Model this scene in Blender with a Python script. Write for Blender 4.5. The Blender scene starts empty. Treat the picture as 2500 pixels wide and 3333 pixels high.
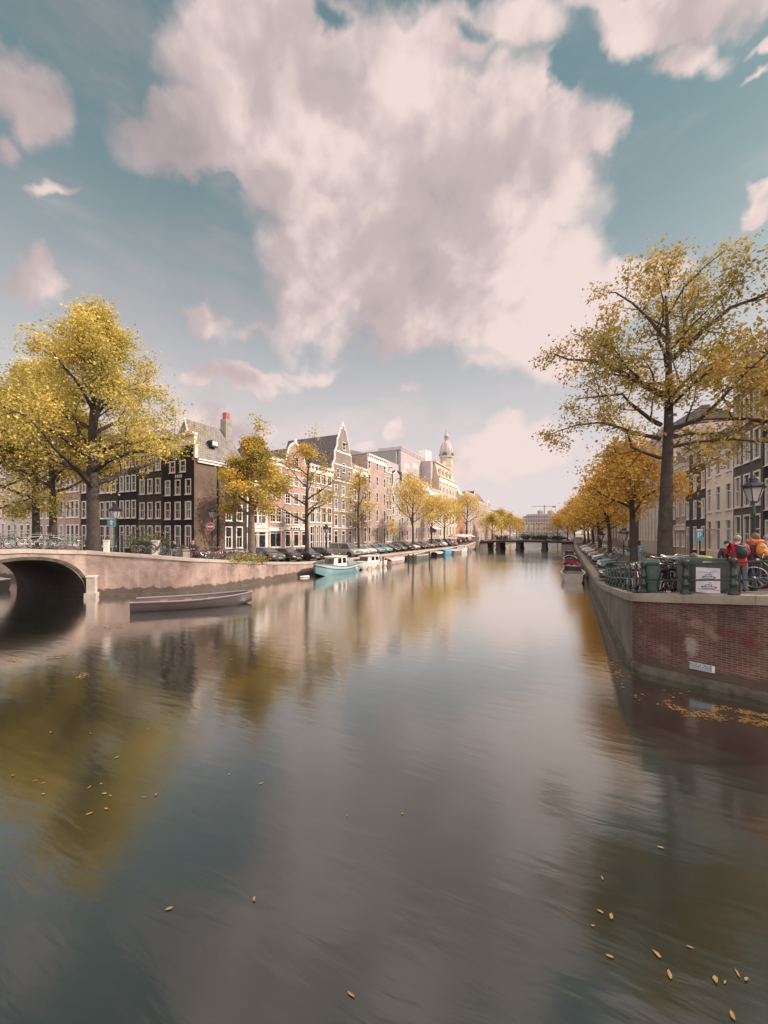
import bpy, math, random
import numpy as np
from mathutils import Vector, Matrix, Quaternion
random.seed(11)
SC = bpy.context.scene
COL = SC.collection
R = math.radians
PI = math.pi
# World frame: x runs across the canal (0 = right quay, -27 = left quay), y along it, z up, water at 0.
CAM = (-1.94, -14.97, 4.5)
HEAD = R(25.3)
CH, SH = math.cos(HEAD), math.sin(HEAD)


def ray(px):
    a = (px - 1250) / 1250
    return a * CH - SH, a * SH + CH


def on_x(px, x):
    dx, dy = ray(px)
    d = (x - CAM[0]) / dx
    return x, CAM[1] + d * dy, d


def on_y(px, y):
    dx, dy = ray(px)
    d = (y - CAM[1]) / dy
    return CAM[0] + d * dx, y, d


def at_d(px, d):
    dx, dy = ray(px)
    return CAM[0] + d * dx, CAM[1] + d * dy


def on_z(px, py, z=0.0):
    d = 1250 * (4.5 - z) / (py - 1736)
    x, y = at_d(px, d)
    return x, y, d


def zz(py, d):
    return 4.5 - (py - 1736) / 1250 * d


class MB:
    """collects faces, links them as ONE mesh object"""

    def __init__(s):
        s.v = []
        s.f = []
        s.m = []

    def poly(s, pts, m=0):
        b = len(s.v)
        s.v.extend([tuple(p) for p in pts])
        s.f.append(list(range(b, b + len(pts))))
        s.m.append(m)

    def box(s, x0, y0, z0, x1, y1, z1, m=0, skip=''):
        b = len(s.v)
        s.v.extend([(x0, y0, z0), (x1, y0, z0), (x1, y1, z0), (x0, y1, z0),
                    (x0, y0, z1), (x1, y0, z1), (x1, y1, z1), (x0, y1, z1)])
        F = {'b': (0, 3, 2, 1), 't': (4, 5, 6, 7), 's': (0, 1, 5, 4), 'e': (1, 2, 6, 5), 'n': (2, 3, 7, 6), 'w': (3, 0, 4, 7)}
        for k, q in F.items():
            if k not in skip:
                s.f.append([b + i for i in q])
                s.m.append(m)

    def obox(s, c, size, rz=0.0, m=0, rx=0.0, ry=0.0):
        M = Matrix.Translation(c) @ Matrix.Rotation(rz, 4, 'Z') @ Matrix.Rotation(ry, 4, 'Y') @ Matrix.Rotation(rx, 4, 'X')
        b = len(s.v)
        hx, hy, hz = [k / 2 for k in size]
        for z in (-hz, hz):
            for x, y in ((-hx, -hy), (hx, -hy), (hx, hy), (-hx, hy)):
                s.v.append(tuple(M @ Vector((x, y, z))))
        for q in ((0, 3, 2, 1), (4, 5, 6, 7), (0, 1, 5, 4), (1, 2, 6, 5), (2, 3, 7, 6), (3, 0, 4, 7)):
            s.f.append([b + i for i in q])
            s.m.append(m)

    def tube(s, pts, rad, n=6, m=0, cap=True):
        pts = [Vector(p) for p in pts]
        if not hasattr(rad, '__len__'):
            rad = [rad] * len(pts)
        b = len(s.v)
        K = len(pts)
        up = Vector((0.13, 0.31, 0.94))
        for i, p in enumerate(pts):
            t = (pts[min(i + 1, K - 1)] - pts[max(i - 1, 0)])
            if t.length < 1e-9:
                t = Vector((0, 0, 1))
            t.normalize()
            if abs(t.dot(up)) > 0.95:
                up = Vector((0.9, 0.2, 0.1))
            a = t.cross(up)
            a.normalize()
            c = t.cross(a)
            up = -c if False else up
            for k in range(n):
                w = 2 * PI * k / n
                q = p + (a * math.cos(w) + c * math.sin(w)) * rad[i]
                s.v.append((q.x, q.y, q.z))
        for i in range(K - 1):
            for k in range(n):
                k2 = (k + 1) % n
                s.f.append([b + i * n + k, b + i * n + k2, b + (i + 1) * n + k2, b + (i + 1) * n + k])
                s.m.append(m)
        if cap:
            s.f.append([b + k for k in range(n - 1, -1, -1)])
            s.m.append(m)
            s.f.append([b + (K - 1) * n + k for k in range(n)])
            s.m.append(m)

    def lathe(s, prof, n=10, c=(0, 0, 0), m=0, rot=0.0):
        b = len(s.v)
        for r, z in prof:
            for k in range(n):
                w = 2 * PI * k / n + rot
                s.v.append((c[0] + r * math.cos(w), c[1] + r * math.sin(w), c[2] + z))
        for i in range(len(prof) - 1):
            for k in range(n):
                k2 = (k + 1) % n
                s.f.append([b + i * n + k, b + i * n + k2, b + (i + 1) * n + k2, b + (i + 1) * n + k])
                s.m.append(m)
        s.f.append([b + k for k in range(n - 1, -1, -1)])
        s.m.append(m)
        e = b + (len(prof) - 1) * n
        s.f.append([e + k for k in range(n)])
        s.m.append(m)

    def prism_y(s, poly, y0, y1, m=0):
        """poly: (x, z) counter-clockwise seen from -y"""
        n = len(poly)
        b = len(s.v)
        for y in (y0, y1):
            s.v.extend([(p[0], y, p[1]) for p in poly])
        s.f.append([b + i for i in range(n)])
        s.f.append([b + n + i for i in range(n - 1, -1, -1)])
        s.m += [m, m]
        for i in range(n):
            j = (i + 1) % n
            s.f.append([b + i, b + n + i, b + n + j, b + j])
            s.m.append(m)

    def ell(s, c, r, nu=10, nv=6, m=0, M=None):
        b = len(s.v)
        for j in range(nv + 1):
            t = PI * j / nv
            for i in range(nu):
                w = 2 * PI * i / nu
                q = Vector((r[0] * math.sin(t) * math.cos(w), r[1] * math.sin(t) * math.sin(w), -r[2] * math.cos(t)))
                if M is not None:
                    q = M @ q
                s.v.append((c[0] + q.x, c[1] + q.y, c[2] + q.z))
        for j in range(nv):
            for i in range(nu):
                k = (i + 1) % nu
                s.f.append([b + j * nu + i, b + j * nu + k, b + (j + 1) * nu + k, b + (j + 1) * nu + i])
                s.m.append(m)

    def loft(s, rings, m=0, cap=True, closed=True):
        """rings: lists of equal-length point lists"""
        b = len(s.v)
        n = len(rings[0])
        for r in rings:
            s.v.extend([tuple(p) for p in r])
        for i in range(len(rings) - 1):
            for k in range(n if closed else n - 1):
                k2 = (k + 1) % n
                s.f.append([b + i * n + k, b + i * n + k2, b + (i + 1) * n + k2, b + (i + 1) * n + k])
                s.m.append(m)
        if cap:
            s.f.append([b + k for k in range(n - 1, -1, -1)])
            e = b + (len(rings) - 1) * n
            s.f.append([e + k for k in range(n)])
            s.m += [m, m]

    def mesh(s, name, mats, smooth=False):
        me = bpy.data.meshes.new(name)
        me.from_pydata(s.v, [], s.f)
        for mt in (mats if isinstance(mats, (list, tuple)) else [mats]):
            me.materials.append(mt)
        if any(s.m):
            me.polygons.foreach_set('material_index', s.m)
        if smooth:
            me.polygons.foreach_set('use_smooth', [True] * len(s.f))
        me.update()
        wall_uv(me)
        if smooth:
            try:
                me.set_sharp_from_angle(angle=R(42))
            except Exception:
                pass
        return me

    def build(s, name, mats, parent=None, smooth=False, loc=None, rz=0.0):
        return link(name, s.mesh(name, mats, smooth), parent, loc, rz)


def wall_uv(me):
    """metres along the wall, metres up"""
    if not me.polygons:
        return
    n = len(me.polygons)
    nl = len(me.loops)
    co = np.empty(len(me.vertices) * 3)
    me.vertices.foreach_get('co', co)
    co = co.reshape(-1, 3)
    li = np.empty(nl, dtype=np.int32)
    me.loops.foreach_get('vertex_index', li)
    no = np.empty(n * 3)
    me.polygons.foreach_get('normal', no)
    no = no.reshape(-1, 3)
    tot = np.empty(n, dtype=np.int32)
    me.polygons.foreach_get('loop_total', tot)
    nn = np.repeat(no, tot, axis=0)
    p = co[li]
    h = np.sqrt(nn[:, 0] ** 2 + nn[:, 1] ** 2) + 1e-9
    u = (p[:, 1] * nn[:, 0] - p[:, 0] * nn[:, 1]) / h
    flat = np.abs(nn[:, 2]) > 0.8
    uu = np.where(flat, p[:, 0], u)
    # sloped faces measure up the slope
    v = np.where(flat, p[:, 1], p[:, 2] / np.maximum(h, 0.25))
    lay = me.uv_layers.new(name='UVMap')
    lay.data.foreach_set('uv', np.stack([uu, v], 1).ravel())


def link(name, me, parent=None, loc=None, rz=0.0):
    o = bpy.data.objects.new(name, me)
    COL.objects.link(o)
    if parent:
        o.parent = parent
    if loc is not None:
        o.location = loc
    if rz:
        o.rotation_euler = (0, 0, rz)
    return o


def tag(o, label, cat, group=None, kind=None):
    o['label'] = label
    o['category'] = cat
    if group:
        o['group'] = group
    if kind:
        o['kind'] = kind
    return o


def thing(name, label, cat, loc=(0, 0, 0), rz=0.0, group=None):
    o = bpy.data.objects.new(name, None)
    o.empty_display_size = 0.3
    COL.objects.link(o)
    o.location = loc
    o.rotation_euler = (0, 0, rz)
    return tag(o, label, cat, group)


def structure(o):
    o['kind'] = 'structure'
    return o


def copy_tree(o, parent=None):
    c = o.copy()
    COL.objects.link(c)
    c.parent = parent
    for ch in list(o.children):
        copy_tree(ch, c)
    return c


def repaint(root, part_names, mt):
    """own paint for a copy whose meshes are shared"""
    for ch in root.children:
        if ch.name.split('.')[0] in part_names:
            ch.material_slots[0].link = 'OBJECT'
            ch.material_slots[0].material = mt


def text_mesh(txt, size, mt, name='lettering', depth=0.004, parent=None, M=None):
    cu = bpy.data.curves.new(name, 'FONT')
    cu.body = txt
    cu.size = size
    cu.extrude = depth
    cu.align_x = 'CENTER'
    cu.align_y = 'CENTER'
    cu.resolution_u = 3
    to = bpy.data.objects.new('tmp_text', cu)
    COL.objects.link(to)
    dg = bpy.context.evaluated_depsgraph_get()
    me = bpy.data.meshes.new_from_object(to.evaluated_get(dg))
    bpy.data.objects.remove(to)
    bpy.data.curves.remove(cu)
    # stand the text up: its face looks to -y
    me.transform(Matrix.Rotation(PI / 2, 4, 'X'))
    if M is not None:
        me.transform(M)
    me.materials.clear()
    me.materials.append(mt)
    return link(name, me, parent)
# ---------------------------------------------------------------- materials
MATS = {}


def nodes_of(name):
    m = bpy.data.materials.new(name)
    m.use_nodes = True
    nt = m.node_tree
    b = nt.nodes['Principled BSDF']
    return m, nt, nt.nodes, nt.links, b


def N(nt, t, **kw):
    n = nt.nodes.new(t)
    for k, v in kw.items():
        if k.startswith('i_'):
            key = k[2:]
            n.inputs[int(key) if key.isdigit() else key.replace('_', ' ')].default_value = v
        else:
            setattr(n, k, v)
    return n


def c4(c):
    return (c[0], c[1], c[2], 1)


def mulc(c, k):
    return tuple(max(0, min(1, x * k)) for x in c)


def mixc(nt, fac, a, b, blend='MIX'):
    n = nt.nodes.new('ShaderNodeMix')
    n.data_type = 'RGBA'
    n.blend_type = blend
    for sock, val in ((n.inputs[0], fac), (n.inputs[6], a), (n.inputs[7], b)):
        if isinstance(val, (tuple, list)):
            sock.default_value = c4(val)
        elif isinstance(val, (int, float)):
            sock.default_value = val
        else:
            nt.links.new(val, sock)
    return n.outputs[2]


def ramp(nt, src, stops, interp='LINEAR'):
    n = nt.nodes.new('ShaderNodeValToRGB')
    n.color_ramp.interpolation = interp
    el = n.color_ramp.elements
    while len(el) < len(stops):
        el.new(0.5)
    for e, (p, c) in zip(el, stops):
        e.position = p
        e.color = c4(c) if len(c) == 3 else c
    nt.links.new(src, n.inputs[0])
    return n.outputs[0]


def plain(name, col, rough=0.6, var=0.18, scale=2.0, metal=0.0, spec=0.5, coat=0.0, bump=0.0, coord='Object'):
    """paint, metal, stone: a colour with wear that varies over the surface"""
    if name in MATS:
        return MATS[name]
    m, nt, ns, L, b = nodes_of(name)
    tc = N(nt, 'ShaderNodeTexCoord')
    no = N(nt, 'ShaderNodeTexNoise', i_Scale=scale, i_Detail=5.0, i_Roughness=0.65)
    L.new(tc.outputs[coord], no.inputs['Vector'])
    f = ramp(nt, no.outputs['Fac'], [(0.3, (0, 0, 0)), (0.7, (1, 1, 1))])
    L.new(mixc(nt, f, mulc(col, 1 - var), mulc(col, 1 + var)), b.inputs['Base Color'])
    b.inputs['Roughness'].default_value = rough
    b.inputs['Metallic'].default_value = metal
    b.inputs['Specular IOR Level'].default_value = spec
    b.inputs['Coat Weight'].default_value = coat
    if bump:
        bp = N(nt, 'ShaderNodeBump', i_Strength=bump, i_Distance=0.03)
        n2 = N(nt, 'ShaderNodeTexNoise', i_Scale=scale * 9, i_Detail=4.0)
        L.new(tc.outputs[coord], n2.inputs['Vector'])
        L.new(n2.outputs['Fac'], bp.inputs['Height'])
        L.new(bp.outputs['Normal'], b.inputs['Normal'])
    MATS[name] = m
    return m


def brick(name, c1, c2, mortar, bw=0.22, rh=0.068, grime=0.35, stains=None, bump=0.4, mscale=1.0):
    if name in MATS:
        return MATS[name]
    m, nt, ns, L, b = nodes_of(name)
    tc = N(nt, 'ShaderNodeTexCoord')
    br = N(nt, 'ShaderNodeTexBrick', i_Scale=1.0, i_Bias=0.0)
    br.inputs['Color1'].default_value = c4(c1)
    br.inputs['Color2'].default_value = c4(c2)
    br.inputs['Mortar'].default_value = c4(mortar)
    br.inputs['Mortar Size'].default_value = 0.007 * mscale
    br.inputs['Mortar Smooth'].default_value = 0.2
    br.inputs['Brick Width'].default_value = bw
    br.inputs['Row Height'].default_value = rh
    # hand-laid courses wander a little
    nw = N(nt, 'ShaderNodeTexNoise', i_Scale=0.9, i_Detail=2.0)
    L.new(tc.outputs['UV'], nw.inputs['Vector'])
    ad = N(nt, 'ShaderNodeVectorMath', operation='MULTIPLY_ADD')
    ad.inputs[1].default_value = (0.05, 0.05, 0)
    L.new(nw.outputs['Color'], ad.inputs[0])
    L.new(tc.outputs['UV'], ad.inputs[2])
    L.new(ad.outputs[0], br.inputs['Vector'])
    g = N(nt, 'ShaderNodeTexNoise', i_Scale=0.55, i_Detail=6.0, i_Roughness=0.65)
    L.new(tc.outputs['Object'], g.inputs['Vector'])
    gf = ramp(nt, g.outputs['Fac'], [(0.32, (1 - grime,) * 3), (0.68, (1 + grime * 0.45,) * 3)])
    col = mixc(nt, 1.0, br.outputs['Color'], gf, 'MULTIPLY')
    if stains:
        for sc, lo, hi, sx, colr, amt in stains:
            mp = N(nt, 'ShaderNodeMapping')
            mp.inputs['Scale'].default_value = sx
            L.new(tc.outputs['UV'], mp.inputs['Vector'])
            q = N(nt, 'ShaderNodeTexNoise', i_Scale=sc, i_Detail=5.0, i_Roughness=0.6)
            L.new(mp.outputs[0], q.inputs['Vector'])
            f = ramp(nt, q.outputs['Fac'], [(lo, (0, 0, 0)), (hi, (amt,) * 3)])
            col = mixc(nt, f, col, colr)
    if stains:
        # algae left by the water: ragged green-black band just over it
        sp = N(nt, 'ShaderNodeSeparateXYZ')
        L.new(tc.outputs['UV'], sp.inputs[0])
        tn = N(nt, 'ShaderNodeTexNoise', i_Scale=1.6, i_Detail=5.0)
        L.new(tc.outputs['UV'], tn.inputs['Vector'])
        ma = N(nt, 'ShaderNodeMath', operation='MULTIPLY_ADD')
        ma.inputs[1].default_value = -0.9
        L.new(tn.outputs['Fac'], ma.inputs[0])
        L.new(sp.outputs[1], ma.inputs[2])
        tf = ramp(nt, ma.outputs[0], [(0.0, (.8,) * 3), (0.1, (0, 0, 0))])
        col = mixc(nt, tf, col, (0.075, 0.06, 0.045))
    L.new(col, b.inputs['Base Color'])
    b.inputs['Roughness'].default_value = 0.85
    b.inputs['Specular IOR Level'].default_value = 0.25
    bp = N(nt, 'ShaderNodeBump', i_Strength=bump, i_Distance=0.012, invert=True)
    L.new(br.outputs['Fac'], bp.inputs['Height'])
    L.new(bp.outputs['Normal'], b.inputs['Normal'])
    MATS[name] = m
    return m


def tiles(name, col, rw=0.24, rh=0.3):
    if name in MATS:
        return MATS[name]
    m, nt, ns, L, b = nodes_of(name)
    tc = N(nt, 'ShaderNodeTexCoord')
    br = N(nt, 'ShaderNodeTexBrick', i_Scale=1.0)
    br.inputs['Color1'].default_value = c4(mulc(col, 0.8))
    br.inputs['Color2'].default_value = c4(mulc(col, 1.2))
    br.inputs['Mortar'].default_value = c4(mulc(col, 0.4))
    br.inputs['Mortar Size'].default_value = 0.025
    br.inputs['Brick Width'].default_value = rw
    br.inputs['Row Height'].default_value = rh
    L.new(tc.outputs['UV'], br.inputs['Vector'])
    g = N(nt, 'ShaderNodeTexNoise', i_Scale=0.8, i_Detail=5.0)
    L.new(tc.outputs['Object'], g.inputs['Vector'])
    gf = ramp(nt, g.outputs['Fac'], [(0.3, (0.75,) * 3), (0.7, (1.2,) * 3)])
    L.new(mixc(nt, 1.0, br.outputs['Color'], gf, 'MULTIPLY'), b.inputs['Base Color'])
    b.inputs['Roughness'].default_value = 0.65
    bp = N(nt, 'ShaderNodeBump', i_Strength=0.6, i_Distance=0.03, invert=True)
    L.new(br.outputs['Fac'], bp.inputs['Height'])
    L.new(bp.outputs['Normal'], b.inputs['Normal'])
    MATS[name] = m
    return m


def glass(name, col=(0.03, 0.034, 0.04), rough=0.06, var=0.5):
    """window pane: dark room behind, some with pale blinds, the sky mirrored in it"""
    if name in MATS:
        return MATS[name]
    m, nt, ns, L, b = nodes_of(name)
    tc = N(nt, 'ShaderNodeTexCoord')
    oi = N(nt, 'ShaderNodeObjectInfo')
    no = N(nt, 'ShaderNodeTexNoise', i_Scale=1.3, i_Detail=3.0)
    ad = N(nt, 'ShaderNodeVectorMath', operation='ADD')
    L.new(tc.outputs['Object'], ad.inputs[0])
    L.new(oi.outputs['Random'], ad.inputs[1])
    L.new(ad.outputs[0], no.inputs['Vector'])
    blind = ramp(nt, oi.outputs['Random'], [(0.0, mulc(col, 0.8)), (0.72, col), (0.78, mulc(col, 4)), (1.0, mulc(col, 8))])
    f = ramp(nt, no.outputs['Fac'], [(0.3, (1 - var,) * 3), (0.7, (1 + var,) * 3)])
    L.new(mixc(nt, 1.0, blind, f, 'MULTIPLY'), b.inputs['Base Color'])
    b.inputs['Roughness'].default_value = rough
    bp = N(nt, 'ShaderNodeBump', i_Strength=0.08, i_Distance=0.05)
    L.new(no.outputs['Fac'], bp.inputs['Height'])
    L.new(bp.outputs['Normal'], b.inputs['Normal'])
    MATS[name] = m
    return m


def leafmat(name, cols, clump=0.5, trans=0.34):
    """each leaf its own tint; whole sprigs lean greener or more orange"""
    if name in MATS:
        return MATS[name]
    m, nt, ns, L, b = nodes_of(name)
    ge = N(nt, 'ShaderNodeNewGeometry')
    tc = N(nt, 'ShaderNodeTexCoord')
    no = N(nt, 'ShaderNodeTexNoise', i_Scale=clump, i_Detail=2.0)
    L.new(tc.outputs['Object'], no.inputs['Vector'])
    nr = N(nt, 'ShaderNodeMapRange')
    nr.inputs[1].default_value = 0.3
    nr.inputs[2].default_value = 0.7
    L.new(no.outputs['Fac'], nr.inputs[0])
    a = N(nt, 'ShaderNodeMath', operation='MULTIPLY')
    a.inputs[1].default_value = 0.42
    L.new(ge.outputs['Random Per Island'], a.inputs[0])
    s = N(nt, 'ShaderNodeMath', operation='MULTIPLY_ADD')
    s.inputs[1].default_value = 0.62
    L.new(nr.outputs[0], s.inputs[0])
    L.new(a.outputs[0], s.inputs[2])
    cols = [tuple(min(.85, q * 1.6 + w) for q, w in zip(c, (.03, .03, .03))) for c in cols]
    k = len(cols)
    col = ramp(nt, s.outputs[0], [(i / (k - 1), c) for i, c in enumerate(cols)])
    L.new(col, b.inputs['Base Color'])
    b.inputs['Roughness'].default_value = 0.6
    b.inputs['Specular IOR Level'].default_value = 0.2
    tr = N(nt, 'ShaderNodeBsdfTranslucent')
    L.new(col, tr.inputs['Color'])
    mx = N(nt, 'ShaderNodeMixShader')
    mx.inputs[0].default_value = trans
    L.new(b.outputs[0], mx.inputs[1])
    L.new(tr.outputs[0], mx.inputs[2])
    L.new(mx.outputs[0], nt.nodes['Material Output'].inputs['Surface'])
    MATS[name] = m
    return m


def paint(name, col, metal=0.0):
    return plain('paint ' + name, col, rough=0.28, var=0.05, scale=0.7, metal=metal, coat=0.7)


WHITE = plain('white paint', (0.74, 0.69, 0.64), 0.5, 0.08, 1.5)
CREAM = plain('cream paint', (0.74, 0.66, 0.57), 0.55, 0.1, 1.2)
STONE = plain('pale stone', (0.47, 0.41, 0.36), 0.75, 0.2, 1.4, bump=0.2)
GREYST = plain('grey stone', (0.27, 0.24, 0.22), 0.8, 0.25, 1.8, bump=0.3)
DARKST = plain('dark stone', (0.12, 0.11, 0.1), 0.8, 0.25, 1.6)
BLACKP = plain('black paint', (0.022, 0.019, 0.024), 0.35, 0.2, 3)
GREENP = plain('canal green paint', (0.014, 0.03, 0.026), 0.3, 0.25, 4)
BOXGREEN = plain('box green paint', (0.03, 0.075, 0.058), 0.45, 0.25, 3)
GLASS = glass('window glass')
GLASSD = glass('dark window glass', (0.016, 0.016, 0.02))
CARGLASS = plain('car glass', (0.1, 0.105, 0.11), 0.08, 0.2, 1.0, spec=0.8)
RUBBER = plain('rubber', (0.018, 0.017, 0.018), 0.75, 0.2, 6)
STEEL = plain('steel', (0.5, 0.5, 0.5), 0.3, 0.1, 6, metal=1.0)
ALU = plain('alloy', (0.42, 0.42, 0.43), 0.35, 0.1, 6, metal=0.8)
BARK = plain('bark', (0.055, 0.043, 0.036), 0.9, 0.45, 3.0, bump=0.8)
BARKL = plain('pale bark', (0.16, 0.125, 0.1), 0.9, 0.3, 3.0, bump=0.6)
SLATE = tiles('slate roof', (0.125, 0.115, 0.12))
SLATEG = tiles('grey roof tiles', (0.22, 0.205, 0.19))
REDTILE = tiles('red roof tiles', (0.24, 0.09, 0.06))
LEAD = plain('zinc roof', (0.4, 0.35, 0.365), 0.5, 0.1, 0.8)
COPPER = plain('green copper', (0.17, 0.33, 0.26), 0.6, 0.2, 1.0)
SKIN = plain('skin', (0.5, 0.3, 0.22), 0.5, 0.1, 8)
LAMPGL = plain('lantern glass', (0.42, 0.4, 0.38), 0.15, 0.1, 5, spec=0.8)
WOOD = plain('weathered wood', (0.2, 0.14, 0.09), 0.7, 0.3, 5)

B_RED = brick('red brick', (0.38, 0.245, 0.2), (0.44, 0.29, 0.24), (0.42, 0.33, 0.285), grime=0.25, bump=0.2)
B_PURP = brick('mauve brick', (0.37, 0.275, 0.245), (0.43, 0.32, 0.285), (0.43, 0.35, 0.31), grime=0.25, bump=0.2)
B_BROWN = brick('brown brick', (0.23, 0.16, 0.125), (0.28, 0.2, 0.155), (0.2, 0.16, 0.13), grime=0.3, bump=0.2)
B_DARK = brick('tarred black brick', (0.026, 0.018, 0.024), (0.034, 0.024, 0.03), (0.03, 0.024, 0.028), grime=0.25, bump=0.3)
B_CHAR = brick('charcoal brick', (0.06, 0.052, 0.046), (0.078, 0.066, 0.058), (0.08, 0.07, 0.06), grime=0.3, bump=0.2)
B_GREEN = brick('green black brick', (0.045, 0.045, 0.036), (0.055, 0.053, 0.043), (0.05, 0.05, 0.042), grime=0.25, bump=0.2)
B_TAUPE = brick('taupe brick', (0.36, 0.29, 0.25), (0.42, 0.34, 0.29), (0.42, 0.35, 0.31), grime=0.25, bump=0.2)
B_GREY = brick('grey brick', (0.105, 0.098, 0.093), (0.135, 0.125, 0.118), (0.13, 0.12, 0.11), grime=0.25, bump=0.2)
B_SIDE = brick('brown side brick', (0.125, 0.088, 0.066), (0.165, 0.115, 0.085), (0.17, 0.135, 0.11), grime=0.35, bump=0.2)
B_YEL = brick('buff brick', (0.52, 0.43, 0.33), (0.58, 0.48, 0.37), (0.45, 0.36, 0.28), grime=0.2, bump=0.2)
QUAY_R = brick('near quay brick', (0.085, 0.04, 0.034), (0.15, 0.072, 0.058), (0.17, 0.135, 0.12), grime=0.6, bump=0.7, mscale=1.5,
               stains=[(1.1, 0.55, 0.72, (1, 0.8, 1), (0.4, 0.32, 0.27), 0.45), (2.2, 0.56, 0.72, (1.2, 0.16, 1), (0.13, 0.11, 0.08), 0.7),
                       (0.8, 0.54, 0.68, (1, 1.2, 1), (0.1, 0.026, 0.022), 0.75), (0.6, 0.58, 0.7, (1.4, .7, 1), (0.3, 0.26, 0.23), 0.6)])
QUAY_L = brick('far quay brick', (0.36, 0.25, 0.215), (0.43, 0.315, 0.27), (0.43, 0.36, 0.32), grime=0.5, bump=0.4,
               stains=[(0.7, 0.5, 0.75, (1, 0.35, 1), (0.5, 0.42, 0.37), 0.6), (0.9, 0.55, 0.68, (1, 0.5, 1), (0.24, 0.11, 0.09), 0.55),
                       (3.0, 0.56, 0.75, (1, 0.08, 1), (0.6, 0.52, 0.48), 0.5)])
QUAY_C = plain('quay concrete', (0.15, 0.13, 0.112), 0.85, 0.4, 0.9, bump=0.4)
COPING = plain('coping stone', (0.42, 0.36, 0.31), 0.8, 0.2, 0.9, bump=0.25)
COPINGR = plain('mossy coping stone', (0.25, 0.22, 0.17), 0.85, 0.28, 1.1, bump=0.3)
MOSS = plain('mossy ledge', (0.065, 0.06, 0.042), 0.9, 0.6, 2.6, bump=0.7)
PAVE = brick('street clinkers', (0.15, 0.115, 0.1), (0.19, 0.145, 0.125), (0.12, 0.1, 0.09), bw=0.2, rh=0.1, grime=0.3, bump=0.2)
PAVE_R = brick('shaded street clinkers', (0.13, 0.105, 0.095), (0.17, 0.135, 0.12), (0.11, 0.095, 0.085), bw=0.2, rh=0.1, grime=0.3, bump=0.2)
SOIL = plain('ground', (0.2, 0.17, 0.14), 0.9, 0.2, 0.3)

LEAF_R = leafmat('leaves old gold', [(0.11, 0.1, 0.03), (0.17, 0.145, 0.035), (0.26, 0.2, 0.045), (0.34, 0.22, 0.04), (0.4, 0.2, 0.03)], 0.35)
LEAF_O = leafmat('leaves orange', [(0.24, 0.17, 0.035), (0.38, 0.25, 0.045), (0.46, 0.27, 0.045), (0.48, 0.23, 0.035)], 0.4)
LEAF_L = leafmat('leaves olive yellow', [(0.17, 0.16, 0.045), (0.29, 0.25, 0.06), (0.41, 0.325, 0.08), (0.49, 0.36, 0.085)], 0.3)
LEAF_G = leafmat('leaves golden', [(0.075, 0.085, 0.025), (0.24, 0.2, 0.04), (0.4, 0.27, 0.045), (0.45, 0.26, 0.04)], 0.45)
LEAF_Y = leafmat('leaves pale yellow', [(0.33, 0.25, 0.07), (0.42, 0.31, 0.08), (0.46, 0.32, 0.08)], 0.5)
LEAF_D = leafmat('bush leaves', [(0.03, 0.04, 0.015), (0.06, 0.07, 0.025), (0.1, 0.1, 0.03)], 0.8)
LEAF_F = leafmat('floating leaves', [(0.07, 0.045, 0.01), (0.16, 0.085, 0.015), (0.2, 0.13, 0.05)], 3.0, 0.1)
# ---------------------------------------------------------------- camera, sun, sky
cam_d = bpy.data.cameras.new('camera')
cam_d.sensor_fit = 'HORIZONTAL'
cam_d.sensor_width = 36
cam_d.lens = 18
cam_d.shift_y = 0.0278
cam_d.clip_start = 0.1
cam_d.clip_end = 6000
cam = bpy.data.objects.new('camera', cam_d)
COL.objects.link(cam)
cam.location = CAM
cam.rotation_euler = (R(90), 0, HEAD)
SC.camera = cam

SUN_EL = R(31)
SUN_AZ = Vector((0.90, 0.44, 0)).normalized()
SUN_DIR = Vector((SUN_AZ.x * math.cos(SUN_EL), SUN_AZ.y * math.cos(SUN_EL), math.sin(SUN_EL)))
sl = bpy.data.lights.new('sun', 'SUN')
sl.energy = 4.2
sl.angle = R(0.6)
sl.color = (1.0, 0.83, 0.7)
so = bpy.data.objects.new('sun', sl)
COL.objects.link(so)
so.rotation_euler = (-SUN_DIR).to_track_quat('-Z', 'Y').to_euler()
so.location = (60, 40, 60)

SC.view_settings.view_transform = 'Standard'
SC.view_settings.look = 'None'
SC.view_settings.gamma = 1
SC.view_settings.exposure = 0.45
SC.render.film_transparent = False
SC.cycles.max_bounces = 6
SC.cycles.diffuse_bounces = 2
SC.cycles.glossy_bounces = 3
SC.cycles.transmission_bounces = 3
SC.cycles.transparent_max_bounces = 6
SC.cycles.sample_clamp_indirect = 6
SC.cycles.use_denoising = True
SC.cycles.caustics_reflective = False
SC.cycles.caustics_refractive = False

W = bpy.data.worlds.new('World')
SC.world = W
W.use_nodes = True
W.cycles.sampling_method = 'MANUAL'
W.cycles.sample_map_resolution = 512
wt = W.node_tree
wn, wl = wt.nodes, wt.links
bg = wn['Background']
tcw = N(wt, 'ShaderNodeTexCoord')
DIR = tcw.outputs['Generated']
sky = N(wt, 'ShaderNodeTexSky')
sky.sky_type = 'NISHITA'
sky.sun_disc = False
sky.sun_elevation = SUN_EL
sky.sun_rotation = math.atan2(SUN_AZ.x, SUN_AZ.y)
sky.air_density = 1.0
sky.dust_density = 1.2
sky.ozone_density = 1.0


def wmath(op, a, b=None, c=None, clamp=False):
    n = N(wt, 'ShaderNodeMath', operation=op)
    n.use_clamp = clamp
    for i, v in enumerate((a, b, c)):
        if v is None:
            continue
        if isinstance(v, (int, float)):
            n.inputs[i].default_value = v
        else:
            wl.new(v, n.inputs[i])
    return n.outputs[0]


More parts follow.
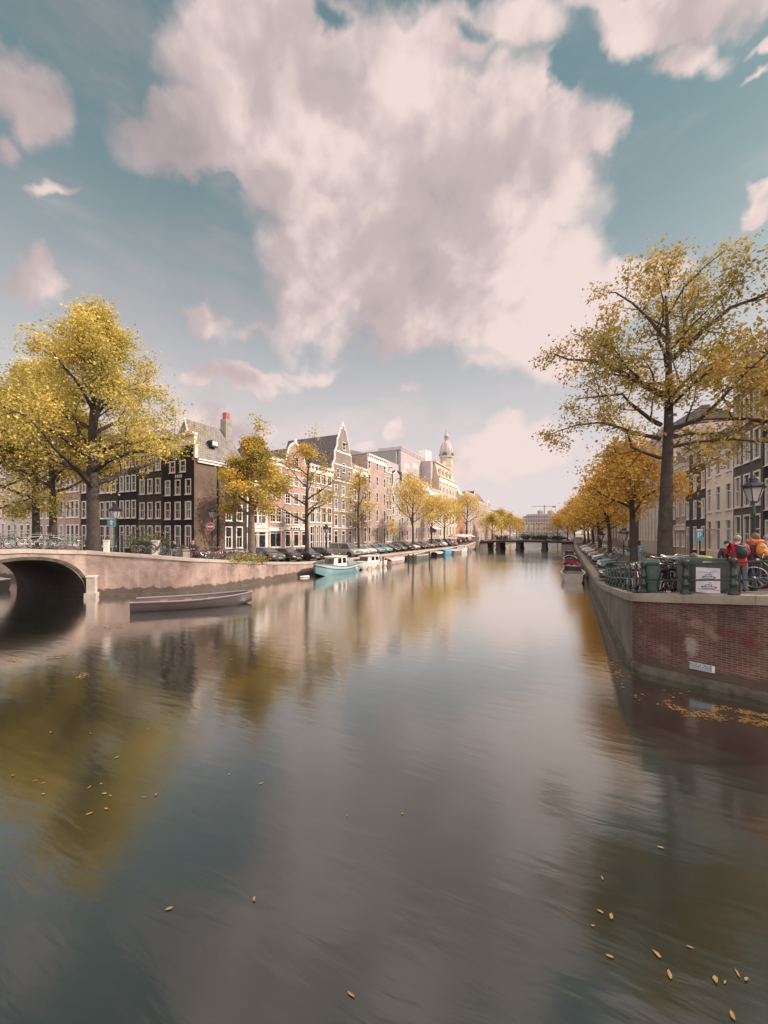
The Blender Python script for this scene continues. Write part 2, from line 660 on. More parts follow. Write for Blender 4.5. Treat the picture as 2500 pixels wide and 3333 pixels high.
def wnoise(vec, scale, detail, rough=0.55, col=False):
    n = N(wt, 'ShaderNodeTexNoise', i_Scale=scale, i_Detail=detail, i_Roughness=rough)
    wl.new(vec, n.inputs['Vector'])
    return n.outputs['Color' if col else 'Fac']


def wvec(op, a, b, s=None):
    n = N(wt, 'ShaderNodeVectorMath', operation=op)
    for i, v in enumerate((a, b)):
        if isinstance(v, (tuple, list, Vector)):
            n.inputs[i].default_value = tuple(v)
        else:
            wl.new(v, n.inputs[i])
    return n.outputs['Value' if op in ('LENGTH', 'DOT_PRODUCT') else 'Vector']


def sky_dir(dx, dy):
    """a bearing in the sky, measured on the 1659-wide view of the photograph"""
    px, py = dx * 1.507, dy * 1.507
    rx, ry = ray(px)
    return Vector((rx, ry, (1736 - py) / 1250)).normalized()


sepw = N(wt, 'ShaderNodeSeparateXYZ')
wl.new(DIR, sepw.inputs[0])
elev = sepw.outputs[2]
# wind-torn edges: bearings wander before the cloud masses are measured
w1 = wnoise(DIR, 3.2, 3.0, 0.6, True)
w2 = wnoise(DIR, 11.0, 4.0, 0.65, True)
off1 = wvec('MULTIPLY_ADD', w1, (0.26, 0.26, 0.26))
off1.node.inputs[2].default_value = (-0.13, -0.13, -0.13)
off2 = wvec('MULTIPLY_ADD', w2, (0.075, 0.075, 0.075))
off2.node.inputs[2].default_value = (-0.0375, -0.0375, -0.0375)
PW = wvec('ADD', wvec('ADD', DIR, off1), off2)

# cloud masses: bearing (x, y), half width, half height, strength
CLOUDS = [
    (610, 130, 250, 210, 1.0), (440, 310, 200, 105, 0.95), (800, 330, 340, 220, 1.15), (930, 150, 210, 130, 0.85),
    (1130, 370, 240, 220, 1.15), (1300, 320, 95, 85, 0.9), (840, 560, 300, 210, 1.1), (1080, 630, 280, 200, 1.15),
    (1190, 740, 160, 90, 1.0), (880, 700, 260, 90, 0.8), (1130, 110, 130, 120, 0.8), (660, 640, 130, 110, 0.7), (690, 250, 230, 170, 1.0),
    (1450, 55, 270, 115, 1.0), (1500, 170, 95, 75, 0.85), (1330, 20, 200, 70, 0.8), (1400, 570, 90, 60, 1.0), (1290, 640, 120, 90, 0.95),
    (20, 130, 100, 190, 0.85), (-10, 270, 60, 60, 0.7), (45, 570, 105, 52, 0.85), (430, 692, 100, 32, 0.8),
    (530, 783, 135, 38, 1.1), (420, 800, 70, 26, 0.9), (100, 395, 95, 26, 0.5), (470, 890, 150, 45, 0.95), (855, 935, 34, 26, 0.9),
    (885, 848, 55, 15, 0.6), (1110, 955, 130, 50, 1.05), (1010, 1005, 100, 42, 0.85), (1640, 395, 60, 32, 0.9),
    (1650, 180, 45, 32, 0.9), (1600, 250, 40, 20, 0.5), (780, 950, 35, 18, 0.6), (560, 690, 110, 24, 0.5), (720, 755, 140, 30, 0.55), (1060, 800, 200, 40, 0.4),
    # the rest of the sky, seen only in side views and in the water
    (2300, 300, 420, 260, 0.9), (-900, 200, 380, 240, 0.9), (700, -900, 900, 330, 0.8), (1900, -500, 500, 300, 0.9),
]


def cloud_field(P):
    acc = None
    for cx, cy, hw, hh, st in CLOUDS:
        c = sky_dir(cx, cy)
        r = sky_dir(cx + hw, cy)
        u = sky_dir(cx, cy - hh)
        e1 = (r - c * r.dot(c))
        r1 = e1.length
        e1.normalize()
        e2 = c.cross(e1)
        uu = u - c * u.dot(c)
        r2 = abs(uu.dot(e2))
        M = Matrix((e1, e2, c)).transposed()
        mp = N(wt, 'ShaderNodeMapping', vector_type='TEXTURE')
        mp.inputs['Rotation'].default_value = M.to_euler('XYZ')
        mp.inputs['Scale'].default_value = (r1, r2, 900)
        wl.new(P, mp.inputs['Vector'])
        ln = wvec('LENGTH', mp.outputs[0], (0, 0, 0))
        f = wmath('MULTIPLY_ADD', ln, -st, st * 1.25)
        acc = f if acc is None else wmath('SMOOTH_MAX', acc, f, 0.18)
    return acc


field = cloud_field(PW)
# holes of blue inside the masses
for hx, hy, hw, hh, st in ((745, 90, 52, 45, 0.6), (1010, 135, 70, 34, 0.4), (1200, 600, 42, 28, 0.45), (400, 300, 40, 40, 0.35), (1230, 200, 40, 60, 0.5), (500, 420, 60, 25, 0.3)):
    c = sky_dir(hx, hy)
    r = sky_dir(hx + hw, hy)
    e1 = (r - c * r.dot(c))
    r1 = e1.length
    e1.normalize()
    e2 = c.cross(e1)
    u = sky_dir(hx, hy - hh)
    r2 = abs((u - c * u.dot(c)).dot(e2))
    mp = N(wt, 'ShaderNodeMapping', vector_type='TEXTURE')
    mp.inputs['Rotation'].default_value = Matrix((e1, e2, c)).transposed().to_euler('XYZ')
    mp.inputs['Scale'].default_value = (r1, r2, 900)
    wl.new(PW, mp.inputs['Vector'])
    ln = wvec('LENGTH', mp.outputs[0], (0, 0, 0))
    hole = wmath('MULTIPLY_ADD', ln, -st, st, clamp=True)
    field = wmath('SUBTRACT', field, hole)
fb = wnoise(PW, 3.8, 4.5, 0.5)
fb2 = wnoise(wvec('ADD', DIR, (0.05, 0.03, 0.05)), 3.8, 4.0, 0.5)
dens = wmath('ADD', field, wmath('MULTIPLY_ADD', fb, 1.15, -0.62))
mrA = N(wt, 'ShaderNodeMapRange', interpolation_type='SMOOTHSTEP')
mrA.inputs[1].default_value = 0.10
mrA.inputs[2].default_value = 0.6
wl.new(dens, mrA.inputs[0])
# high thin veil
veil = wnoise(wvec('MULTIPLY', DIR, (1.2, 1.2, 4.0)), 2.2, 5.0, 0.6)
vr = N(wt, 'ShaderNodeMapRange', interpolation_type='SMOOTHSTEP')
vr.inputs[1].default_value = 0.42
vr.inputs[2].default_value = 0.85
vr.inputs[4].default_value = 0.55
wl.new(veil, vr.inputs[0])
alpha = wmath('MAXIMUM', wmath('MULTIPLY', mrA.outputs[0], 0.97), vr.outputs[0])
# cloud light: bright towards the sun, mauve grey in the thick bellies
lit = wmath('MULTIPLY_ADD', wmath('SUBTRACT', fb, fb2), 2.6, 0.62)
sunward = wvec('DOT_PRODUCT', DIR, tuple(SUN_DIR))
lit = wmath('ADD', lit, wmath('MULTIPLY_ADD', sunward, 0.55, -0.2))
lowd = N(wt, 'ShaderNodeMapRange')
lowd.inputs[1].default_value = 0.66
lowd.inputs[2].default_value = 0.05
lowd.inputs[4].default_value = 0.8
wl.new(elev, lowd.inputs[0])
lit = wmath('ADD', lit, lowd.outputs[0])
lit = wmath('SUBTRACT', lit, wmath('MULTIPLY', wmath('SUBTRACT', dens, 0.75, clamp=True), 0.22), clamp=True)
cl = N(wt, 'ShaderNodeValToRGB')
cl.color_ramp.interpolation = 'EASE'
for e, (p, c) in zip(cl.color_ramp.elements, ((0.0, (0.3, 0.255, 0.265)), (1.0, (0.66, 0.54, 0.51)))):
    e.position = p
    e.color = c4(c)
e = cl.color_ramp.elements.new(0.5)
e.color = c4((0.42, 0.345, 0.345))
wl.new(lit, cl.inputs[0])
# clear sky: Nishita, its blue pulled to the autumn teal of the place, pink haze low down
ns_ = mixc(wt, 1.0, sky.outputs[0], (0.13, 0.15, 0.105), 'MULTIPLY')
hz = N(wt, 'ShaderNodeMapRange', interpolation_type='SMOOTHSTEP')
hz.inputs[1].default_value = 0.72
hz.inputs[2].default_value = 0.06
wl.new(elev, hz.inputs[0])
ns_ = mixc(wt, 0.66, ns_, (0.118, 0.176, 0.19))
clear = mixc(wt, wmath('MULTIPLY', hz.outputs[0], 0.9), ns_, (0.62, 0.535, 0.54))
skyc = mixc(wt, alpha, clear, cl.outputs[0])
# unseen bright cloud added overhead and behind the camera as fill for the shaded bank
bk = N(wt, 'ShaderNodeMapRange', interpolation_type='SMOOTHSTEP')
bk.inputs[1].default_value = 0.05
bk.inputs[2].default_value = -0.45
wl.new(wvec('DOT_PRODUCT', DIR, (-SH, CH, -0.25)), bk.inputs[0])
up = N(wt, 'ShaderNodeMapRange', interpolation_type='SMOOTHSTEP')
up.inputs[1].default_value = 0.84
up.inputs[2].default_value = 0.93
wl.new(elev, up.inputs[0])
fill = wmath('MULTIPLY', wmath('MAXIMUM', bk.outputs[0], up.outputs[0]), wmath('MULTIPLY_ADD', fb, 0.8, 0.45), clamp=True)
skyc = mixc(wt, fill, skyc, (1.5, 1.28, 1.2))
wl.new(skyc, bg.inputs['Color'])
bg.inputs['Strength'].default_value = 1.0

# ---------------------------------------------------------------- water
wm, nt, ns, L, b = nodes_of('canal water')
tc = N(nt, 'ShaderNodeTexCoord')
no = N(nt, 'ShaderNodeTexNoise', i_Scale=0.14, i_Detail=4.0)
L.new(tc.outputs['Object'], no.inputs['Vector'])
L.new(ramp(nt, no.outputs['Fac'], [(0.3, (0.008, 0.011, 0.009)), (0.7, (0.014, 0.016, 0.011))]), b.inputs['Base Color'])
b.inputs['IOR'].default_value = 1.33
b.inputs['Specular IOR Level'].default_value = 0.0
rr = N(nt, 'ShaderNodeMapRange')
rr.inputs[1].default_value = 0.3
rr.inputs[2].default_value = 0.7
rr.inputs[3].default_value = 0.1
rr.inputs[4].default_value = 0.16
n2 = N(nt, 'ShaderNodeTexNoise', i_Scale=0.09, i_Detail=3.0)
L.new(tc.outputs['Object'], n2.inputs['Vector'])
L.new(n2.outputs['Fac'], rr.inputs[0])
L.new(rr.outputs[0], b.inputs['Roughness'])
mp = N(nt, 'ShaderNodeMapping')
mp.inputs['Scale'].default_value = (0.7, 2.8, 1.0)
mp.inputs['Rotation'].default_value = (0, 0, R(-28))
L.new(tc.outputs['Object'], mp.inputs['Vector'])
wv = N(nt, 'ShaderNodeTexNoise', i_Scale=1.1, i_Detail=3.5, i_Roughness=0.5, i_Distortion=0.3)
L.new(mp.outputs[0], wv.inputs['Vector'])
bp = N(nt, 'ShaderNodeBump', i_Strength=0.075, i_Distance=0.1)
L.new(wv.outputs['Fac'], bp.inputs['Height'])
L.new(bp.outputs['Normal'], b.inputs['Normal'])
# silky mirror of a long exposure: grazing water gives back nearly all of the sky, steep water a quarter
gl = N(nt, 'ShaderNodeBsdfGlossy')
gl.inputs['Color'].default_value = (0.97, 0.985, 0.96, 1)
L.new(rr.outputs[0], gl.inputs['Roughness'])
L.new(bp.outputs['Normal'], gl.inputs['Normal'])
lw = N(nt, 'ShaderNodeLayerWeight', i_Blend=0.5)
fr = ramp(nt, lw.outputs['Facing'], [(0.0, (.12,) * 3), (0.27, (.15,) * 3), (0.46, (.28,) * 3), (0.64, (.5,) * 3), (0.77, (.78,) * 3), (0.9, (.97,) * 3)])
ms = N(nt, 'ShaderNodeMixShader')
L.new(fr, ms.inputs[0])
L.new(b.outputs[0], ms.inputs[1])
L.new(gl.outputs[0], ms.inputs[2])
L.new(ms.outputs[0], nt.nodes['Material Output'].inputs['Surface'])
mb = MB()
mb.poly([(-260, -200, 0), (120, -200, 0), (120, 460, 0), (-260, 460, 0)])
structure(mb.build('water', wm))


# ---------------------------------------------------------------- ground
def interp(t, pts):
    if t <= pts[0][0]:
        return pts[0][1]
    for (a, va), (c, vc) in zip(pts, pts[1:]):
        if t <= c:
            return va + (vc - va) * (t - a) / (c - a)
    return pts[-1][1]


ZL = [(-12, 3.2), (-6, 3.52), (-3, 3.55), (0.4, 3.3), (2.5, 3.02), (5.1, 2.62), (9, 2.22), (13, 1.82), (18.3, 1.46), (24, 1.32), (84, 1.35), (92, 2.2), (98, 2.7), (106, 2.2), (118, 1.35), (400, 1.3)]
ZR = [(-10, 2.9), (0, 2.5), (4.9, 2.05), (9, 1.65), (13.8, 1.33), (20, 1.28), (84, 1.35), (92, 2.2), (98, 2.7), (106, 2.2), (118, 1.35), (400, 1.3)]
LQ = [(-32.3, 0.4), (-31.7, 1.3), (-30.45, 2.5), (-28.7, 3.9), (-27.55, 5.1), (-26.98, 6.9), (-26.85, 9), (-26.95, 18), (-26.5, 40), (-25.6, 80), (-24.2, 93)]
RQ = [(0, 93), (0, 14), (0, 9), (0, 5), (0, 0.9), (0.1, 0.3), (0.38, -0.12), (0.9, -0.39), (2.5, -1.08), (5, -2.16), (8, -3.46), (13, -5.6)]


def zl(y): return interp(y, ZL)
def zr(x, y): return interp(y, ZR) if y > 0 else 2.5 + 0.11 * min(max(x, 0), 9)
def lq(y): return interp(y, [(p[1], p[0]) for p in LQ])


mb = MB()
ys = [0.4, 1.3, 2.5, 3.9, 5.1, 6.9, 9, 11, 13, 15, 18, 21, 24, 40, 60, 84, 88, 92, 95, 98, 101, 106, 112, 118, 150, 200, 260, 330]
for a, c in zip(ys, ys[1:]):
    for x0, x1 in ((-39.3, None), (-42, -39.3)):
        if x1 is not None and a >= 15:
            continue
        xa, xc = (lq(a) - .3, lq(c) - .3) if x1 is None else (x1, x1)
        if a >= 93 and x1 is None:
            xa = xc = -24.5
        mb.poly([(x0, a, zl(a) - .03), (xa, a, zl(a) - .03), (xc, c, zl(c) - .03), (x0, c, zl(c) - .03)])
ys = [-40, -20, -12, -9, -6, -3, -1, 0.4]
for a, c in zip(ys, ys[1:]):
    mb.poly([(-42, a, zl(a) - .03), (-32.7, a, zl(a) - .03), (-32.7, c, zl(c) - .03), (-42, c, zl(c) - .03)])
for x0, x1 in ((-50, -42), (-62, -50), (-130, -62)):
    def zside(x, y):
        k = min(1, max(0, (-42 - x) / 14))
        return (zl(y) - .03) * (1 - k) + 1.75 * k
    yy = [3.4, 5, 7, 9, 11, 13, 15]
    for a, c in zip(yy, yy[1:]):
        mb.poly([(x0, a, zside(x0, a)), (x1, a, zside(x1, a)), (x1, c, zside(x1, c)), (x0, c, zside(x0, c))])
structure(mb.build('street', PAVE))
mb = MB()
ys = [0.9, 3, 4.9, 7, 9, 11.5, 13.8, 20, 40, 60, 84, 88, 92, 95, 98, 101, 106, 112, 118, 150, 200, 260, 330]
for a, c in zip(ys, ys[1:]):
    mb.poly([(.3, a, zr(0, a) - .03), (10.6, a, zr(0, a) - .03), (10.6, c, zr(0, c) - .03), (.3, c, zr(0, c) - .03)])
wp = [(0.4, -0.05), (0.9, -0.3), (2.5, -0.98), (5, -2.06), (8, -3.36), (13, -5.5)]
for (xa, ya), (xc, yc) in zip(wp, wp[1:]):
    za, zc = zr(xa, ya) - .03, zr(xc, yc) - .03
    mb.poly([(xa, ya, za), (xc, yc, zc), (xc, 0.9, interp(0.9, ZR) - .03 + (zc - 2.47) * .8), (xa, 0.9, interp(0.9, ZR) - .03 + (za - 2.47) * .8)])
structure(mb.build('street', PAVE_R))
mb = MB()
for x0, y0, x1, y1 in ((-3000, 15.2, -39.3, 340), (10.6, -60, 3000, 340), (-3000, 340, 3000, 4000), (-3000, -60, -130, 15.2)):
    mb.poly([(x0, y0, 1.18), (x1, y0, 1.18), (x1, y1, 1.18), (x0, y1, 1.18)])
structure(mb.build('ground', SOIL))


# ---------------------------------------------------------------- quay walls
def offs(pts, k):
    """polyline moved sideways (to its left) by k"""
    out = []
    for i, p in enumerate(pts):
        a, c = Vector(pts[max(0, i - 1)][:2]), Vector(pts[min(len(pts) - 1, i + 1)][:2])
        t = (c - a).normalized()
        out.append((p[0] - t.y * k, p[1] + t.x * k))
    return out


def quay(name, label, pts, ztop, m_wall, m_cop, m_ledge, group=None, lip=0.34, cat='quay wall'):
    """pts run with the water on their right"""
    root = thing(name, label, cat, (0, 0, 0), 0, group)
    zt = [ztop(*p) for p in pts]
    mb = MB()
    mb.loft([[(p[0], p[1], z - .24), (p[0], p[1], -1.5)] for p, z in zip(pts, zt)], cap=False, closed=False)
    mb.build('wall_face', m_wall, root, True)
    o1, o2 = offs(pts, -0.07), offs(pts, 0.5)
    mb = MB()
    rings = []
    for i in range(len(pts)):
        z = zt[i]
        rings.append([(*o1[i], z - .25), (*o1[i], z - .03), (o1[i][0] * .9 + pts[i][0] * .1, o1[i][1] * .9 + pts[i][1] * .1, z), (*o2[i], z), (*o2[i], z - .25)])
    mb.loft(rings)
    mb.build('coping', m_cop, root, True)
    o3 = offs(pts, -0.1)
    o4 = offs(pts, 0.2)
    mb = MB()
    rings = []
    for i in range(len(pts)):
        rings.append([(*o3[i], -.8), (*o3[i], lip - .12), (*pts[i], lip), (*o4[i], lip), (*o4[i], -.8)])
    mb.loft(rings)
    mb.build('footing', m_ledge, root, True)
    return root


def densify(pts, step=1.6):
    out = []
    for a, c in zip(pts, pts[1:]):
        n = max(1, int(math.dist(a, c) / step))
        for k in range(n):
            t = k / n
            out.append((a[0] + (c[0] - a[0]) * t, a[1] + (c[1] - a[1]) * t))
    out.append(pts[-1])
    return out


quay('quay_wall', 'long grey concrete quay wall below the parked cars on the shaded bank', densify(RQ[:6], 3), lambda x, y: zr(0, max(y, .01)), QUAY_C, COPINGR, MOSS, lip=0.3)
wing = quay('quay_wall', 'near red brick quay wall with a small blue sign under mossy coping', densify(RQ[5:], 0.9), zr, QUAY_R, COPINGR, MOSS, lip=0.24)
lqw = quay('quay_wall', 'curved pinkish brick quay wall between the arch bridge and the moored boats', densify(LQ, 1.4), lambda x, y: zl(y), QUAY_L, COPING, plain('wet dark footing', (.07, .06, .05), .8, .4, 2, bump=.4), lip=0.13)
dl = densify(LQ, 0.5)
mb = MB()
for i in range(2, len(dl) - 1, 4):
    if dl[i][1] > 60:
        break
    t = math.atan2(dl[i + 1][1] - dl[i][1], dl[i + 1][0] - dl[i][0])
    mb.obox((dl[i][0] + .03 * math.sin(t), dl[i][1] - .03 * math.cos(t), zl(dl[i][1]) - .12), (.018, .09, .255), t)
mb.build('coping_joint', GREYST, lqw)
# the two old marks on the near wall: a salt bloom over the sign and a wine red damp patch


def wing_point(px, py):
    dx, dy = ray(px)
    t = (CAM[1] + 0.432 * CAM[0]) / (-dy - 0.432 * dx)
    return CAM[0] + dx * t, CAM[1] + dy * t, zz(py, t)


def wall_spot(mt, c, size, colr, amt, nsc):
    nt = mt.node_tree
    b = nt.nodes['Principled BSDF']
    src = b.inputs['Base Color'].links[0].from_socket
    tc = N(nt, 'ShaderNodeTexCoord')
    mp = N(nt, 'ShaderNodeMapping', vector_type='TEXTURE')
    mp.inputs['Location'].default_value = c
    mp.inputs['Scale'].default_value = size
    nt.links.new(tc.outputs['Object'], mp.inputs['Vector'])
    ln = N(nt, 'ShaderNodeVectorMath', operation='LENGTH')
    nt.links.new(mp.outputs[0], ln.inputs[0])
    no = N(nt, 'ShaderNodeTexNoise', i_Scale=nsc, i_Detail=5.0, i_Roughness=0.7)
    mp2 = N(nt, 'ShaderNodeMapping')
    mp2.inputs['Scale'].default_value = (1, 1, 3)
    nt.links.new(tc.outputs['Object'], mp2.inputs['Vector'])
    nt.links.new(mp2.outputs[0], no.inputs['Vector'])
    ma = N(nt, 'ShaderNodeMath', operation='MULTIPLY_ADD')
    ma.inputs[1].default_value = 2.15
    nt.links.new(no.outputs['Fac'], ma.inputs[0])
    nt.links.new(ln.outputs['Value'], ma.inputs[2])
    f = ramp(nt, ma.outputs[0], [(0.0, (amt,) * 3), (1.0, (0, 0, 0))])
    r_ = nt.nodes[-1]
    r_.color_ramp.elements[0].position = 0.72
    r_.color_ramp.elements[1].position = 0.93
    mr = N(nt, 'ShaderNodeMath', operation='MULTIPLY')
    mr.inputs[1].default_value = 0.5
    nt.links.new(ma.outputs[0], mr.inputs[0])
    nt.links.new(mr.outputs[0], r_.inputs[0])
    nt.links.new(mixc(nt, f, src, colr), b.inputs['Base Color'])


wall_spot(QUAY_R, wing_point(2190, 2060), (1.1, 1.1, .7), (.085, .03, .027), .5, 2.0)
wall_spot(QUAY_R, wing_point(2250, 2105), (.24, .24, .5), (.34, .3, .28), .65, 7.0)
# joints of the coping and the sign on the near wall
mb = MB()
wd = Vector((2.5 - 8, -1.08 + 3.46, 0)).normalized()
for q in (1.3, 2.75, 4.25, 5.7):
    px_, py_ = q, -0.432 * q
    nrm = Vector((-0.3966, -0.918, 0))
    c = Vector((px_, py_, zr(px_, py_))) + nrm * 0.02
    mb.obox((c.x, c.y, c.z - .11), (0.012, 0.112, 0.235), math.atan2(-5.6, 13))
mb.build('coping_joint', DARKST, wing)
sx, sy, sd = on_z(2285, 2110, 0.75)
# on the wing plane y = -0.432 x
dx_, dy_ = ray(2285)
t_ = (CAM[1] + 0.432 * CAM[0]) / (-dy_ - 0.432 * dx_)
SGN = (CAM[0] + dx_ * t_, CAM[1] + dy_ * t_, zz(2171, t_))
sg = thing('wall_sign', 'small blue and white lettered plate screwed to the near red brick quay wall', 'sign', (SGN[0] - .3966 * .03, SGN[1] - .918 * .03, SGN[2]), math.atan2(-0.432, 1))
SIGNBLUE = plain('sign blue', (0.09, 0.2, 0.26), 0.4, 0.1, 6)
mb = MB()
mb.box(-.30, -.01, -.105, .30, .012, .105)
mb.build('plate', SIGNBLUE, sg)
SIGNW = plain('sign white', (0.6, 0.57, 0.55), 0.45, 0.06, 6)
mb = MB()
mb.box(.225, -.0135, -.1, .297, -.0105, .1)
mb.box(-.295, -.0125, -.1, .22, -.0105, -.09)
mb.box(-.295, -.0125, .09, .22, -.0105, .1)
mb.build('white_field', SIGNW, sg)
text_mesh('ZINKBUIS', 0.105, SIGNW, parent=sg, M=Matrix.Translation((-.04, -.014, .042)))
text_mesh('RIOLERING', 0.095, SIGNW, parent=sg, M=Matrix.Translation((-.04, -.014, -.045)))

# side canal walls beyond the arch bridge
quay('quay_wall', 'low brick quay wall of the side canal seen through the bridge arch', [(-42, 3.4), (-130, 3.4)][::-1], lambda x, y: 1.8 if x < -56 else 1.8 + (x + 56) / 14 * .9, QUAY_L, COPING, MOSS)

# ---------------------------------------------------------------- arch bridge on the left
BX = -32.3
AC, AH = -2.95, 3.34
br = thing('arch_bridge', 'pink brick bridge with one low round arch carrying the quay street', 'bridge', (BX, AC, 0))


def arch_z(y):
    q = (y - AC) / AH
    return 0.28 + 2.55 * math.sqrt(max(0, 1 - abs(q) ** 2.3)) if abs(q) < 1 else None


ysb = [-14, -10, -8, -6.8] + [AC + AH * math.sin(PI * (k / 24 - .5)) for k in range(25)] + [0.4]
ysb = sorted(ysb)
for xf, flip in ((BX, False), (-42, True)):
    mb = MB()
    for a, c in zip(ysb, ysb[1:]):
        ins = abs((a + c) / 2 - AC) < AH
        za = (arch_z(a) or .28) if ins else -1.5
        zc = (arch_z(c) or .28) if ins else -1.5
        q = [(xf, a, za), (xf, c, zc), (xf, c, zl(c) - .24), (xf, a, zl(a) - .24)]
        mb.poly([(p[0] - BX, p[1] - AC, p[2]) for p in (q[::-1] if flip else q)])
    mb.build('spandrel_wall', QUAY_L, br)
mb = MB()
for k in range(24):
    a, c = [AC + AH * math.sin(PI * ((k + j) / 24 - .5)) for j in (0, 1)]
    za, zc = arch_z(a) or .28, arch_z(c) or .28
    mb.poly([(0, a - AC, za), (-42 - BX, a - AC, za), (-42 - BX, c - AC, zc), (0, c - AC, zc)])
for y in (AC - AH, AC + AH):
    mb.poly([(0, y - AC, -1), (-42 - BX, y - AC, -1), (-42 - BX, y - AC, .28), (0, y - AC, .28)])
mb.build('vault', B_CHAR, br)
mb = MB()
rings = []
for k in range(37):
    th = PI * k / 36
    y, z = -AH * math.cos(th), 0.28 + 2.55 * math.sin(th) ** (2 / 2.3 * 1.0)
    y = -AH * (abs(math.cos(th)) ** (2 / 2.3)) * (1 if math.cos(th) > 0 else -1)
    n = Vector((0, -math.cos(th) * .8, math.sin(th))).normalized()
    jut = 0.05 + 0.02 * (k % 2)
    rings.append([(-.06, y, z), (jut, y, z), (jut, y + n.y * .2, z + n.z * .2), (-.06, y + n.y * .2, z + n.z * .2)])
mb.loft(rings)
mb.build('arch_ring', MOSS, br)
mb = MB()
rings = []
for y in [-14, -10, -8, -6, -4.5, -3, -1.5, -.5, .42]:
    z = zl(y)
    rings.append([(.09, y - AC, z - .27), (.09, y - AC, z), (-.45, y - AC, z), (-.45, y - AC, z - .27)])
mb.loft(rings)
for y in (-5.2, -3.9, -2.6, -1.3, -.1):
    mb.box(.085, y - AC - .008, zl(y) - .265, .094, y - AC + .008, zl(y) - .005, 1)
mb.build('coping', [COPING, GREYST], br)
mb = MB()
mb.box(-42 - BX, .4 - AC, .1, -.1, .9 - AC, 2.3)
mb.build('abutment', B_BROWN, br)
mb = MB()
px_, py_ = -31.95, 0.62
mb.obox((px_ - BX, py_ - AC, .62), (.5, .56, 1.7), R(45))
mb.obox((px_ - BX, py_ - AC, 1.49), (.58, .64, .1), R(45), 1)
mb.obox((px_ - BX + .02, py_ - AC - .02, .1), (.7, .76, .5), R(45))
mb.build('fender_pier', [STONE, plain('white cap', (0.72, 0.66, 0.62), .6)], br)


# ---------------------------------------------------------------- railings
def railing(label, pts, style, mt, group=None, rails=(0.93, 0.48), inset=0.22, every=1.45, pl=None, r=0.022):
    """posts along a polyline of (x, y, z): each post and each rail a part"""
    root = thing('railing', label, 'railing', pts[0], 0, group)
    P0 = Vector(pts[0])
    if pl is None:
        pl = [0.0]
        tot = sum((Vector(c) - Vector(a)).length for a, c in zip(pts, pts[1:]))
        n = max(1, round(tot / every))
        pl = [tot * k / n for k in range(n + 1)]

    def at(t):
        for a, c in zip(pts, pts[1:]):
            a, c = Vector(a), Vector(c)
            l = (c - a).length
            if t <= l + 1e-6:
                return a + (c - a) * (t / l)
            t -= l
        return Vector(pts[-1])
    mb = MB()
    if style == 'iron':
        prof = [(.10, 0), (.10, .05), (.062, .08), (.056, .2), (.07, .22), (.07, .25), (.042, .3), (.038, .44), (.058, .46), (.058, .51), (.036, .55), (.032, .86), (.055, .88), (.055, .96), (.04, 1.0), (.045, 1.03), (.015, 1.07)]
        mb.lathe(prof, 8)
    elif style == 'stout':
        prof = [(.15, 0), (.15, .06), (.105, .1), (.095, .25), (.12, .28), (.12, .32), (.075, .38), (.07, .5), (.1, .54), (.1, .6), (.07, .66), (.07, .84), (.1, .88), (.1, 1.0), (.05, 1.05)]
        mb.lathe(prof, 8, rot=PI / 8)
    else:
        mb.lathe([(.05, 0), (.05, .04), (.03, .07), (.027, .9), (.045, .92), (.045, .99), (.02, 1.02)], 6)
    pm = mb.mesh('post', mt, True)
    for t in pl:
        link('post', pm, root, at(t) - P0)
    for h in rails:
        mb = MB()
        mb.tube([tuple(Vector(p) - P0 + Vector((0, 0, h))) for p in pts], r, 6)
        mb.build('rail', mt, root, True)
    return root


# right corner: a tight file of posts along the quay, stout posts on the wing wall
rp = [(.26, y, zr(0, y)) for y in (11.5, 9, 6.5, 4.9, 3, 1.6, 0.75)]
railing('row of dark green iron posts with two rails along the shaded quay edge', rp, 'iron', GREENP, every=1.42)
w0 = (.42, .32, 2.52)
wps = [w0]
for px in (2232, 2387):
    dx_, dy_ = ray(px)
    t_ = (CAM[1] - .14 + 0.432 * CAM[0]) / (-dy_ - 0.432 * dx_)
    wps.append((CAM[0] + dx_ * t_, CAM[1] + dy_ * t_ + .0, zr(CAM[0] + dx_ * t_, -1)))
wps.append((4.6, -0.432 * 4.6 + .14, zr(4.6, -1)))
wps.append((6.4, -0.432 * 6.4 + .14, zr(6.4, -1)))
tt = [0]
for a, c in zip(wps, wps[1:]):
    tt.append(tt[-1] + math.dist(a, c))
railing('stout dark green railing on top of the near red brick quay wall', wps, 'stout', GREENP, pl=tt, r=0.026, rails=(.92, .42))
GREENPALE = plain('faded green paint', (0.12, 0.15, 0.135), 0.5, 0.25, 4)
railing('pale green railing along the top of the arch bridge', [(BX - .2, y, zl(y)) for y in (-13, -9, -6, -3, -1, .3)], 'thin', GREENPALE, every=2.1)
lw = [p for p in densify(LQ[:8], 1.2) if p[1] < 19.5]
lwi = offs(lw, 0.22)
railing('thin dark railing curving along the far quay in front of the bicycles', [(*p, zl(q[1])) for p, q in zip(lwi[1:], lw[1:])], 'thin', plain('dark rail paint', (0.035, 0.05, 0.047), .4, .2, 4), every=1.95)

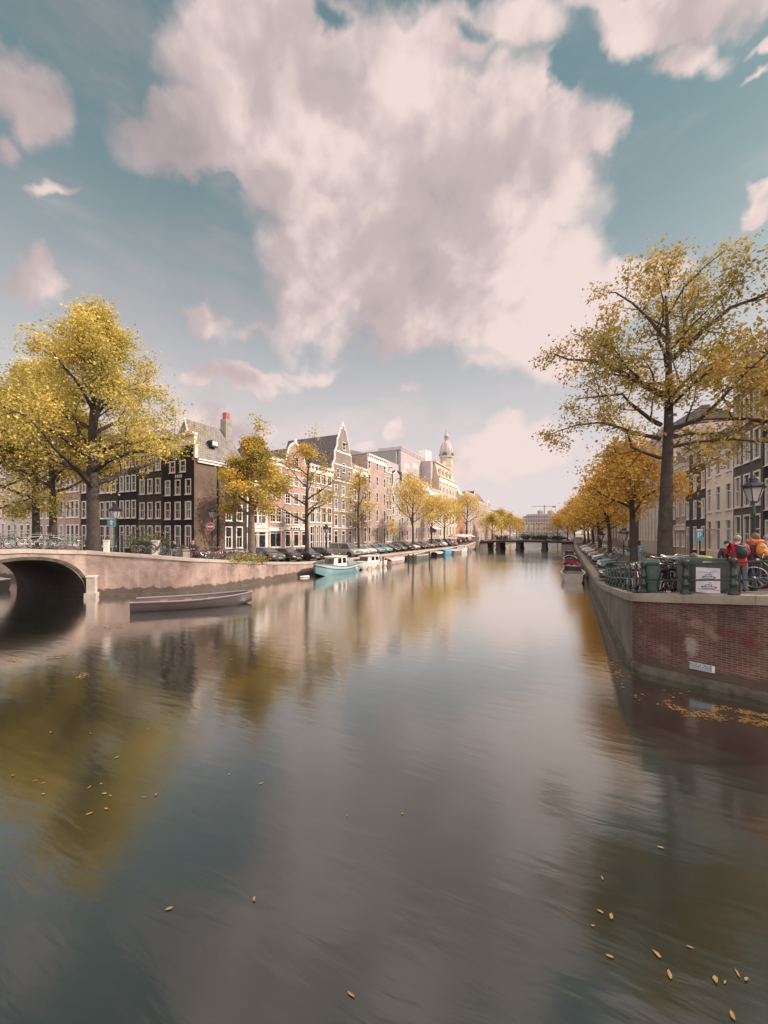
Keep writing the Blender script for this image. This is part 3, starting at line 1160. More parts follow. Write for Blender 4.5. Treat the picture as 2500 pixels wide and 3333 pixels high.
# ---------------------------------------------------------------- bridge across the canal, far down
fb_ = thing('girder_bridge', 'flat dark steel bridge on stone piers crossing the canal far ahead', 'bridge', (-12, 98, 0))
DARKG = plain('dark girder', (0.03, 0.026, 0.03), .6, .2, 1)
ox, oy = -12, 98
mb = MB()
prof = [(-24.4, 2.3), (-18, 2.62), (-12, 2.75), (-6, 2.66), (0.5, 2.45)]
rings = [[(x - ox, -5.2, z - .62), (x - ox, -5.2, z), (x - ox, 6, z), (x - ox, 6, z - .62)] for x, z in prof]
mb.loft(rings)
mb.build('deck', DARKG, fb_)
mb = MB()
rings = [[(x - ox, -5.35, z - .1), (x - ox, -5.35, z + .06), (x - ox, -5.0, z + .06), (x - ox, -5.0, z - .1)] for x, z in prof]
mb.loft(rings)
mb.build('deck_edge', GREYST, fb_)
for x in (-18.6, -13.4, -7.0):
    mb = MB()
    mb.box(x - .55 - ox, -4.9, -1, x + .55 - ox, 5.5, 2.2)
    mb.box(x - .7 - ox, -5.3, -1, x + .7 - ox, 5.8, .35)
    mb.build('pier', plain('pier brick', (0.07, 0.055, 0.055), .85, .3, 1.5), fb_)
for x0, x1 in ((-24.8, -21.4), (-2.9, 0.2)):
    mb = MB()
    mb.box(x0 - ox, -4.95, -1, x1 - ox, 5.5, 1.72)
    mb.build('abutment', STONE if x0 < -10 else GREYST, fb_)
for x in (-24.4, .9):
    mb = MB()
    mb.box(x - .9 - ox, -6.2, -1, x + .9 - ox, -4.2, 3.3)
    mb.box(x - 1.05 - ox, -6.35, 3.3, x + 1.05 - ox, -4.05, 3.55)
    mb.build('end_pillar', COPING, fb_)
for h in (.55, .95):
    mb = MB()
    mb.tube([(x - ox, -5.1, z + h) for x, z in prof], .03, 5)
    mb.build('rail', DARKG, fb_)
for k in range(12):
    x = -23 + k * 2
    mb = MB()
    mb.box(x - .04 - ox, -5.14, interp(x, prof), x + .04 - ox, -5.06, interp(x, prof) + 1.0)
    mb.build('post', DARKG, fb_)
quay('quay_wall', 'distant lit quay wall beyond the girder bridge on the sunny bank', densify([(-24.4, 105), (-25, 330)], 20)[:], lambda x, y: 1.3, QUAY_L, COPING, MOSS)
quay('quay_wall', 'distant quay wall beyond the girder bridge under the orange trees', densify([(0, 330), (0, 105)], 20)[:], lambda x, y: 1.3, QUAY_C, COPING, MOSS)
# ---------------------------------------------------------------- houses
WIN = {}


def window_meshes(w, h, style, wood):
    """frame (with sill) and pane, shared by every window of that size; opening centre bottom at the origin, facade at y=0"""
    key = (round(w, 2), round(h, 2), style, wood.name)
    if key in WIN:
        return WIN[key]
    f = MB()
    t = 0.13 if style != 'slim' else 0.09
    y0, y1 = -0.035, 0.10
    x = w / 2
    f.box(-x, y0, 0, -x + t, y1, h)
    f.box(x - t, y0, 0, x, y1, h)
    f.box(-x + t, y0, h - t, x - t, y1, h)
    f.box(-x + t, y0, 0, x - t, y1, t)
    f.box(-x - .06, -.11, -.07, x + .06, .02, 0)
    iw, b0, b1 = w - 2 * t, 0.03, 0.08
    if style in ('sash', 'six', 'slim'):
        f.box(-x + t, b0, h * .52 - .035, x - t, b1, h * .52 + .035)
        f.box(-.02, b0 + .005, t, .02, b1 - .005, h * .52 - .035)
        if style == 'six':
            f.box(-.02, b0 + .005, h * .52 + .035, .02, b1 - .005, h - t)
            for q in (.27, .77):
                f.box(-x + t, b0 + .008, h * q - .018, -.02, b1 - .008, h * q + .018)
                f.box(.02, b0 + .008, h * q - .018, x - t, b1 - .008, h * q + .018)
    elif style == 'tall':
        f.box(-x + t, b0, h * .7 - .04, x - t, b1, h * .7 + .04)
        f.box(-.025, b0 + .005, t, .025, b1 - .005, h * .7 - .04)
    elif style == 'shop':
        f.box(-x + t, b0, h * .8 - .04, x - t, b1, h * .8 + .04)
    elif style == 'grid':
        f.box(-.05, b0, t, .05, b1, h - t)
        for q in (.36, .68):
            f.box(-x + t, b0 + .004, h * q - .05, -.05, b1, h * q + .05)
            f.box(.05, b0 + .004, h * q - .05, x - t, b1, h * q + .05)
    elif style == 'cross':
        f.box(-.04, b0, t, .04, b1, h - t)
        f.box(-x + t, b0 + .004, h * .62 - .04, -.04, b1, h * .62 + .04)
        f.box(.04, b0 + .004, h * .62 - .04, x - t, b1, h * .62 + .04)
    p = MB()
    p.poly([(-x + t * .5, .09, t * .5), (x - t * .5, .09, t * .5), (x - t * .5, .09, h - t * .5), (-x + t * .5, .09, h - t * .5)])
    WIN[key] = (f.mesh('window', wood), p.mesh('pane', GLASS))
    return WIN[key]


def add_window(parent, u, z, w, h, style='sash', wood=WHITE, y=0.0, rz=0.0, far=False):
    fm, pm = window_meshes(w, h, style, wood)
    o = link('window', fm, parent, (u, y, z), rz)
    link('pane', pm, o)
    return o


def add_door(parent, u, z, w, h, mt, wood=WHITE):
    f = MB()
    x = w / 2
    f.box(-x, -.03, 0, -x + .12, .12, h)
    f.box(x - .12, -.03, 0, x, .12, h)
    f.box(-x + .12, -.03, h - .14, x - .12, .12, h)
    f.box(-x + .12, .02, h * .74, x - .12, .1, h * .74 + .09)
    o = f.build('door_frame', wood, parent, loc=(u, 0, z))
    d = MB()
    d.box(-x + .12, .06, 0, x - .12, .11, h * .74)
    for q in (.12, .42):
        d.box(-x + .22, .045, h * q, x - .22, .06, h * (q + .24))
    d.build('door', mt, o)
    p = MB()
    p.poly([(-x + .12, .1, h * .74 + .09), (x - .12, .1, h * .74 + .09), (x - .12, .1, h - .14), (-x + .12, .1, h - .14)])
    p.build('pane', GLASS, o)


def facade_wall(mb, w, h, holes, z0=-1.5, depth=0.14, m=0):
    us = sorted({0.0, w} | {round(a, 4) for q in holes for a in (q[0], q[2])})
    vs = sorted({z0, h} | {round(a, 4) for q in holes for a in (q[1], q[3])})
    for a, c in zip(us, us[1:]):
        for d, e in zip(vs, vs[1:]):
            mu, mv = (a + c) / 2, (d + e) / 2
            if any(q[0] < mu < q[2] and q[1] < mv < q[3] for q in holes):
                continue
            mb.poly([(a, 0, d), (c, 0, d), (c, 0, e), (a, 0, e)], m)
    for a, d, c, e in holes:
        mb.poly([(a, 0, d), (a, 0, e), (a, depth, e), (a, depth, d)], m)
        mb.poly([(c, 0, d), (c, depth, d), (c, depth, e), (c, 0, e)], m)
        mb.poly([(a, 0, e), (c, 0, e), (c, depth, e), (a, depth, e)], m)
        mb.poly([(a, 0, d), (a, depth, d), (c, depth, d), (c, 0, d)], m)


def gable_outline(kind, w, gh):
    x = w / 2
    if kind == 'bell':
        half = [(1, 0), (1, .1), (.86, .18), (.74, .32), (.66, .5), (.58, .66), (.56, .72), (.5, .78), (.4, .88), (.22, .96), (0, 1)]
    elif kind == 'neck':
        half = [(1, 0), (1, .08), (.9, .14), (.74, .22), (.62, .38), (.56, .56), (.55, .78), (.62, .8), (.62, .85), (.3, .93), (0, 1)]
    elif kind == 'step':
        half = [(1, 0), (1, .27), (.93, .29), (.8, .36), (.8, .5), (.7, .54), (.57, .62), (.55, .73), (.46, .76), (.33, .86), (.31, .92), (.13, .94), (.13, 1), (0, 1)]
    elif kind == 'spout':
        half = [(1, 0), (1, .08), (.22, .86), (.22, 1), (0, 1)]
    else:
        half = [(1, 0), (0, 1)]
    r = [(a * x, v * gh) for a, v in half]
    return r + [(-a, v) for a, v in r[-2::-1]]


def house(name, label, org, rz, w, h, rows, wall, dp=9.0, trim=WHITE, gable='cornice', gh=2.5, roof=None, rh=3.0, wood=WHITE, group=None,
          door=None, corn=0.75, base=None, style='sash', cat='house', hip=False, ridge_w=None, attic=True, chimney=False, awning=None, doorm=None, bands=False, shop=None):
    """local frame: facade on y=0 from x=0 to w looking to -y, street at z=0, eaves at h.
    rows: (sill, height, count, width, style[, where a door goes])"""
    root = thing(name, label, cat, org, rz, group)
    holes, wins = [], []
    for row in rows:
        z, hh, n, ww, st = row[:5]
        dr = row[5] if len(row) > 5 else None
        m0 = 0.35 if n > 1 else 0
        for k in range(n):
            u = w * (k + .5) / n if n < 2 else m0 + ww / 2 + (w - 2 * m0 - ww) * k / (n - 1)
            if dr == k:
                holes.append((u - ww / 2, .25, u + ww / 2, z + hh))
                wins.append((u, .25, ww, z + hh - .25, 'door'))
            else:
                holes.append((u - ww / 2, z, u + ww / 2, z + hh))
                wins.append((u, z, ww, hh, st))
    mb = MB()
    facade_wall(mb, w, h, holes)
    mb.poly([(0, 0, -1.5), (0, 0, h), (0, dp, h), (0, dp, -1.5)])
    mb.poly([(w, 0, -1.5), (w, dp, -1.5), (w, dp, h), (w, 0, h)])
    mb.poly([(0, dp, -1.5), (0, dp, h), (w, dp, h), (w, dp, -1.5)])
    mb.poly([(0, .16, h - .02), (w, .16, h - .02), (w, dp, h - .02), (0, dp, h - .02)])
    mb.build('wall', wall, root)
    for u, z, ww, hh, st in wins:
        if st == 'door':
            add_door(root, u, z, ww, hh, doorm or BLACKP, wood)
        else:
            add_window(root, u, z, ww, hh, st, wood)
    if base:
        mb = MB()
        mb.box(-.02, -.06, -1.5, w + .02, -.004, .55)
        mb.build('plinth', base, root)
    if bands:
        for row in rows[1:]:
            mb = MB()
            mb.box(0.0, -.07, row[0] - .36, w, -.004, row[0] - .2)
            mb.build('string_course', trim, root)
    if shop:
        mb = MB()
        mb.box(.02, -.16, shop[0], w - .02, -.006, shop[0] + .5)
        mb.box(-.0, -.24, shop[0] + .5, w, -.006, shop[0] + .62)
        mb.build('shop_fascia', shop[1], root)
    roof = roof or SLATE
    if gable == 'cornice':
        mb = MB()
        mb.box(-.02, -.10, h - corn, w + .02, .0, h - .18)
        mb.box(-.05, -.42, h - .18, w + .05, .1, h + .06)
        mb.box(-.08, -.5, h + .06, w + .08, .1, h + .16)
        nb = max(3, int(w / .85))
        for k in range(nb):
            u = .25 + (w - .5) * k / (nb - 1)
            mb.box(u - .08, -.36, h - .45, u + .08, -.1, h - .18)
        mb.build('cornice', trim, root)
        if rh > 0:
            mb = MB()
            i0 = 1.3 if hip else 0.0
            mb.poly([(0, .12, h + .1), (w, .12, h + .1), (w - i0, dp * .42, h + rh), (i0, dp * .42, h + rh)])
            mb.poly([(w, dp, h + .1), (0, dp, h + .1), (i0, dp * .42, h + rh), (w - i0, dp * .42, h + rh)])
            mb.poly([(0, dp, h + .1), (0, .12, h + .1), (i0, dp * .42, h + rh)])
            mb.poly([(w, .12, h + .1), (w, dp, h + .1), (w - i0, dp * .42, h + rh)])
            mb.build('roof', roof, root)
    else:
        out = gable_outline(gable, w, gh)
        mb = MB()
        mb.prism_y([(w / 2 + a, h + v) for a, v in out], 0.0, 0.28)
        mb.build('gable', wall, root)
        mb = MB()
        mb.tube([(w / 2 + a, .1, h + v + .05) for a, v in out], .16, 6)
        mb.box(-.04, -.12, h - .16, w + .04, -.004, h + .06)
        if gable in ('neck', 'bell', 'step'):
            mb.prism_y([(w / 2 - .3, h + gh - .05), (w / 2 + .3, h + gh - .05), (w / 2 + .16, h + gh + .45), (w / 2, h + gh + .8), (w / 2 - .16, h + gh + .45)], .0, .24)
        mb.build('gable_coping', trim, root)
        if attic:
            ww = min(1.0, w * .2)
            hh = min(1.7, gh * .32)
            add_window(root, w / 2, h + gh * .16, ww, hh, 'slim', wood, y=-.09)
        mb = MB()
        mb.box(w / 2 - .06, -.9, h + gh * .66, w / 2 + .06, .05, h + gh * .66 + .14)
        mb.build('hoist_beam', BLACKP, root)
        mb = MB()
        rr_ = gh * .86 if gable != 'spout' else gh * .9
        a = .15
        mb.poly([(a, .2, h), (w / 2, .2, h + rr_), (w / 2, dp, h + rr_), (a, dp, h)])
        mb.poly([(w / 2, .2, h + rr_), (w - a, .2, h), (w - a, dp, h), (w / 2, dp, h + rr_)])
        mb.poly([(a, dp, h), (w / 2, dp, h + rr_), (w - a, dp, h)])
        mb.build('roof', roof, root)
    if chimney:
        mb = MB()
        cx_, cy_ = w * chimney, dp * .42
        zt_ = h + max(rh, gh * .86) + .9
        mb.box(cx_ - .35, cy_ - .4, h, cx_ + .35, cy_ + .4, zt_)
        mb.box(cx_ - .42, cy_ - .47, zt_, cx_ + .42, cy_ + .47, zt_ + .12)
        c = mb.build('chimney', B_BROWN, root)
        mb = MB()
        for q in (-.16, .16):
            mb.lathe([(.1, 0), (.1, .4), (.12, .42)], 7, (cx_ + q, cy_, zt_ + .1))
        mb.build('chimney_pot', REDTILE, c)
    if awning:
        z, u0, u1, mt = awning
        mb = MB()
        mb.poly([(u0, -1.5, z - .5), (u1, -1.5, z - .5), (u1, -.01, z), (u0, -.01, z)])
        mb.poly([(u0, -1.5, z - .7), (u1, -1.5, z - .7), (u1, -1.5, z - .5), (u0, -1.5, z - .5)])
        mb.build('awning', mt, root)
    return root


def stoop(root, u, w, n, z, mt, away=1):
    """steps along the facade up to the front door, with an iron rail"""
    mb = MB()
    for k in range(n):
        mb.box(u + away * .3 * k if away > 0 else u - .3 * (k + 1), -1.25, -.5, (u + .3 * (k + 1)) if away > 0 else u - .3 * k, -.08, z * (k + 1) / n)
    x0 = u + away * .3 * n
    mb.box(min(x0, x0 + away * w), -1.25, -.5, max(x0, x0 + away * w), -.08, z)
    s = mb.build('stoop', mt, root)
    mb = MB()
    p = [(u, -1.2, .9), (x0, -1.2, z + .9), (x0 + away * w, -1.2, z + .9)]
    mb.tube(p, .025, 5)
    for q in p:
        mb.tube([(q[0], q[1], q[2] - .9), q], .02, 5)
    mb.build('stoop_rail', BLACKP, s)


XF = -39.0   # facades of the sunny row
XR = 10.5    # facades of the shaded row
YS = 14.4    # facades along the side canal


def std(h, n, ww, floors, style='sash', first=1.1, dr=None, k=.62, g0=None, gs=None, low=.5):
    """rows of windows for a house of that height; the storeys shrink upwards"""
    tot = h - 1.0
    wts = [1.18 - .1 * i for i in range(floors)]
    s = sum(wts)
    rows = []
    z = low
    for i, wq in enumerate(wts):
        fh = tot * wq / s
        st = style if i or not gs else gs
        row = [z + fh * .2, fh * k + (fh * .08 if i == 0 else 0), n, ww * (1.05 if i == 0 else 1), st]
        if i == 0 and dr is not None:
            row.append(dr)
        rows.append(tuple(row))
        z += fh
    return rows


def row_left(p0, p1, pytop, **k):
    """a house of the sunny row seen between two columns of the photograph; its eaves seen at pytop over p0"""
    y0, d0 = on_x(p0, XF)[1:]
    y1 = on_x(p1, XF)[1]
    z0 = zl(y0) - .03
    return (XF, y0 + .0, z0), PI / 2, y1 - y0 - .02, zz(pytop, d0) - z0


def L(label, p0, p1, pytop, n, ww, floors, wall, style='sash', dr=None, gs=None, kk=.62, name='canal_house', back=0.0, tall0=None, **kw):
    org, rz, w, h = row_left(p0, p1, pytop)
    org = (org[0] - back, org[1], org[2])
    rows = std(h, n, ww, floors, style, dr=dr, gs=gs, k=kk)
    if tall0:
        z1 = rows[1][0] - .55
        rows[0] = (.35, z1 - .35, tall0[0], tall0[1], 'grid')
    return house(name, label, org, rz, w, h, rows, wall, **kw)


# --- the sunny row along the canal, from the corner house onwards
PLASTER = plain('white plaster', (0.66, 0.6, 0.555), .7, .1, 1.0)
PINKPL = plain('pinkish plaster', (0.6, 0.5, 0.45), .7, .12, 1.0)
GREYPL = plain('grey plaster', (0.38, 0.35, 0.34), .7, .12, 1.0)
DOORG = plain('dark green door', (0.02, 0.035, 0.03), .35, .1, 3)
DOORR = plain('red door', (0.2, 0.03, 0.025), .4, .1, 3)

# corner house: black front on the side canal, brown brick flank on the main canal
zc = 2.1
cy1 = on_x(803, XF)[1]
cw, cdp = 5.35, cy1 - YS
CE = 15.6 - zc      # top of the front's cornice
CS = 12.75 - zc     # eaves on the flank
ch = thing('corner_house', 'black fronted corner house with brown brick flank and steep grey tiled roof', 'house', (XF - cw, YS, zc))
rws = [(.75, 2.55, 3, 1.02, 'sash', 0), (4.0, 2.0, 3, 1.0, 'sash'), (6.75, 1.75, 3, .95, 'sash'), (9.3, 1.35, 2, 1.0, 'sash')]
holes, wins = [], []
for z, hh, n, ww, st, *dr in rws:
    for k in range(n):
        u = .95 + 1.72 * k if n == 3 else 1.75 + 1.75 * k
        if dr and k == dr[0]:
            holes.append((u - ww / 2, .1, u + ww / 2, z + hh))
            wins.append((u, .1, ww, z + hh - .1, 'door'))
        else:
            holes.append((u - ww / 2, z, u + ww / 2, z + hh))
            wins.append((u, z, ww, hh, st))
mb = MB()
facade_wall(mb, cw, CE - 1.2, holes, -1.5)
mb.build('front_wall', B_DARK, ch)
for u, z, ww, hh, st in wins:
    if st == 'door':
        add_door(ch, u, z, ww, hh, BLACKP)
    else:
        add_window(ch, u, z, ww, hh, st)
mb = MB()
fl = []
u0 = 4.05
FW = [(u0 + .75, 3.9, 1.0, 2.1), (u0 + 2.45, 3.9, 1.0, 2.1), (u0 + .75, .55, 1.1, 2.7), (u0 + 2.45, .55, 1.1, 2.7), (u0 + .75, 7.0, 1.0, 1.7), (u0 + 2.45, 7.0, 1.0, 1.7)]
hl = [(u - w / 2, z, u + w / 2, z + h) for u, z, w, h in FW]
facade_wall(mb, cdp, CS, hl, -1.5)
nf = len(mb.v)
mb.v = [(cw - y, x, z) for x, y, z in mb.v]
# brown flank near the corner, green-black beyond
mb.m = [1 if sum(mb.v[i][1] for i in f) / len(f) > u0 - .2 else 0 for f in mb.f]
mb.poly([(0, 0, -1.5), (0, 0, CS), (0, cdp, CS), (0, cdp, -1.5)])
mb.poly([(0, cdp, -1.5), (0, cdp, CS), (cw, cdp, CS), (cw, cdp, -1.5)])
mb.build('flank_wall', [B_SIDE, B_GREEN], ch)
for u, z, w, h in FW:
    o = add_window(ch, cw, z, w, h, 'sash', WHITE, u, PI / 2)
mb = MB()
mb.box(cw - .0, u0 - .95, -1, cw + .12, u0 - .75, CS)
mb.build('drainpipe', BLACKP, ch)
# front cornice board with rounded shoulders
mb = MB()
mb.box(-.05, -.05, CE - 1.2, cw + .06, .3, CE - .25)
mb.box(-.15, -.3, CE - .25, cw + .16, .3, CE - .1)
mb.box(-.2, -.42, CE - .1, cw + .2, .3, CE + .05)
mb.box(-.08, -.12, CE - 1.3, cw + .08, .02, CE - 1.2)
mb.box(cw - .02, -.06, CS + .1, cw + .22, .3, CE - 1.2)
cb = mb.build('cornice', CREAM, ch)
mb = MB()
mb.box(1.95, -.08, CE - .95, 2.95, -.045, CE - .5)
mb.build('louvre', BLACKP, ch)
mb = MB()
mb.box(cw - .02, .3, CS - .35, cw + .25, cdp, CS - .08)
mb.box(cw - .02, .3, CS - .08, cw + .4, cdp, CS + .06)
mb.build('eaves_gutter', WHITE, ch)
RZ = zz(1349, 46) - zc
RZ = 17.75 - zc
mb = MB()
xm = cw / 2
ye = cdp - .6
mb.poly([(cw + .2, .3, CS), (cw + .2, cdp, CS), (xm, ye, RZ), (xm, .9, RZ)])
mb.poly([(-.1, cdp, CS), (-.1, .3, CS), (xm, .9, RZ), (xm, ye, RZ)])
mb.poly([(-.1, .3, CS), (cw + .2, .3, CS), (xm, .9, RZ)])
mb.poly([(cw + .2, cdp, CS), (-.1, cdp, CS), (xm, ye, RZ)])
rf = mb.build('roof', SLATEG, ch)
mb = MB()
mb.tube([(cw * .86, .22, CS + (RZ - CS) * .28), (xm, .84, RZ + .04)], .09, 5)
mb.build('barge_board', CREAM, rf)
mb = MB()
mb.box(xm - .2, ye - 1.0, RZ - 1.6, xm + .75, ye + .0, RZ + 1.35)
c = mb.build('chimney', GREYST, rf)
mb = MB()
mb.box(xm - .0, ye - .85, RZ + 1.35, xm + .6, ye - .2, RZ + 2.2)
mb.build('chimney_pot', plain('red chimney pot', (.33, .1, .07), .7, .2, 3), c)
mb = MB()
mb.box(cw * .78, 2.7, CS + 1.9, cw * .93, 3.5, CS + 2.7)
d = mb.build('dormer', BLACKP, rf)
mb = MB()
mb.box(cw * .93, 2.76, CS + 2.1, cw * .93 + .03, 3.06, CS + 2.62)
mb.box(cw * .93, 3.14, CS + 2.1, cw * .93 + .03, 3.44, CS + 2.62)
mb.build('dormer_window', WHITE, d)
mb = MB()
for k in range(4):
    mb.box(2.25 + .32 * k, -.05, 8.68, 2.4 + .32 * k, -.003, 9.05)
mb.build('wall_anchor', WHITE, ch)
mb = MB()
mb.box(1.75, -1.3, -1.4, cw - .1, -.02, .55)
mb.box(1.7, -1.36, .55, cw - .05, -.02, .68)
mb.build('front_terrace_wall', GREYST, ch)
mb = MB()
mb.box(cw + .02, .2, -1.4, cw + 1.9, 5.8, .2)
mb.box(cw + .02, .1, .2, cw + 2.05, 5.95, .34, 1)
mb.build('cellar_entrance', [DARKST, STONE], ch)

h = L('low white plastered house with panelled shop front right behind the dense golden tree', 804, 872, 1560, 2, 1.7, 3, PLASTER, 'cross', gs='shop', gable='cornice', rh=2.2, shop=(3.35, CREAM), kk=.6)
h = L('narrow red brick house with one wide dark shop window next to the white house', 872, 922, 1490, 2, 1.25, 4, B_RED, 'six', gs='shop', gable='cornice', rh=2.6, shop=(3.5, WHITE), base=STONE)
h = L('red brick house with white lower shop front and a pedimented dormer above the leaves', 922, 1003, 1520, 3, 1.3, 4, B_RED, 'six', gs='shop', gable='bell', gh=4.0, shop=(3.7, WHITE), base=STONE)
mb = MB()
for k in range(4):
    mb.ell((1.6 + k * .62, -.25, 3.93), (.24 - .05 * (k % 2), .03, .13 + .04 * (k % 2)), 8, 5)
mb.build('shop_lettering', BLACKP, h)
h = L('house with a tall white grid of ground floor windows and carved cornice', 1004, 1083, 1512, 4, 1.35, 4, B_TAUPE, 'cross', gs='cross', gable='cornice', rh=0.0, corn=1.1, kk=.78, tall0=(5, 1.75))
org, rz, w, hh = row_left(1084, 1149, 1560)
hf = house('gabled_house', 'tall grey brick house with curved white edged gable and long dark roof behind', org, rz, w, hh, std(hh, 3, 1.2, 4, 'tall', k=.68, dr=0), brick('mouse grey brick', (.21, .175, .16), (.26, .215, .195), (.27, .23, .21), grime=.2, bump=.2),
           dp=12.8, gable='step', gh=zz(1392, 72) - (hh + org[2]), roof=SLATE, bands=True)
stoop(hf, w * .15, 1.4, 6, 1.2, STONE)
gh_ = zz(1392, 72) - (hh + org[2])
mb = MB()
mb.box(w * .12, -.08, hh + gh_ * .5, w * .88, -.004, hh + gh_ * .5 + .28)
mb.box(w * .06, -.08, hh + gh_ * .27, w * .94, -.004, hh + gh_ * .27 + .22)
mb.build('gable_band', WHITE, hf)
add_window(hf, w / 2, hh + gh_ * .56, 1.0, 1.5, 'slim', WHITE, y=-.09)
for u_ in (.22, .78):
    add_window(hf, w * u_, hh + .5, .9, 1.6, 'slim', WHITE, y=-.09)
h = L('narrow brown brick house with a broad white cornice beside the stepped gable', 1149, 1196, 1518, 2, 1.15, 4, B_BROWN, 'tall', gable='cornice', rh=2.4, roof=SLATEG, corn=1.7)
h = L('tall mauve brick house with bracketed cream cornice and rounded mansard side', 1196, 1257, 1478, 3, 1.05, 5, B_PURP, 'slim', dr=2, gable='cornice', rh=1.2, roof=LEAD, corn=1.3, base=STONE)
stoop(h, 1.2, 1.2, 6, 1.1, GREYST)
h = L('narrow dark mauve brick house with a hoist arm left of the bell gable', 1257, 1275, 1535, 2, .95, 5, B_PURP, 'slim', gable='spout', gh=1.6, base=STONE)
h = L('pale blue grey house with a white edged bell shaped gable', 1275, 1306, 1600, 2, 1.2, 4, GREYPL, 'tall', gable='neck', gh=5.0, kk=.68, roof=COPPER)
h = L('mauve brick house with white scrolled neck gable in front of the zinc roofed block', 1306, 1331, 1590, 2, 1.1, 4, B_PURP, 'slim', gable='neck', gh=4.6)
h = L('brown brick house with a level white bracketed cornice behind the pale yellow tree', 1331, 1360, 1550, 3, 1.0, 4, B_TAUPE, 'slim', gable='cornice', rh=2.0, corn=1.5)
h = L('brick house topped by a white attic with a pointed white finial', 1360, 1398, 1565, 3, 1.1, 4, B_PURP, 'slim', gable='cornice', rh=2.5, corn=2.2)
h = L('low brick house with open white balustrade before the tower building', 1398, 1430, 1590, 3, 1.1, 4, B_TAUPE, 'slim', gable='cornice', rh=0, corn=2.0, awning=(4.0, .5, 7.5, WHITE))
# the department store with its corner tower
org, rz, w, hh = row_left(1430, 1487, 1548)
ts = house('tower_building', 'large cream stone store with rows of arched windows and a parapet under the domed tower', org, rz, w, hh, std(hh, 6, 1.5, 6, 'tall', k=.7), B_YEL, dp=24, trim=CREAM, gable='cornice', rh=0, corn=1.8, bands=True)
d0 = on_x(1432, XF)[2]
at = zz(1498, d0) - org[2]
mb = MB()
mb.loft([[(.3, .5, hh), (w - .3, .5, hh), (w - .3, 20, hh), (.3, 20, hh)], [(.6, 1.6, at - .6), (w * .8, 1.6, at - .6), (w * .8, 20, at - .6), (.6, 20, at - .6)]])
mb.box(.3, 1.2, at - .6, w * .82, 20, at)
atc = mb.build('attic_storey', B_YEL, ts)
for k in range(4):
    add_window(atc, w * (.12 + .19 * k), hh + .5, 1.3, (at - hh) * .5, 'slim', CREAM, y=.55)
xd = -44.0
y0, dd = on_x(1453, xd)[1:]
rd = 21.5 / 1250 * dd
zb0 = zz(1556, dd)
tb = thing('domed_tower', 'slim tower with pale ribbed dome and lantern above the cream store', 'tower', (xd, y0, zb0), PI / 2)
th = zz(1484, dd) - zb0
dh = zz(1436, dd) - zz(1484, dd)
mb = MB()
mb.lathe([(rd * .92, -6), (rd * .92, th * .86), (rd * 1.04, th * .9), (rd * 1.04, th)], 8, rot=PI / 8)
mb.build('drum', B_YEL, tb)
mb = MB()
prof = [(.95, 0), (1.0, .18), (.97, .4), (.84, .64), (.6, .84), (.38, .96), (.33, 1)]
mb.lathe([(rd * a, th + dh * c) for a, c in prof], 16)
mb.build('dome', LEAD, tb, True)
mb = MB()
for k in range(8):
    a = PI / 4 * k + PI / 8
    mb.tube([(rd * 1.02 * r_ * math.cos(a), rd * 1.02 * r_ * math.sin(a), th + dh * z_) for r_, z_ in prof], .1, 5)
mb.build('dome_rib', CREAM, tb)
mb = MB()
z1 = th + dh
u = rd / 3.9
for k in range(8):
    a = PI / 4 * k
    mb.tube([(rd * .27 * math.cos(a), rd * .27 * math.sin(a), z1), (rd * .27 * math.cos(a), rd * .27 * math.sin(a), z1 + 1.6)], .12, 5)
mb.lathe([(rd * .34, z1), (rd * .34, z1 + .25), (rd * .15, z1 + .26)], 8)
zt_ = zz(1392, dd) - zb0
mb.lathe([(rd * .36, z1 + 1.6), (rd * .38, z1 + 1.9), (rd * .26, z1 + 2.5), (rd * .13, z1 + 3.1), (rd * .08, z1 + 3.5), (rd * .13, z1 + 3.9), (rd * .06, z1 + 4.4), (.06, z1 + 4.9), (.03, zt_)], 10)
mb.build('lantern', LEAD, tb, True)
for k in range(4):
    a = PI / 2 * k
    f = MB()
    f.lathe([(rd * .36, 0), (rd * .36, .1), (rd * .3, .12)], 16)
    M = Matrix.Rotation(a, 4, 'Z') @ Matrix.Translation((0, -rd * .86, th * .62)) @ Matrix.Rotation(PI / 2, 4, 'X')
    f.v = [tuple(M @ Vector(p)) for p in f.v]
    f.build('clock_face', WHITE, tb)
    f = MB()
    f.prism_y([(rd * .42 * math.cos(q * PI / 8), th + rd * .42 * math.sin(q * PI / 8)) for q in range(9)], -rd * 1.05, -rd * .85)
    f.v = [tuple(Matrix.Rotation(a, 4, 'Z') @ Vector(p)) for p in f.v]
    f.build('arched_dormer', plain('dark verdigris', (.06, .12, .11), .6, .2, 1), tb)
# zinc roofed block behind
XZ = -44.5
y0 = on_x(1256, XZ)[1]


def fz(px): return on_x(px, XZ)[1] - y0


def hz_(py, px): return zz(py, on_x(px, XZ)[2]) - 1.3


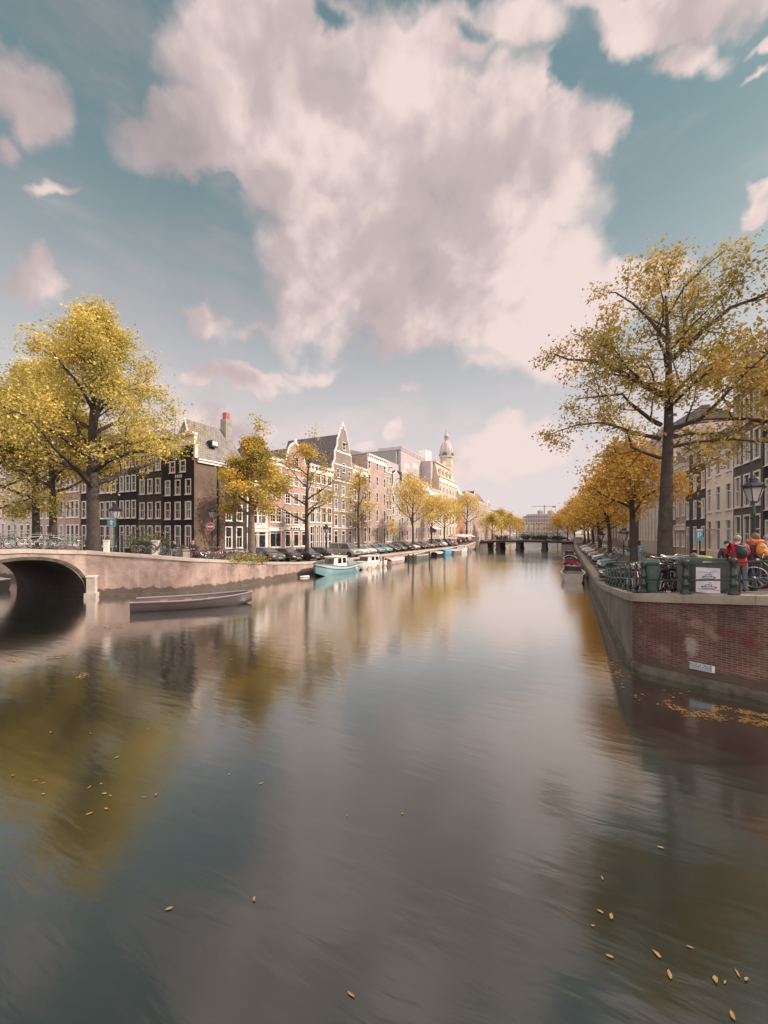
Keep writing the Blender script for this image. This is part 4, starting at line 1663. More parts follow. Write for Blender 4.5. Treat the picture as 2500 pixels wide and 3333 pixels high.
zb = thing('zinc_block', 'broad lilac grey roof block with a glazed top storey behind the row', 'building', (XZ, y0, 1.3), PI / 2)
hh = hz_(1497, 1370)
h1 = hz_(1503, 1280)
mb = MB()
mb.box(0, .6, 0, fz(1305), 14, h1)
mb.box(fz(1305), 0, 0, fz(1434), 14, hh)
mb.box(fz(1303), -.12, hh, fz(1435), 14, hh + .25)
yA, yB = on_x(1402, -41.2)[1] - y0, on_x(1431, XF)[1] - y0 - .1
mb.box(yA, -3.3, 8, yB, -.01, hh - .4)
mb.build('wall', LEAD, zb)
mb = MB()
gz = hz_(1478, 1370)
mb.box(fz(1320), 1, hh + .25, fz(1408), 9, gz)
tsv = mb.build('glazed_storey', LEAD, zb)
for k in range(8):
    mb = MB()
    a0, a1 = fz(1321), fz(1405)
    a = a0 + k * (a1 - a0) / 8
    mb.box(a + .15, .93, hh + .6, a + (a1 - a0) / 8 - .15, .995, gz - .35)
    mb.build('pane', plain('hazy pane', (.3, .27, .28), .25, .2, 1), tsv)
mb = MB()
mb.box(fz(1299), 1.0, h1, fz(1318), 8, hz_(1470, 1310))
mb.build('lift_house', plain('teal grey steel', (.2, .22, .22), .5, .1, 1), zb)
mb = MB()
mb.box(fz(1391), .5, hh + .3, fz(1398), 3, hz_(1466, 1395))
mb.box(fz(1401), .5, hh + .3, fz(1408), 3, hz_(1468, 1405))
mb.build('vent', WHITE, zb)
for px, py, w_ in ((1315, 1523, 16), (1342, 1523, 18), (1420, 1545, 12)):
    mb = MB()
    mb.box(fz(px), -.06, hz_(py, px), fz(px + w_), -.005, hz_(py - 18, px))
    mb.build('louvre', plain('lilac louvre', (.56, .48, .49), .5, .1, 1), zb)
org, rz, w, hh = row_left(1487, 1513, 1612)
rt = house('brick_tower_house', 'orange brick corner house with a green copper spire roof', org, rz, w, hh, std(hh, 3, 1.2, 6, 'slim'), brick('orange brick', (.36, .13, .075), (.43, .17, .1), (.34, .2, .14), grime=.2, bump=.2), gable='cornice', corn=.5, rh=0)
mb = MB()
mb.lathe([(w * .56, hh + .15), (w * .4, hh + 2.6), (w * .36, hh + 3), (.1, hh + 9)], 4, (w * .45, 4.2, 0), rot=PI / 4)
mb.build('spire_roof', plain('pale copper green', (.27, .4, .32), .6, .15, .6), rt)
specs = [(1514, 1540, 1600, B_TAUPE, 'cornice', 0, 'grey topped brick house right of the orange brick tower'),
         (1540, 1556, 1640, B_RED, 'spout', 7, 'pointed gable house left of the hipped corner house'),
         (1556, 1584, 1632, B_TAUPE, 'cornice', 5, 'house with a steep hipped roof at the far end of the sunny row'),
         (1584, 1598, 1662, B_PURP, 'bell', 5, 'small bell gabled house following the hipped roof'),
         (1598, 1622, 1668, B_RED, 'cornice', 3, 'distant red house above the first far yellow trees'),
         (1622, 1640, 1680, B_TAUPE, 'neck', 5, 'distant neck gabled house among the far yellow trees'),
         (1640, 1668, 1688, B_PURP, 'cornice', 4, 'distant low brick house with spiky roof before the modern block')]
for p0, p1, py, wl_, g, gh, lab in specs:
    L(lab, p0, p1, py, 4 if p1 - p0 > 20 else 3, 1.3, 5, wl_, 'slim', gable=g, gh=gh, rh=gh if g == 'cornice' else 0, hip=True, attic=False)

# --- houses along the side canal, from the corner house to the left
def S(label, p0, p1, pytop, n, ww, floors, wall, style='sash', dr=None, kk=.66, **kw):
    x0, x1 = on_y(p0, YS + .01)[0], on_y(p1, YS + .01)[0]
    d = on_y(p1, YS)[2]
    z0 = 2.05 if x0 > -52 else 1.75
    h = zz(pytop, d) - z0
    return house('canal_house', label, (x0, YS + .01, z0), 0, x1 - x0 - .015, h, std(h, n, ww, floors, style, dr=dr, k=kk, low=.3), wall, **kw)


S('dark brown house with white framed windows and a door left of the corner house', 449, 530, 1455, 3, .95, 4, B_CHAR, dr=2, rh=2.6)
S('black brick house with two pairs of narrow white windows and a white drainpipe', 384, 449, 1440, 3, .9, 4, B_DARK, dr=0, rh=2.6)
S('dark green house half hidden by the big olive tree trunk', 320, 384, 1450, 3, 1.05, 4, B_GREEN, rh=2.6)
S('black house with bright white sills left of the big tree trunk', 262, 320, 1450, 2, 1.0, 4, B_DARK, rh=2.6)
S('red brick house with tall pale windows beyond the bridge railing', 211, 262, 1450, 3, .95, 4, B_RED, rh=2.6)
S('grey beige brick house between two slim dark tree trunks', 126, 211, 1460, 4, .95, 4, B_TAUPE, rh=2.6)
S('pale stone house with tall ground floor openings at the left edge', 20, 126, 1460, 5, 1.2, 4, STONE, 'tall', rh=2.6)
S('weathered taupe house at the far left edge behind the leaves', -110, 20, 1460, 5, 1.2, 4, PINKPL, 'tall', rh=2.6)

# --- the shaded row on the right
def RR(label, p0, p1, pytop, n, ww, floors, wall, style='sash', dr=None, kk=.66, name='canal_house', **kw):
    """p0 the far (left) edge, p1 the near edge"""
    y0 = on_x(p0, XR)[1]
    y1, d = on_x(p1, XR)[1:]
    z0 = zr(0, max(y0, .1)) - .03
    d0 = on_x(p0, XR)[2]
    h = zz(pytop, d0) - z0
    return house(name, label, (XR, y0, z0), -PI / 2, y0 - y1 - .015, h, std(h, n, ww, floors, style, dr=dr, k=kk, low=.9), wall, **kw)


h = RR('white stone house with tall triple windows and a small iron sign on the shaded bank', 2298, 2387, 1478, 3, 1.25, 3, CREAM, 'tall', gable='cornice', rh=1.2, corn=.9, kk=.7, wood=WHITE, base=GREYST)
mb = MB()
mb.box(.3, -.9, 2.9, 2.6, -.82, 3.45)
mb.tube([(.3, -.86, 3.55), (3.2, -.86, 3.55)], .03, 5)
mb.tube([(3.0, -.86, 3.55), (3.0, -.02, 3.55)], .03, 5)
mb.build('hanging_sign', BLACKP, h)
h = RR('tall grey brick house with long white framed windows left of the lantern', 2387, 2484, 1215, 3, 1.15, 5, B_GREY, 'sash', rh=2.5, kk=.74, dr=2)
stoop(h, .6, 1.2, 4, .8, DARKST)
RR('very dark house with a pale blue upper window at the right edge', 2484, 2640, 1190, 3, 1.3, 5, B_DARK, 'sash', rh=2.5, kk=.7)
RR('charcoal brick house with paired white windows left of the white stone house', 2232, 2298, 1475, 3, 1.0, 4, B_CHAR, 'sash', rh=2.4, dr=0)
RR('taupe house with a white wooden shop front behind the parking sign', 2200, 2232, 1530, 2, 1.1, 3, B_TAUPE, 'sash', rh=2.4, shop=(3.6, WHITE))
h = RR('house with a black timber bay window just right of the big trunk', 2172, 2200, 1500, 2, 1.1, 4, B_BROWN, 'sash', rh=2.4)
mb = MB()
mb.box(.4, -1.1, 3.2, 3.0, -.02, 6.3)
by_ = mb.build('bay_window', BLACKP, h)
add_window(h, 1.7, 3.9, 1.3, 1.9, 'sash', WHITE, y=-1.13)
RR('pale house with closely set white pilasters left of the big trunk', 2085, 2172, 1480, 8, .85, 3, STONE, 'tall', rh=2.4, kk=.78)
far_r = [(2045, 2085, 1500, B_CHAR, 'brown house glimpsed between the second and the big trunk'), (2012, 2045, 1540, B_TAUPE, 'taupe house behind the crown of the second orange tree'),
         (1985, 2012, 1560, B_BROWN, 'brown brick house behind the third orange tree'), (1962, 1985, 1590, STONE, 'pale house deep in the orange row of trees'),
         (1942, 1962, 1610, B_GREY, 'grey house near the far end of the orange tree row'), (1922, 1942, 1630, B_RED, 'reddish house at the far end of the orange tree row')]
for p0, p1, py, wl_, lab in far_r:
    RR(lab, p0, p1, py, 4, 1.1, 4, wl_, 'slim', rh=2.5)

# --- closing the canal, far away
fbk = thing('modern_block', 'wide pale modern office block with roof pavilions closing the view', 'building', (-38, 328, 1.2))
mb = MB()
mb.box(0, 0, 0, 42, 18, 15.5)
mb.box(3, 3, 15.5, 41, 16, 18)
mb.box(6, 5, 18, 34, 14, 19.6)
mb.lathe([(2.6, 19.6), (2.6, 22.3), (1.2, 23.2)], 10, (17, 9, 0))
mb.lathe([(2.6, 19.6), (2.6, 22.0), (1.2, 22.9)], 10, (25, 9, 0))
mb.build('wall', plain('hazy concrete', (.34, .3, .29), .8, .15, .2), fbk)
for z in (2.5, 6.2, 9.8, 13.0, 16.2):
    mb = MB()
    for k in range(20):
        x = 1 + k * 2.05
        if z > 16 and not 4 < x < 38:
            continue
        y = -.03 if z < 15.5 else 2.97
        mb.box(x, y, z, x + 1.5, y + .02, z + 1.9)
    mb.build('window_band', plain('hazy glass', (.16, .15, .16), .3, .1, 1), fbk)
cr = thing('tower_crane', 'thin grey tower crane above the distant modern block', 'crane', at_d(1772, 390) + (1.2,))
mb = MB()
mb.box(-.5, -.5, 0, .5, .5, 32)
mb.build('mast', GREYST, cr)
mb = MB()
mb.obox((-1, 0, 30.8), (24, .4, .5), HEAD)
mb.obox((9, 4.3, 30.3), (3, 1.2, 1.8), HEAD)
mb.build('jib', GREYST, cr)
# ---------------------------------------------------------------- trees
def leaf_mesh(name, pts, size, mt, rng, flat=0.35, aspect=0.7):
    """a leaf-shaped face at every point, each turned its own way"""
    n = len(pts)
    P = np.asarray(pts)
    nrm = rng.normal(size=(n, 3))
    nrm[:, 2] += flat * np.sign(nrm[:, 2])
    nrm /= np.linalg.norm(nrm, axis=1)[:, None]
    a = rng.normal(size=(n, 3))
    a -= nrm * (a * nrm).sum(1)[:, None]
    a /= np.linalg.norm(a, axis=1)[:, None]
    c = np.cross(nrm, a)
    s = size * (0.5 + rng.beta(1.6, 2.6, size=(n, 1)) * 1.5)
    V = np.stack([P - a * s * .55, P + c * s * .5 * aspect - a * s * .05 + nrm * s * .08, P + a * s * .6, P - c * s * .5 * aspect - a * s * .05 + nrm * s * .08], 1).reshape(-1, 3)
    me = bpy.data.meshes.new(name)
    me.vertices.add(4 * n)
    me.vertices.foreach_set('co', V.ravel())
    me.loops.add(4 * n)
    me.loops.foreach_set('vertex_index', np.arange(4 * n, dtype=np.int32))
    me.polygons.add(n)
    me.polygons.foreach_set('loop_start', np.arange(0, 4 * n, 4, dtype=np.int32))
    me.polygons.foreach_set('loop_total', np.full(n, 4, dtype=np.int32))
    me.materials.append(mt)
    me.update()
    me.validate()
    return me


def rvec(rnd):
    while True:
        v = Vector((rnd.uniform(-1, 1), rnd.uniform(-1, 1), rnd.uniform(-1, 1)))
        if 0.05 < v.length < 1:
            return v.normalized()


def bough(mb, rnd, p, d, length, r0, depth, tips, rise=0.25, wob=0.25, n=None, dens=1.0):
    """a tapering limb that forks; collects twig points where leaves sit"""
    k = n or (6 if depth == 0 else 4)
    pts, rad = [p.copy()], [r0]
    d = d.normalized()
    for i in range(k):
        d = (d + rvec(rnd) * wob + Vector((0, 0, rise * (0.3 if depth else 0.2)))).normalized()
        p = p + d * (length / k)
        pts.append(p.copy())
        rad.append(max(0.008, r0 * (1 - 0.85 * (i + 1) / k)))
    mb.tube(pts, rad, 7 if r0 > .1 else (5 if r0 > .03 else 4))
    if depth >= 2:
        for i in range(1, len(pts)):
            tips.append((pts[i], length))
        return
    m = int((5 if depth == 0 else 4) * dens + .5)
    for j in range(m):
        t = 0.3 + 0.7 * (j + rnd.random() * .6) / m
        i = min(k - 1, int(t * k))
        q = pts[i].lerp(pts[i + 1], t * k - i)
        ax = (pts[i + 1] - pts[i]).normalized()
        side = ax.cross(rvec(rnd)).normalized()
        nd = (ax * rnd.uniform(.4, .9) + side).normalized()
        bough(mb, rnd, q, nd, length * rnd.uniform(.32, .5) * (1.15 - .4 * t), rad[i] * .5, depth + 1, tips, rise, wob, dens=dens)
    tips.append((pts[-1], length * .4))


def tree(name, label, pos, height, r0, clear, spread, seed, leaf_n, leaf_size, leafm, limbs=9, lean=(0, 0), shape='round', group=None, sparse=0.0, bark=None,
         manual=None, sigma=0.42, cat='tree', top=0.9, squash=(1, 1), dens=1.0, leader=True):
    rnd = random.Random(seed)
    rng = np.random.default_rng(seed)
    root = thing(name, label, cat, pos, 0, group)
    mb = MB()
    K = 9
    pts, rad = [], []
    for i in range(K + 1):
        t = i / K
        z = -0.4 + (height * top + .4) * t
        w = 0.012 * height * math.sin(t * 5 + seed) * t
        pts.append(Vector((lean[0] * t * t + w, lean[1] * t * t + w * .6, z)))
        rad.append(max(.012, r0 * (1.25 if i == 0 else 1) * (1 - t * .93) ** (.8)) if t * height * top > clear * .8 or True else r0)
    mb.tube(pts, rad, 9)
    tips = []

    def trunk_at(z):
        t = (z + .4) / (height * top + .4) * K
        i = min(K - 1, max(0, int(t)))
        return pts[i].lerp(pts[i + 1], t - i), rad[i]
    if manual:
        for path, r in manual:
            pp = [Vector(q) for q in path]
            rr_ = [max(.012, r * (1 - .8 * i / (len(pp) - 1))) for i in range(len(pp))]
            mb.tube(pp, rr_, 6)
            L_ = sum((c - a).length for a, c in zip(pp, pp[1:]))
            for i in range(1, len(pp)):
                ax = (pp[i] - pp[i - 1])
                for j in range(max(1, int(ax.length / .55 * dens))):
                    q = pp[i - 1].lerp(pp[i], rnd.random())
                    if i == 1 and rnd.random() < .5:
                        continue
                    side = ax.normalized().cross(rvec(rnd)).normalized()
                    bough(mb, rnd, q, ax.normalized() * .6 + side + Vector((0, 0, .25)), rnd.uniform(.9, 1.8) * (.6 + .6 * (i < len(pp) - 1)), rr_[i] * .55, 1, tips, .2, .3, dens=dens)
                tips.append((pp[i], 1.0))
    for i in range(limbs):
        t = (i + .5) / limbs
        z = clear + (height * top * .95 - clear) * t ** 1.1
        q, rr_ = trunk_at(z)
        az = i * 2.399 + seed + rnd.uniform(-.3, .3)
        if shape == 'round':
            ln = spread * math.sqrt(max(.08, 1 - (t * 1.0 - .22) ** 2 / .75)) * (1 - .55 * t)
            up = .35 + 1.0 * t
        elif shape == 'cone':
            ln = spread * (1.02 - .85 * t)
            up = .25 + .5 * t
        else:
            ln = spread * (1 - .5 * t)
            up = .55 + .9 * t
        d = Vector((math.cos(az) * squash[0], math.sin(az) * squash[1], up))
        bough(mb, rnd, q, d, ln * rnd.uniform(.85, 1.15), max(.03, rr_ * .55), 0, tips, .25, .22, dens=dens)
    if leader:
        bough(mb, rnd, pts[-1], Vector((.1, .1, 1)), height * (1 - top) * 1.1 + .3, rad[-1], 1, tips, .1, .2)
    mb.build('trunk', bark or BARK, root, True)
    T = np.array([tuple(p) for p, _ in tips])
    wts = rng.uniform(0, 1, len(T)) ** (1 + sparse * 2)
    wts /= wts.sum()
    idx = rng.choice(len(T), size=leaf_n, p=wts)
    P = T[idx] + rng.normal(size=(leaf_n, 3)) * sigma * np.array([1, 1, .75])
    link('crown', leaf_mesh('crown', P, leaf_size, leafm, rng), root)
    return root


def tpos(px, x):
    xx, y, d = on_x(px, x)
    return (xx, y, (zl(y) if x < -10 else zr(0, max(y, .1))) - .05), d


# the big tree on the right bank; its limbs as they spread in the photograph, given their own depth
(tp, td) = tpos(2165, 2.3)


def limb(pts, dep, r):
    """limb drawn from photograph columns/rows round the trunk, bending dep metres towards or away from the bridge"""
    out = []
    for i, (a, c) in enumerate(pts):
        if c < 400:
            c = 260 + (c - 70) * 140 / 330
        px, py = 1750 + a / 2.212, 750 + c / 2.212
        o = (px - 2172) / 1250 * td
        o = o * .9 if o < 0 else o
        k = dep * i / (len(pts) - 1)
        out.append((o * CH - k * SH, o * SH + k * CH, zz(py, td) - tp[2]))
    return out, r * .85


LIMBS = [limb(*q) for q in (
    ([(930, 1190), (800, 1110), (640, 1000), (500, 920), (380, 880), (240, 860), (130, 800)], 1.2, .17),
    ([(640, 1000), (540, 820), (420, 700), (300, 620)], 1.5, .07),
    ([(720, 1060), (560, 1040), (400, 990), (250, 950)], -2.2, .07),
    ([(900, 1400), (800, 1370), (700, 1320), (600, 1270), (520, 1215), (330, 1240), (150, 1265)], -1.0, .13),
    ([(900, 1500), (740, 1445), (600, 1370), (520, 1330), (350, 1335), (120, 1400)], 2.0, .11),
    ([(900, 1640), (700, 1600), (600, 1580), (540, 1500), (430, 1470), (300, 1500)], -1.5, .09),
    ([(945, 800), (900, 700), (850, 600), (740, 470), (620, 330), (560, 290)], 1.0, .11),
    ([(940, 980), (880, 920), (780, 840), (770, 740), (720, 650), (640, 560)], -2.0, .08),
    ([(960, 950), (1050, 860), (1150, 760), (1320, 610), (1480, 560), (1640, 480), (1720, 400)], -1.2, .15),
    ([(1050, 860), (1100, 700), (1180, 520), (1260, 430), (1330, 300), (1380, 180)], 1.6, .11),
    ([(1060, 850), (1250, 800), (1420, 760), (1560, 780)], 2.2, .07),
    ([(970, 1230), (1080, 1090), (1220, 980), (1350, 920), (1500, 860), (1650, 840)], 1.0, .12),
    ([(960, 1440), (1150, 1370), (1230, 1270), (1330, 1130), (1480, 970), (1600, 900)], -1.6, .12),
    ([(960, 1500), (1150, 1450), (1300, 1440), (1450, 1420), (1620, 1450)], 1.2, .1),
    ([(960, 1560), (1100, 1540), (1280, 1540), (1440, 1580), (1640, 1540)], -2.0, .08),
    ([(960, 420), (900, 300), (830, 180)], -.6, .06),
    ([(960, 380), (1010, 260), (1060, 150)], .8, .06),
    ([(960, 300), (960, 180), (950, 70)], 0, .06),
    ([(960, 600), (1010, 460), (1100, 300), (1180, 170)], -1.5, .07),
    ([(950, 700), (870, 560), (880, 440), (800, 300)], 2.2, .06),
    ([(940, 1100), (960, 1000), (1000, 900)], 3.5, .1), ([(940, 1300), (930, 1200), (900, 1150)], -3.6, .1), ([(940, 900), (950, 800), (1000, 700)], -3.0, .07),
)]
big = tree('elm_tree', 'tall wide elm with thin gold leaves and dark forked limbs on the shaded quay', tp, zz(860, td) - tp[2], .36, 30, 3, 5, 21000, .115, LEAF_R, limbs=0, manual=LIMBS, sigma=.3, dens=1.0, sparse=.8, leader=False, lean=(.12, 0))
q = at_d(2760, 15.5)
tree('elm_tree', 'orange gold elm crown reaching into view from the right edge', (q[0], q[1], 2.6), 17.5, .36, 5.5, 6.2, 22, 13000, .14, LEAF_R, limbs=16, sigma=.55, top=.86, leader=False)

R_ROW = [(2065, 10.6, .3, 4.2, 4.0, 9000, 'crooked elm with orange gold leaves behind the black parked car'), (1985, 10.2, .26, 3.6, 4.2, 8000, 'orange elm third from the near end of the shaded row'),
         (1952, 10.6, .26, 3.5, 4.5, 7000, 'orange elm fourth from the near end of the shaded row'), (1932, 10.8, .26, 3.4, 4.6, 6000, 'orange elm fifth from the near end of the shaded row'),
         (1917, 11.2, .28, 3.4, 4.8, 6000, 'orange elm sixth from the near end of the shaded row'), (1904, 11.5, .28, 3.4, 5.0, 6000, 'farthest orange elm of the shaded row, by the girder bridge')]
for i, (px, hh, r0, cl_, sp, ln, lab) in enumerate(R_ROW):
    p, d = tpos(px, 2.3)
    tree('elm_tree', lab, p, hh, r0, cl_, sp, 30 + i, ln, .17 + .02 * i, LEAF_O, limbs=11, group='elms along the shaded bank', sigma=.55, top=.82, lean=(-.6, 0))

# left: the full olive trees by the arch bridge
p, d = at_d(305, 31.5), 31.5
tree('elm_tree', 'biggest olive yellow elm with a forked trunk beside the arch bridge', (p[0], p[1], 2.6), 22.8, .52, 5.0, 8.3, 3, 56000, .15, LEAF_L, limbs=26, sigma=.55, top=.84, leader=False, shape='round')
p = at_d(172, 36.5)
tree('elm_tree', 'olive yellow elm with a straight slim trunk left of the biggest elm', (p[0], p[1], 2.2), 20, .36, 6.0, 6.4, 8, 26000, .19, LEAF_L, limbs=16, sigma=.55, top=.86, leader=False)
p = at_d(118, 38.5)
tree('elm_tree', 'olive elm with a leaning side limb at the left edge', (p[0], p[1], 2.0), 22, .38, 5.0, 7.2, 15, 28000, .19, LEAF_L, limbs=16, sigma=.55, top=.86, leader=False)
p = at_d(-25, 36)
tree('elm_tree', 'olive gold elm cut by the left edge of the view', (p[0], p[1], 2.0), 17, .36, 4.5, 7.0, 19, 20000, .19, LEAF_L, limbs=14, sigma=.55, top=.86, leader=False)

# left bank row
p, d = tpos(820, -29.2)
tree('elm_tree', 'dense golden elm with a thick pale trunk in front of the white house', p, zz(1375, d) - p[2], .42, 4.4, 4.3, 41, 24000, .16, LEAF_G, limbs=18, shape='cone', sigma=.38, bark=BARKL, top=.88)
LROW = [(1000, 1405, .3, 4.2, 6.2, 5200, LEAF_G, .16, 'open elm with dark spreading limbs and few gold leaves before the gabled house', 12, 47),
        (1168, 1500, .22, 3.6, 4.0, 3000, LEAF_G, .17, 'thin young elm with sparse leaves before the mauve brick house', 9, 53),
        (1345, 1560, .26, 4.0, 7.0, 5200, LEAF_Y, .24, 'wide yellow elm with two low forked limbs beside the row of parked cars', 12, 59),
        (1405, 1620, .24, 4.2, 6.0, 4300, LEAF_Y, .25, 'pale yellow elm before the house with a white balustrade', 11, 61),
        (1447, 1640, .24, 4.2, 6.0, 4000, LEAF_Y, .26, 'pale yellow elm before the cream tower building', 11, 67)]
for px, py, r0, cl_, sp, ln, lm, ls, lab, nl, sd in LROW:
    p, d = tpos(px, -29.0)
    tree('elm_tree', lab, p, zz(py, d) - p[2], r0, cl_, sp, sd, ln, ls, lm, limbs=nl, sigma=.4 if px < 1200 else .6, sparse=.5 if px < 1200 else .2, top=.88, shape='vase' if px > 1200 else 'round')
p, d = tpos(1277, -30)
tree('young_tree', 'small yellow sapling between the parked cars', p, 6.0, .07, 2.4, 1.5, 71, 900, .16, LEAF_Y, limbs=6, sigma=.35)
p, d = tpos(1520, -27.5)
tree('elm_tree', 'nearly bare elm beyond the café umbrellas at the bridge', p, zz(1605, d) - p[2], .3, 4.5, 7, 73, 3500, .24, LEAF_Y, limbs=12, sigma=.5, sparse=.5)
for i, (px, x, py, ln, lm, lab) in enumerate(((1602, -28, 1672, 3600, LEAF_L, 'greenish elm beyond the girder bridge on the sunny bank'), (1632, -28, 1655, 4500, LEAF_G, 'golden elm second beyond the girder bridge on the sunny bank'),
                                              (1660, -28, 1668, 4500, LEAF_G, 'golden elm third beyond the girder bridge on the sunny bank'), (1682, -27, 1685, 4000, LEAF_O, 'farthest orange elm beyond the girder bridge'),
                                              (1815, 3.5, 1690, 3500, LEAF_L, 'olive elm beyond the girder bridge on the shaded bank'), (1848, 3.0, 1660, 4500, LEAF_O, 'orange elm just beyond the right bridge pillar'),
                                              (1870, 3.0, 1620, 5000, LEAF_O, 'tall orange elm beside the right bridge pillar'))):
    if x < 0:
        p, d = tpos(px, x)
    else:
        d = {1815: 190, 1848: 135, 1870: 112}[px]
        q = at_d(px, d)
        p = (q[0], q[1], 1.3)
    tree('elm_tree', lab, p, min(17, zz(py, d) - p[2]), .3, 3.0, 6.5, 80 + i, ln, .36, lm, limbs=12, sigma=.8, group='elms beyond the girder bridge')

# a fringe of plants on the far quay wall
def tuft(name, label, c, size, n, mt, seed, ls=.12, cat='plant'):
    rng = np.random.default_rng(seed)
    root = thing(name, label, cat, c)
    mb = MB()
    rnd = random.Random(seed)
    for k in range(10):
        a = rnd.uniform(0, 6.28)
        q = Vector((math.cos(a) * size[0] * rnd.random() * .8, math.sin(a) * size[1] * rnd.random() * .8, size[2] * rnd.uniform(.5, 1)))
        mb.tube([(q.x * .4, q.y * .4, -.05), q * .7, q], [.02, .015, .006], 4)
    mb.build('stem', BARK, root)
    P = rng.normal(size=(n, 3)) * np.array(size) * np.array([.5, .5, .4]) + np.array([0, 0, size[2] * .55])
    link('foliage', leaf_mesh('foliage', P, ls, mt, rng), root)
    return root


WEED = leafmat('wall weeds', [(.12, .12, .03), (.22, .19, .05), (.36, .26, .06)], .8)
for i, (px, s) in enumerate(((775, .55), (800, .5), (828, .55), (852, .5))):
    x, y, d = on_x(px, -26.85)
    tuft('wall_weed', ['leafy green tuft on the coping nearest the pale bicycle wheel', 'low green weed on the quay coping, second from the bicycles', 'yellow green weed on the quay coping, third from the bicycles', 'yellow weed on the quay coping nearest the first parked car'][i],
         (x + .0, y, zl(y) - .12), (.35, 1.0, s), 420, WEED, 90 + i, .1)
for i, (px, d) in enumerate(((455, 29.5), (478, 30.5), (520, 32))):
    q = at_d(px, d)
    tuft('potted_shrub', ['dark shrub behind the bicycles left of the stone pillar', 'taller dark shrub between bicycles and the house door', 'dark bush right of the stone pillar by the railing'][i], (q[0], q[1], 2.7), (.9, .9, 1.5), 700, LEAF_D, 95 + i, .14, 'shrub')
# ---------------------------------------------------------------- cars
PARTS_CAR = {}


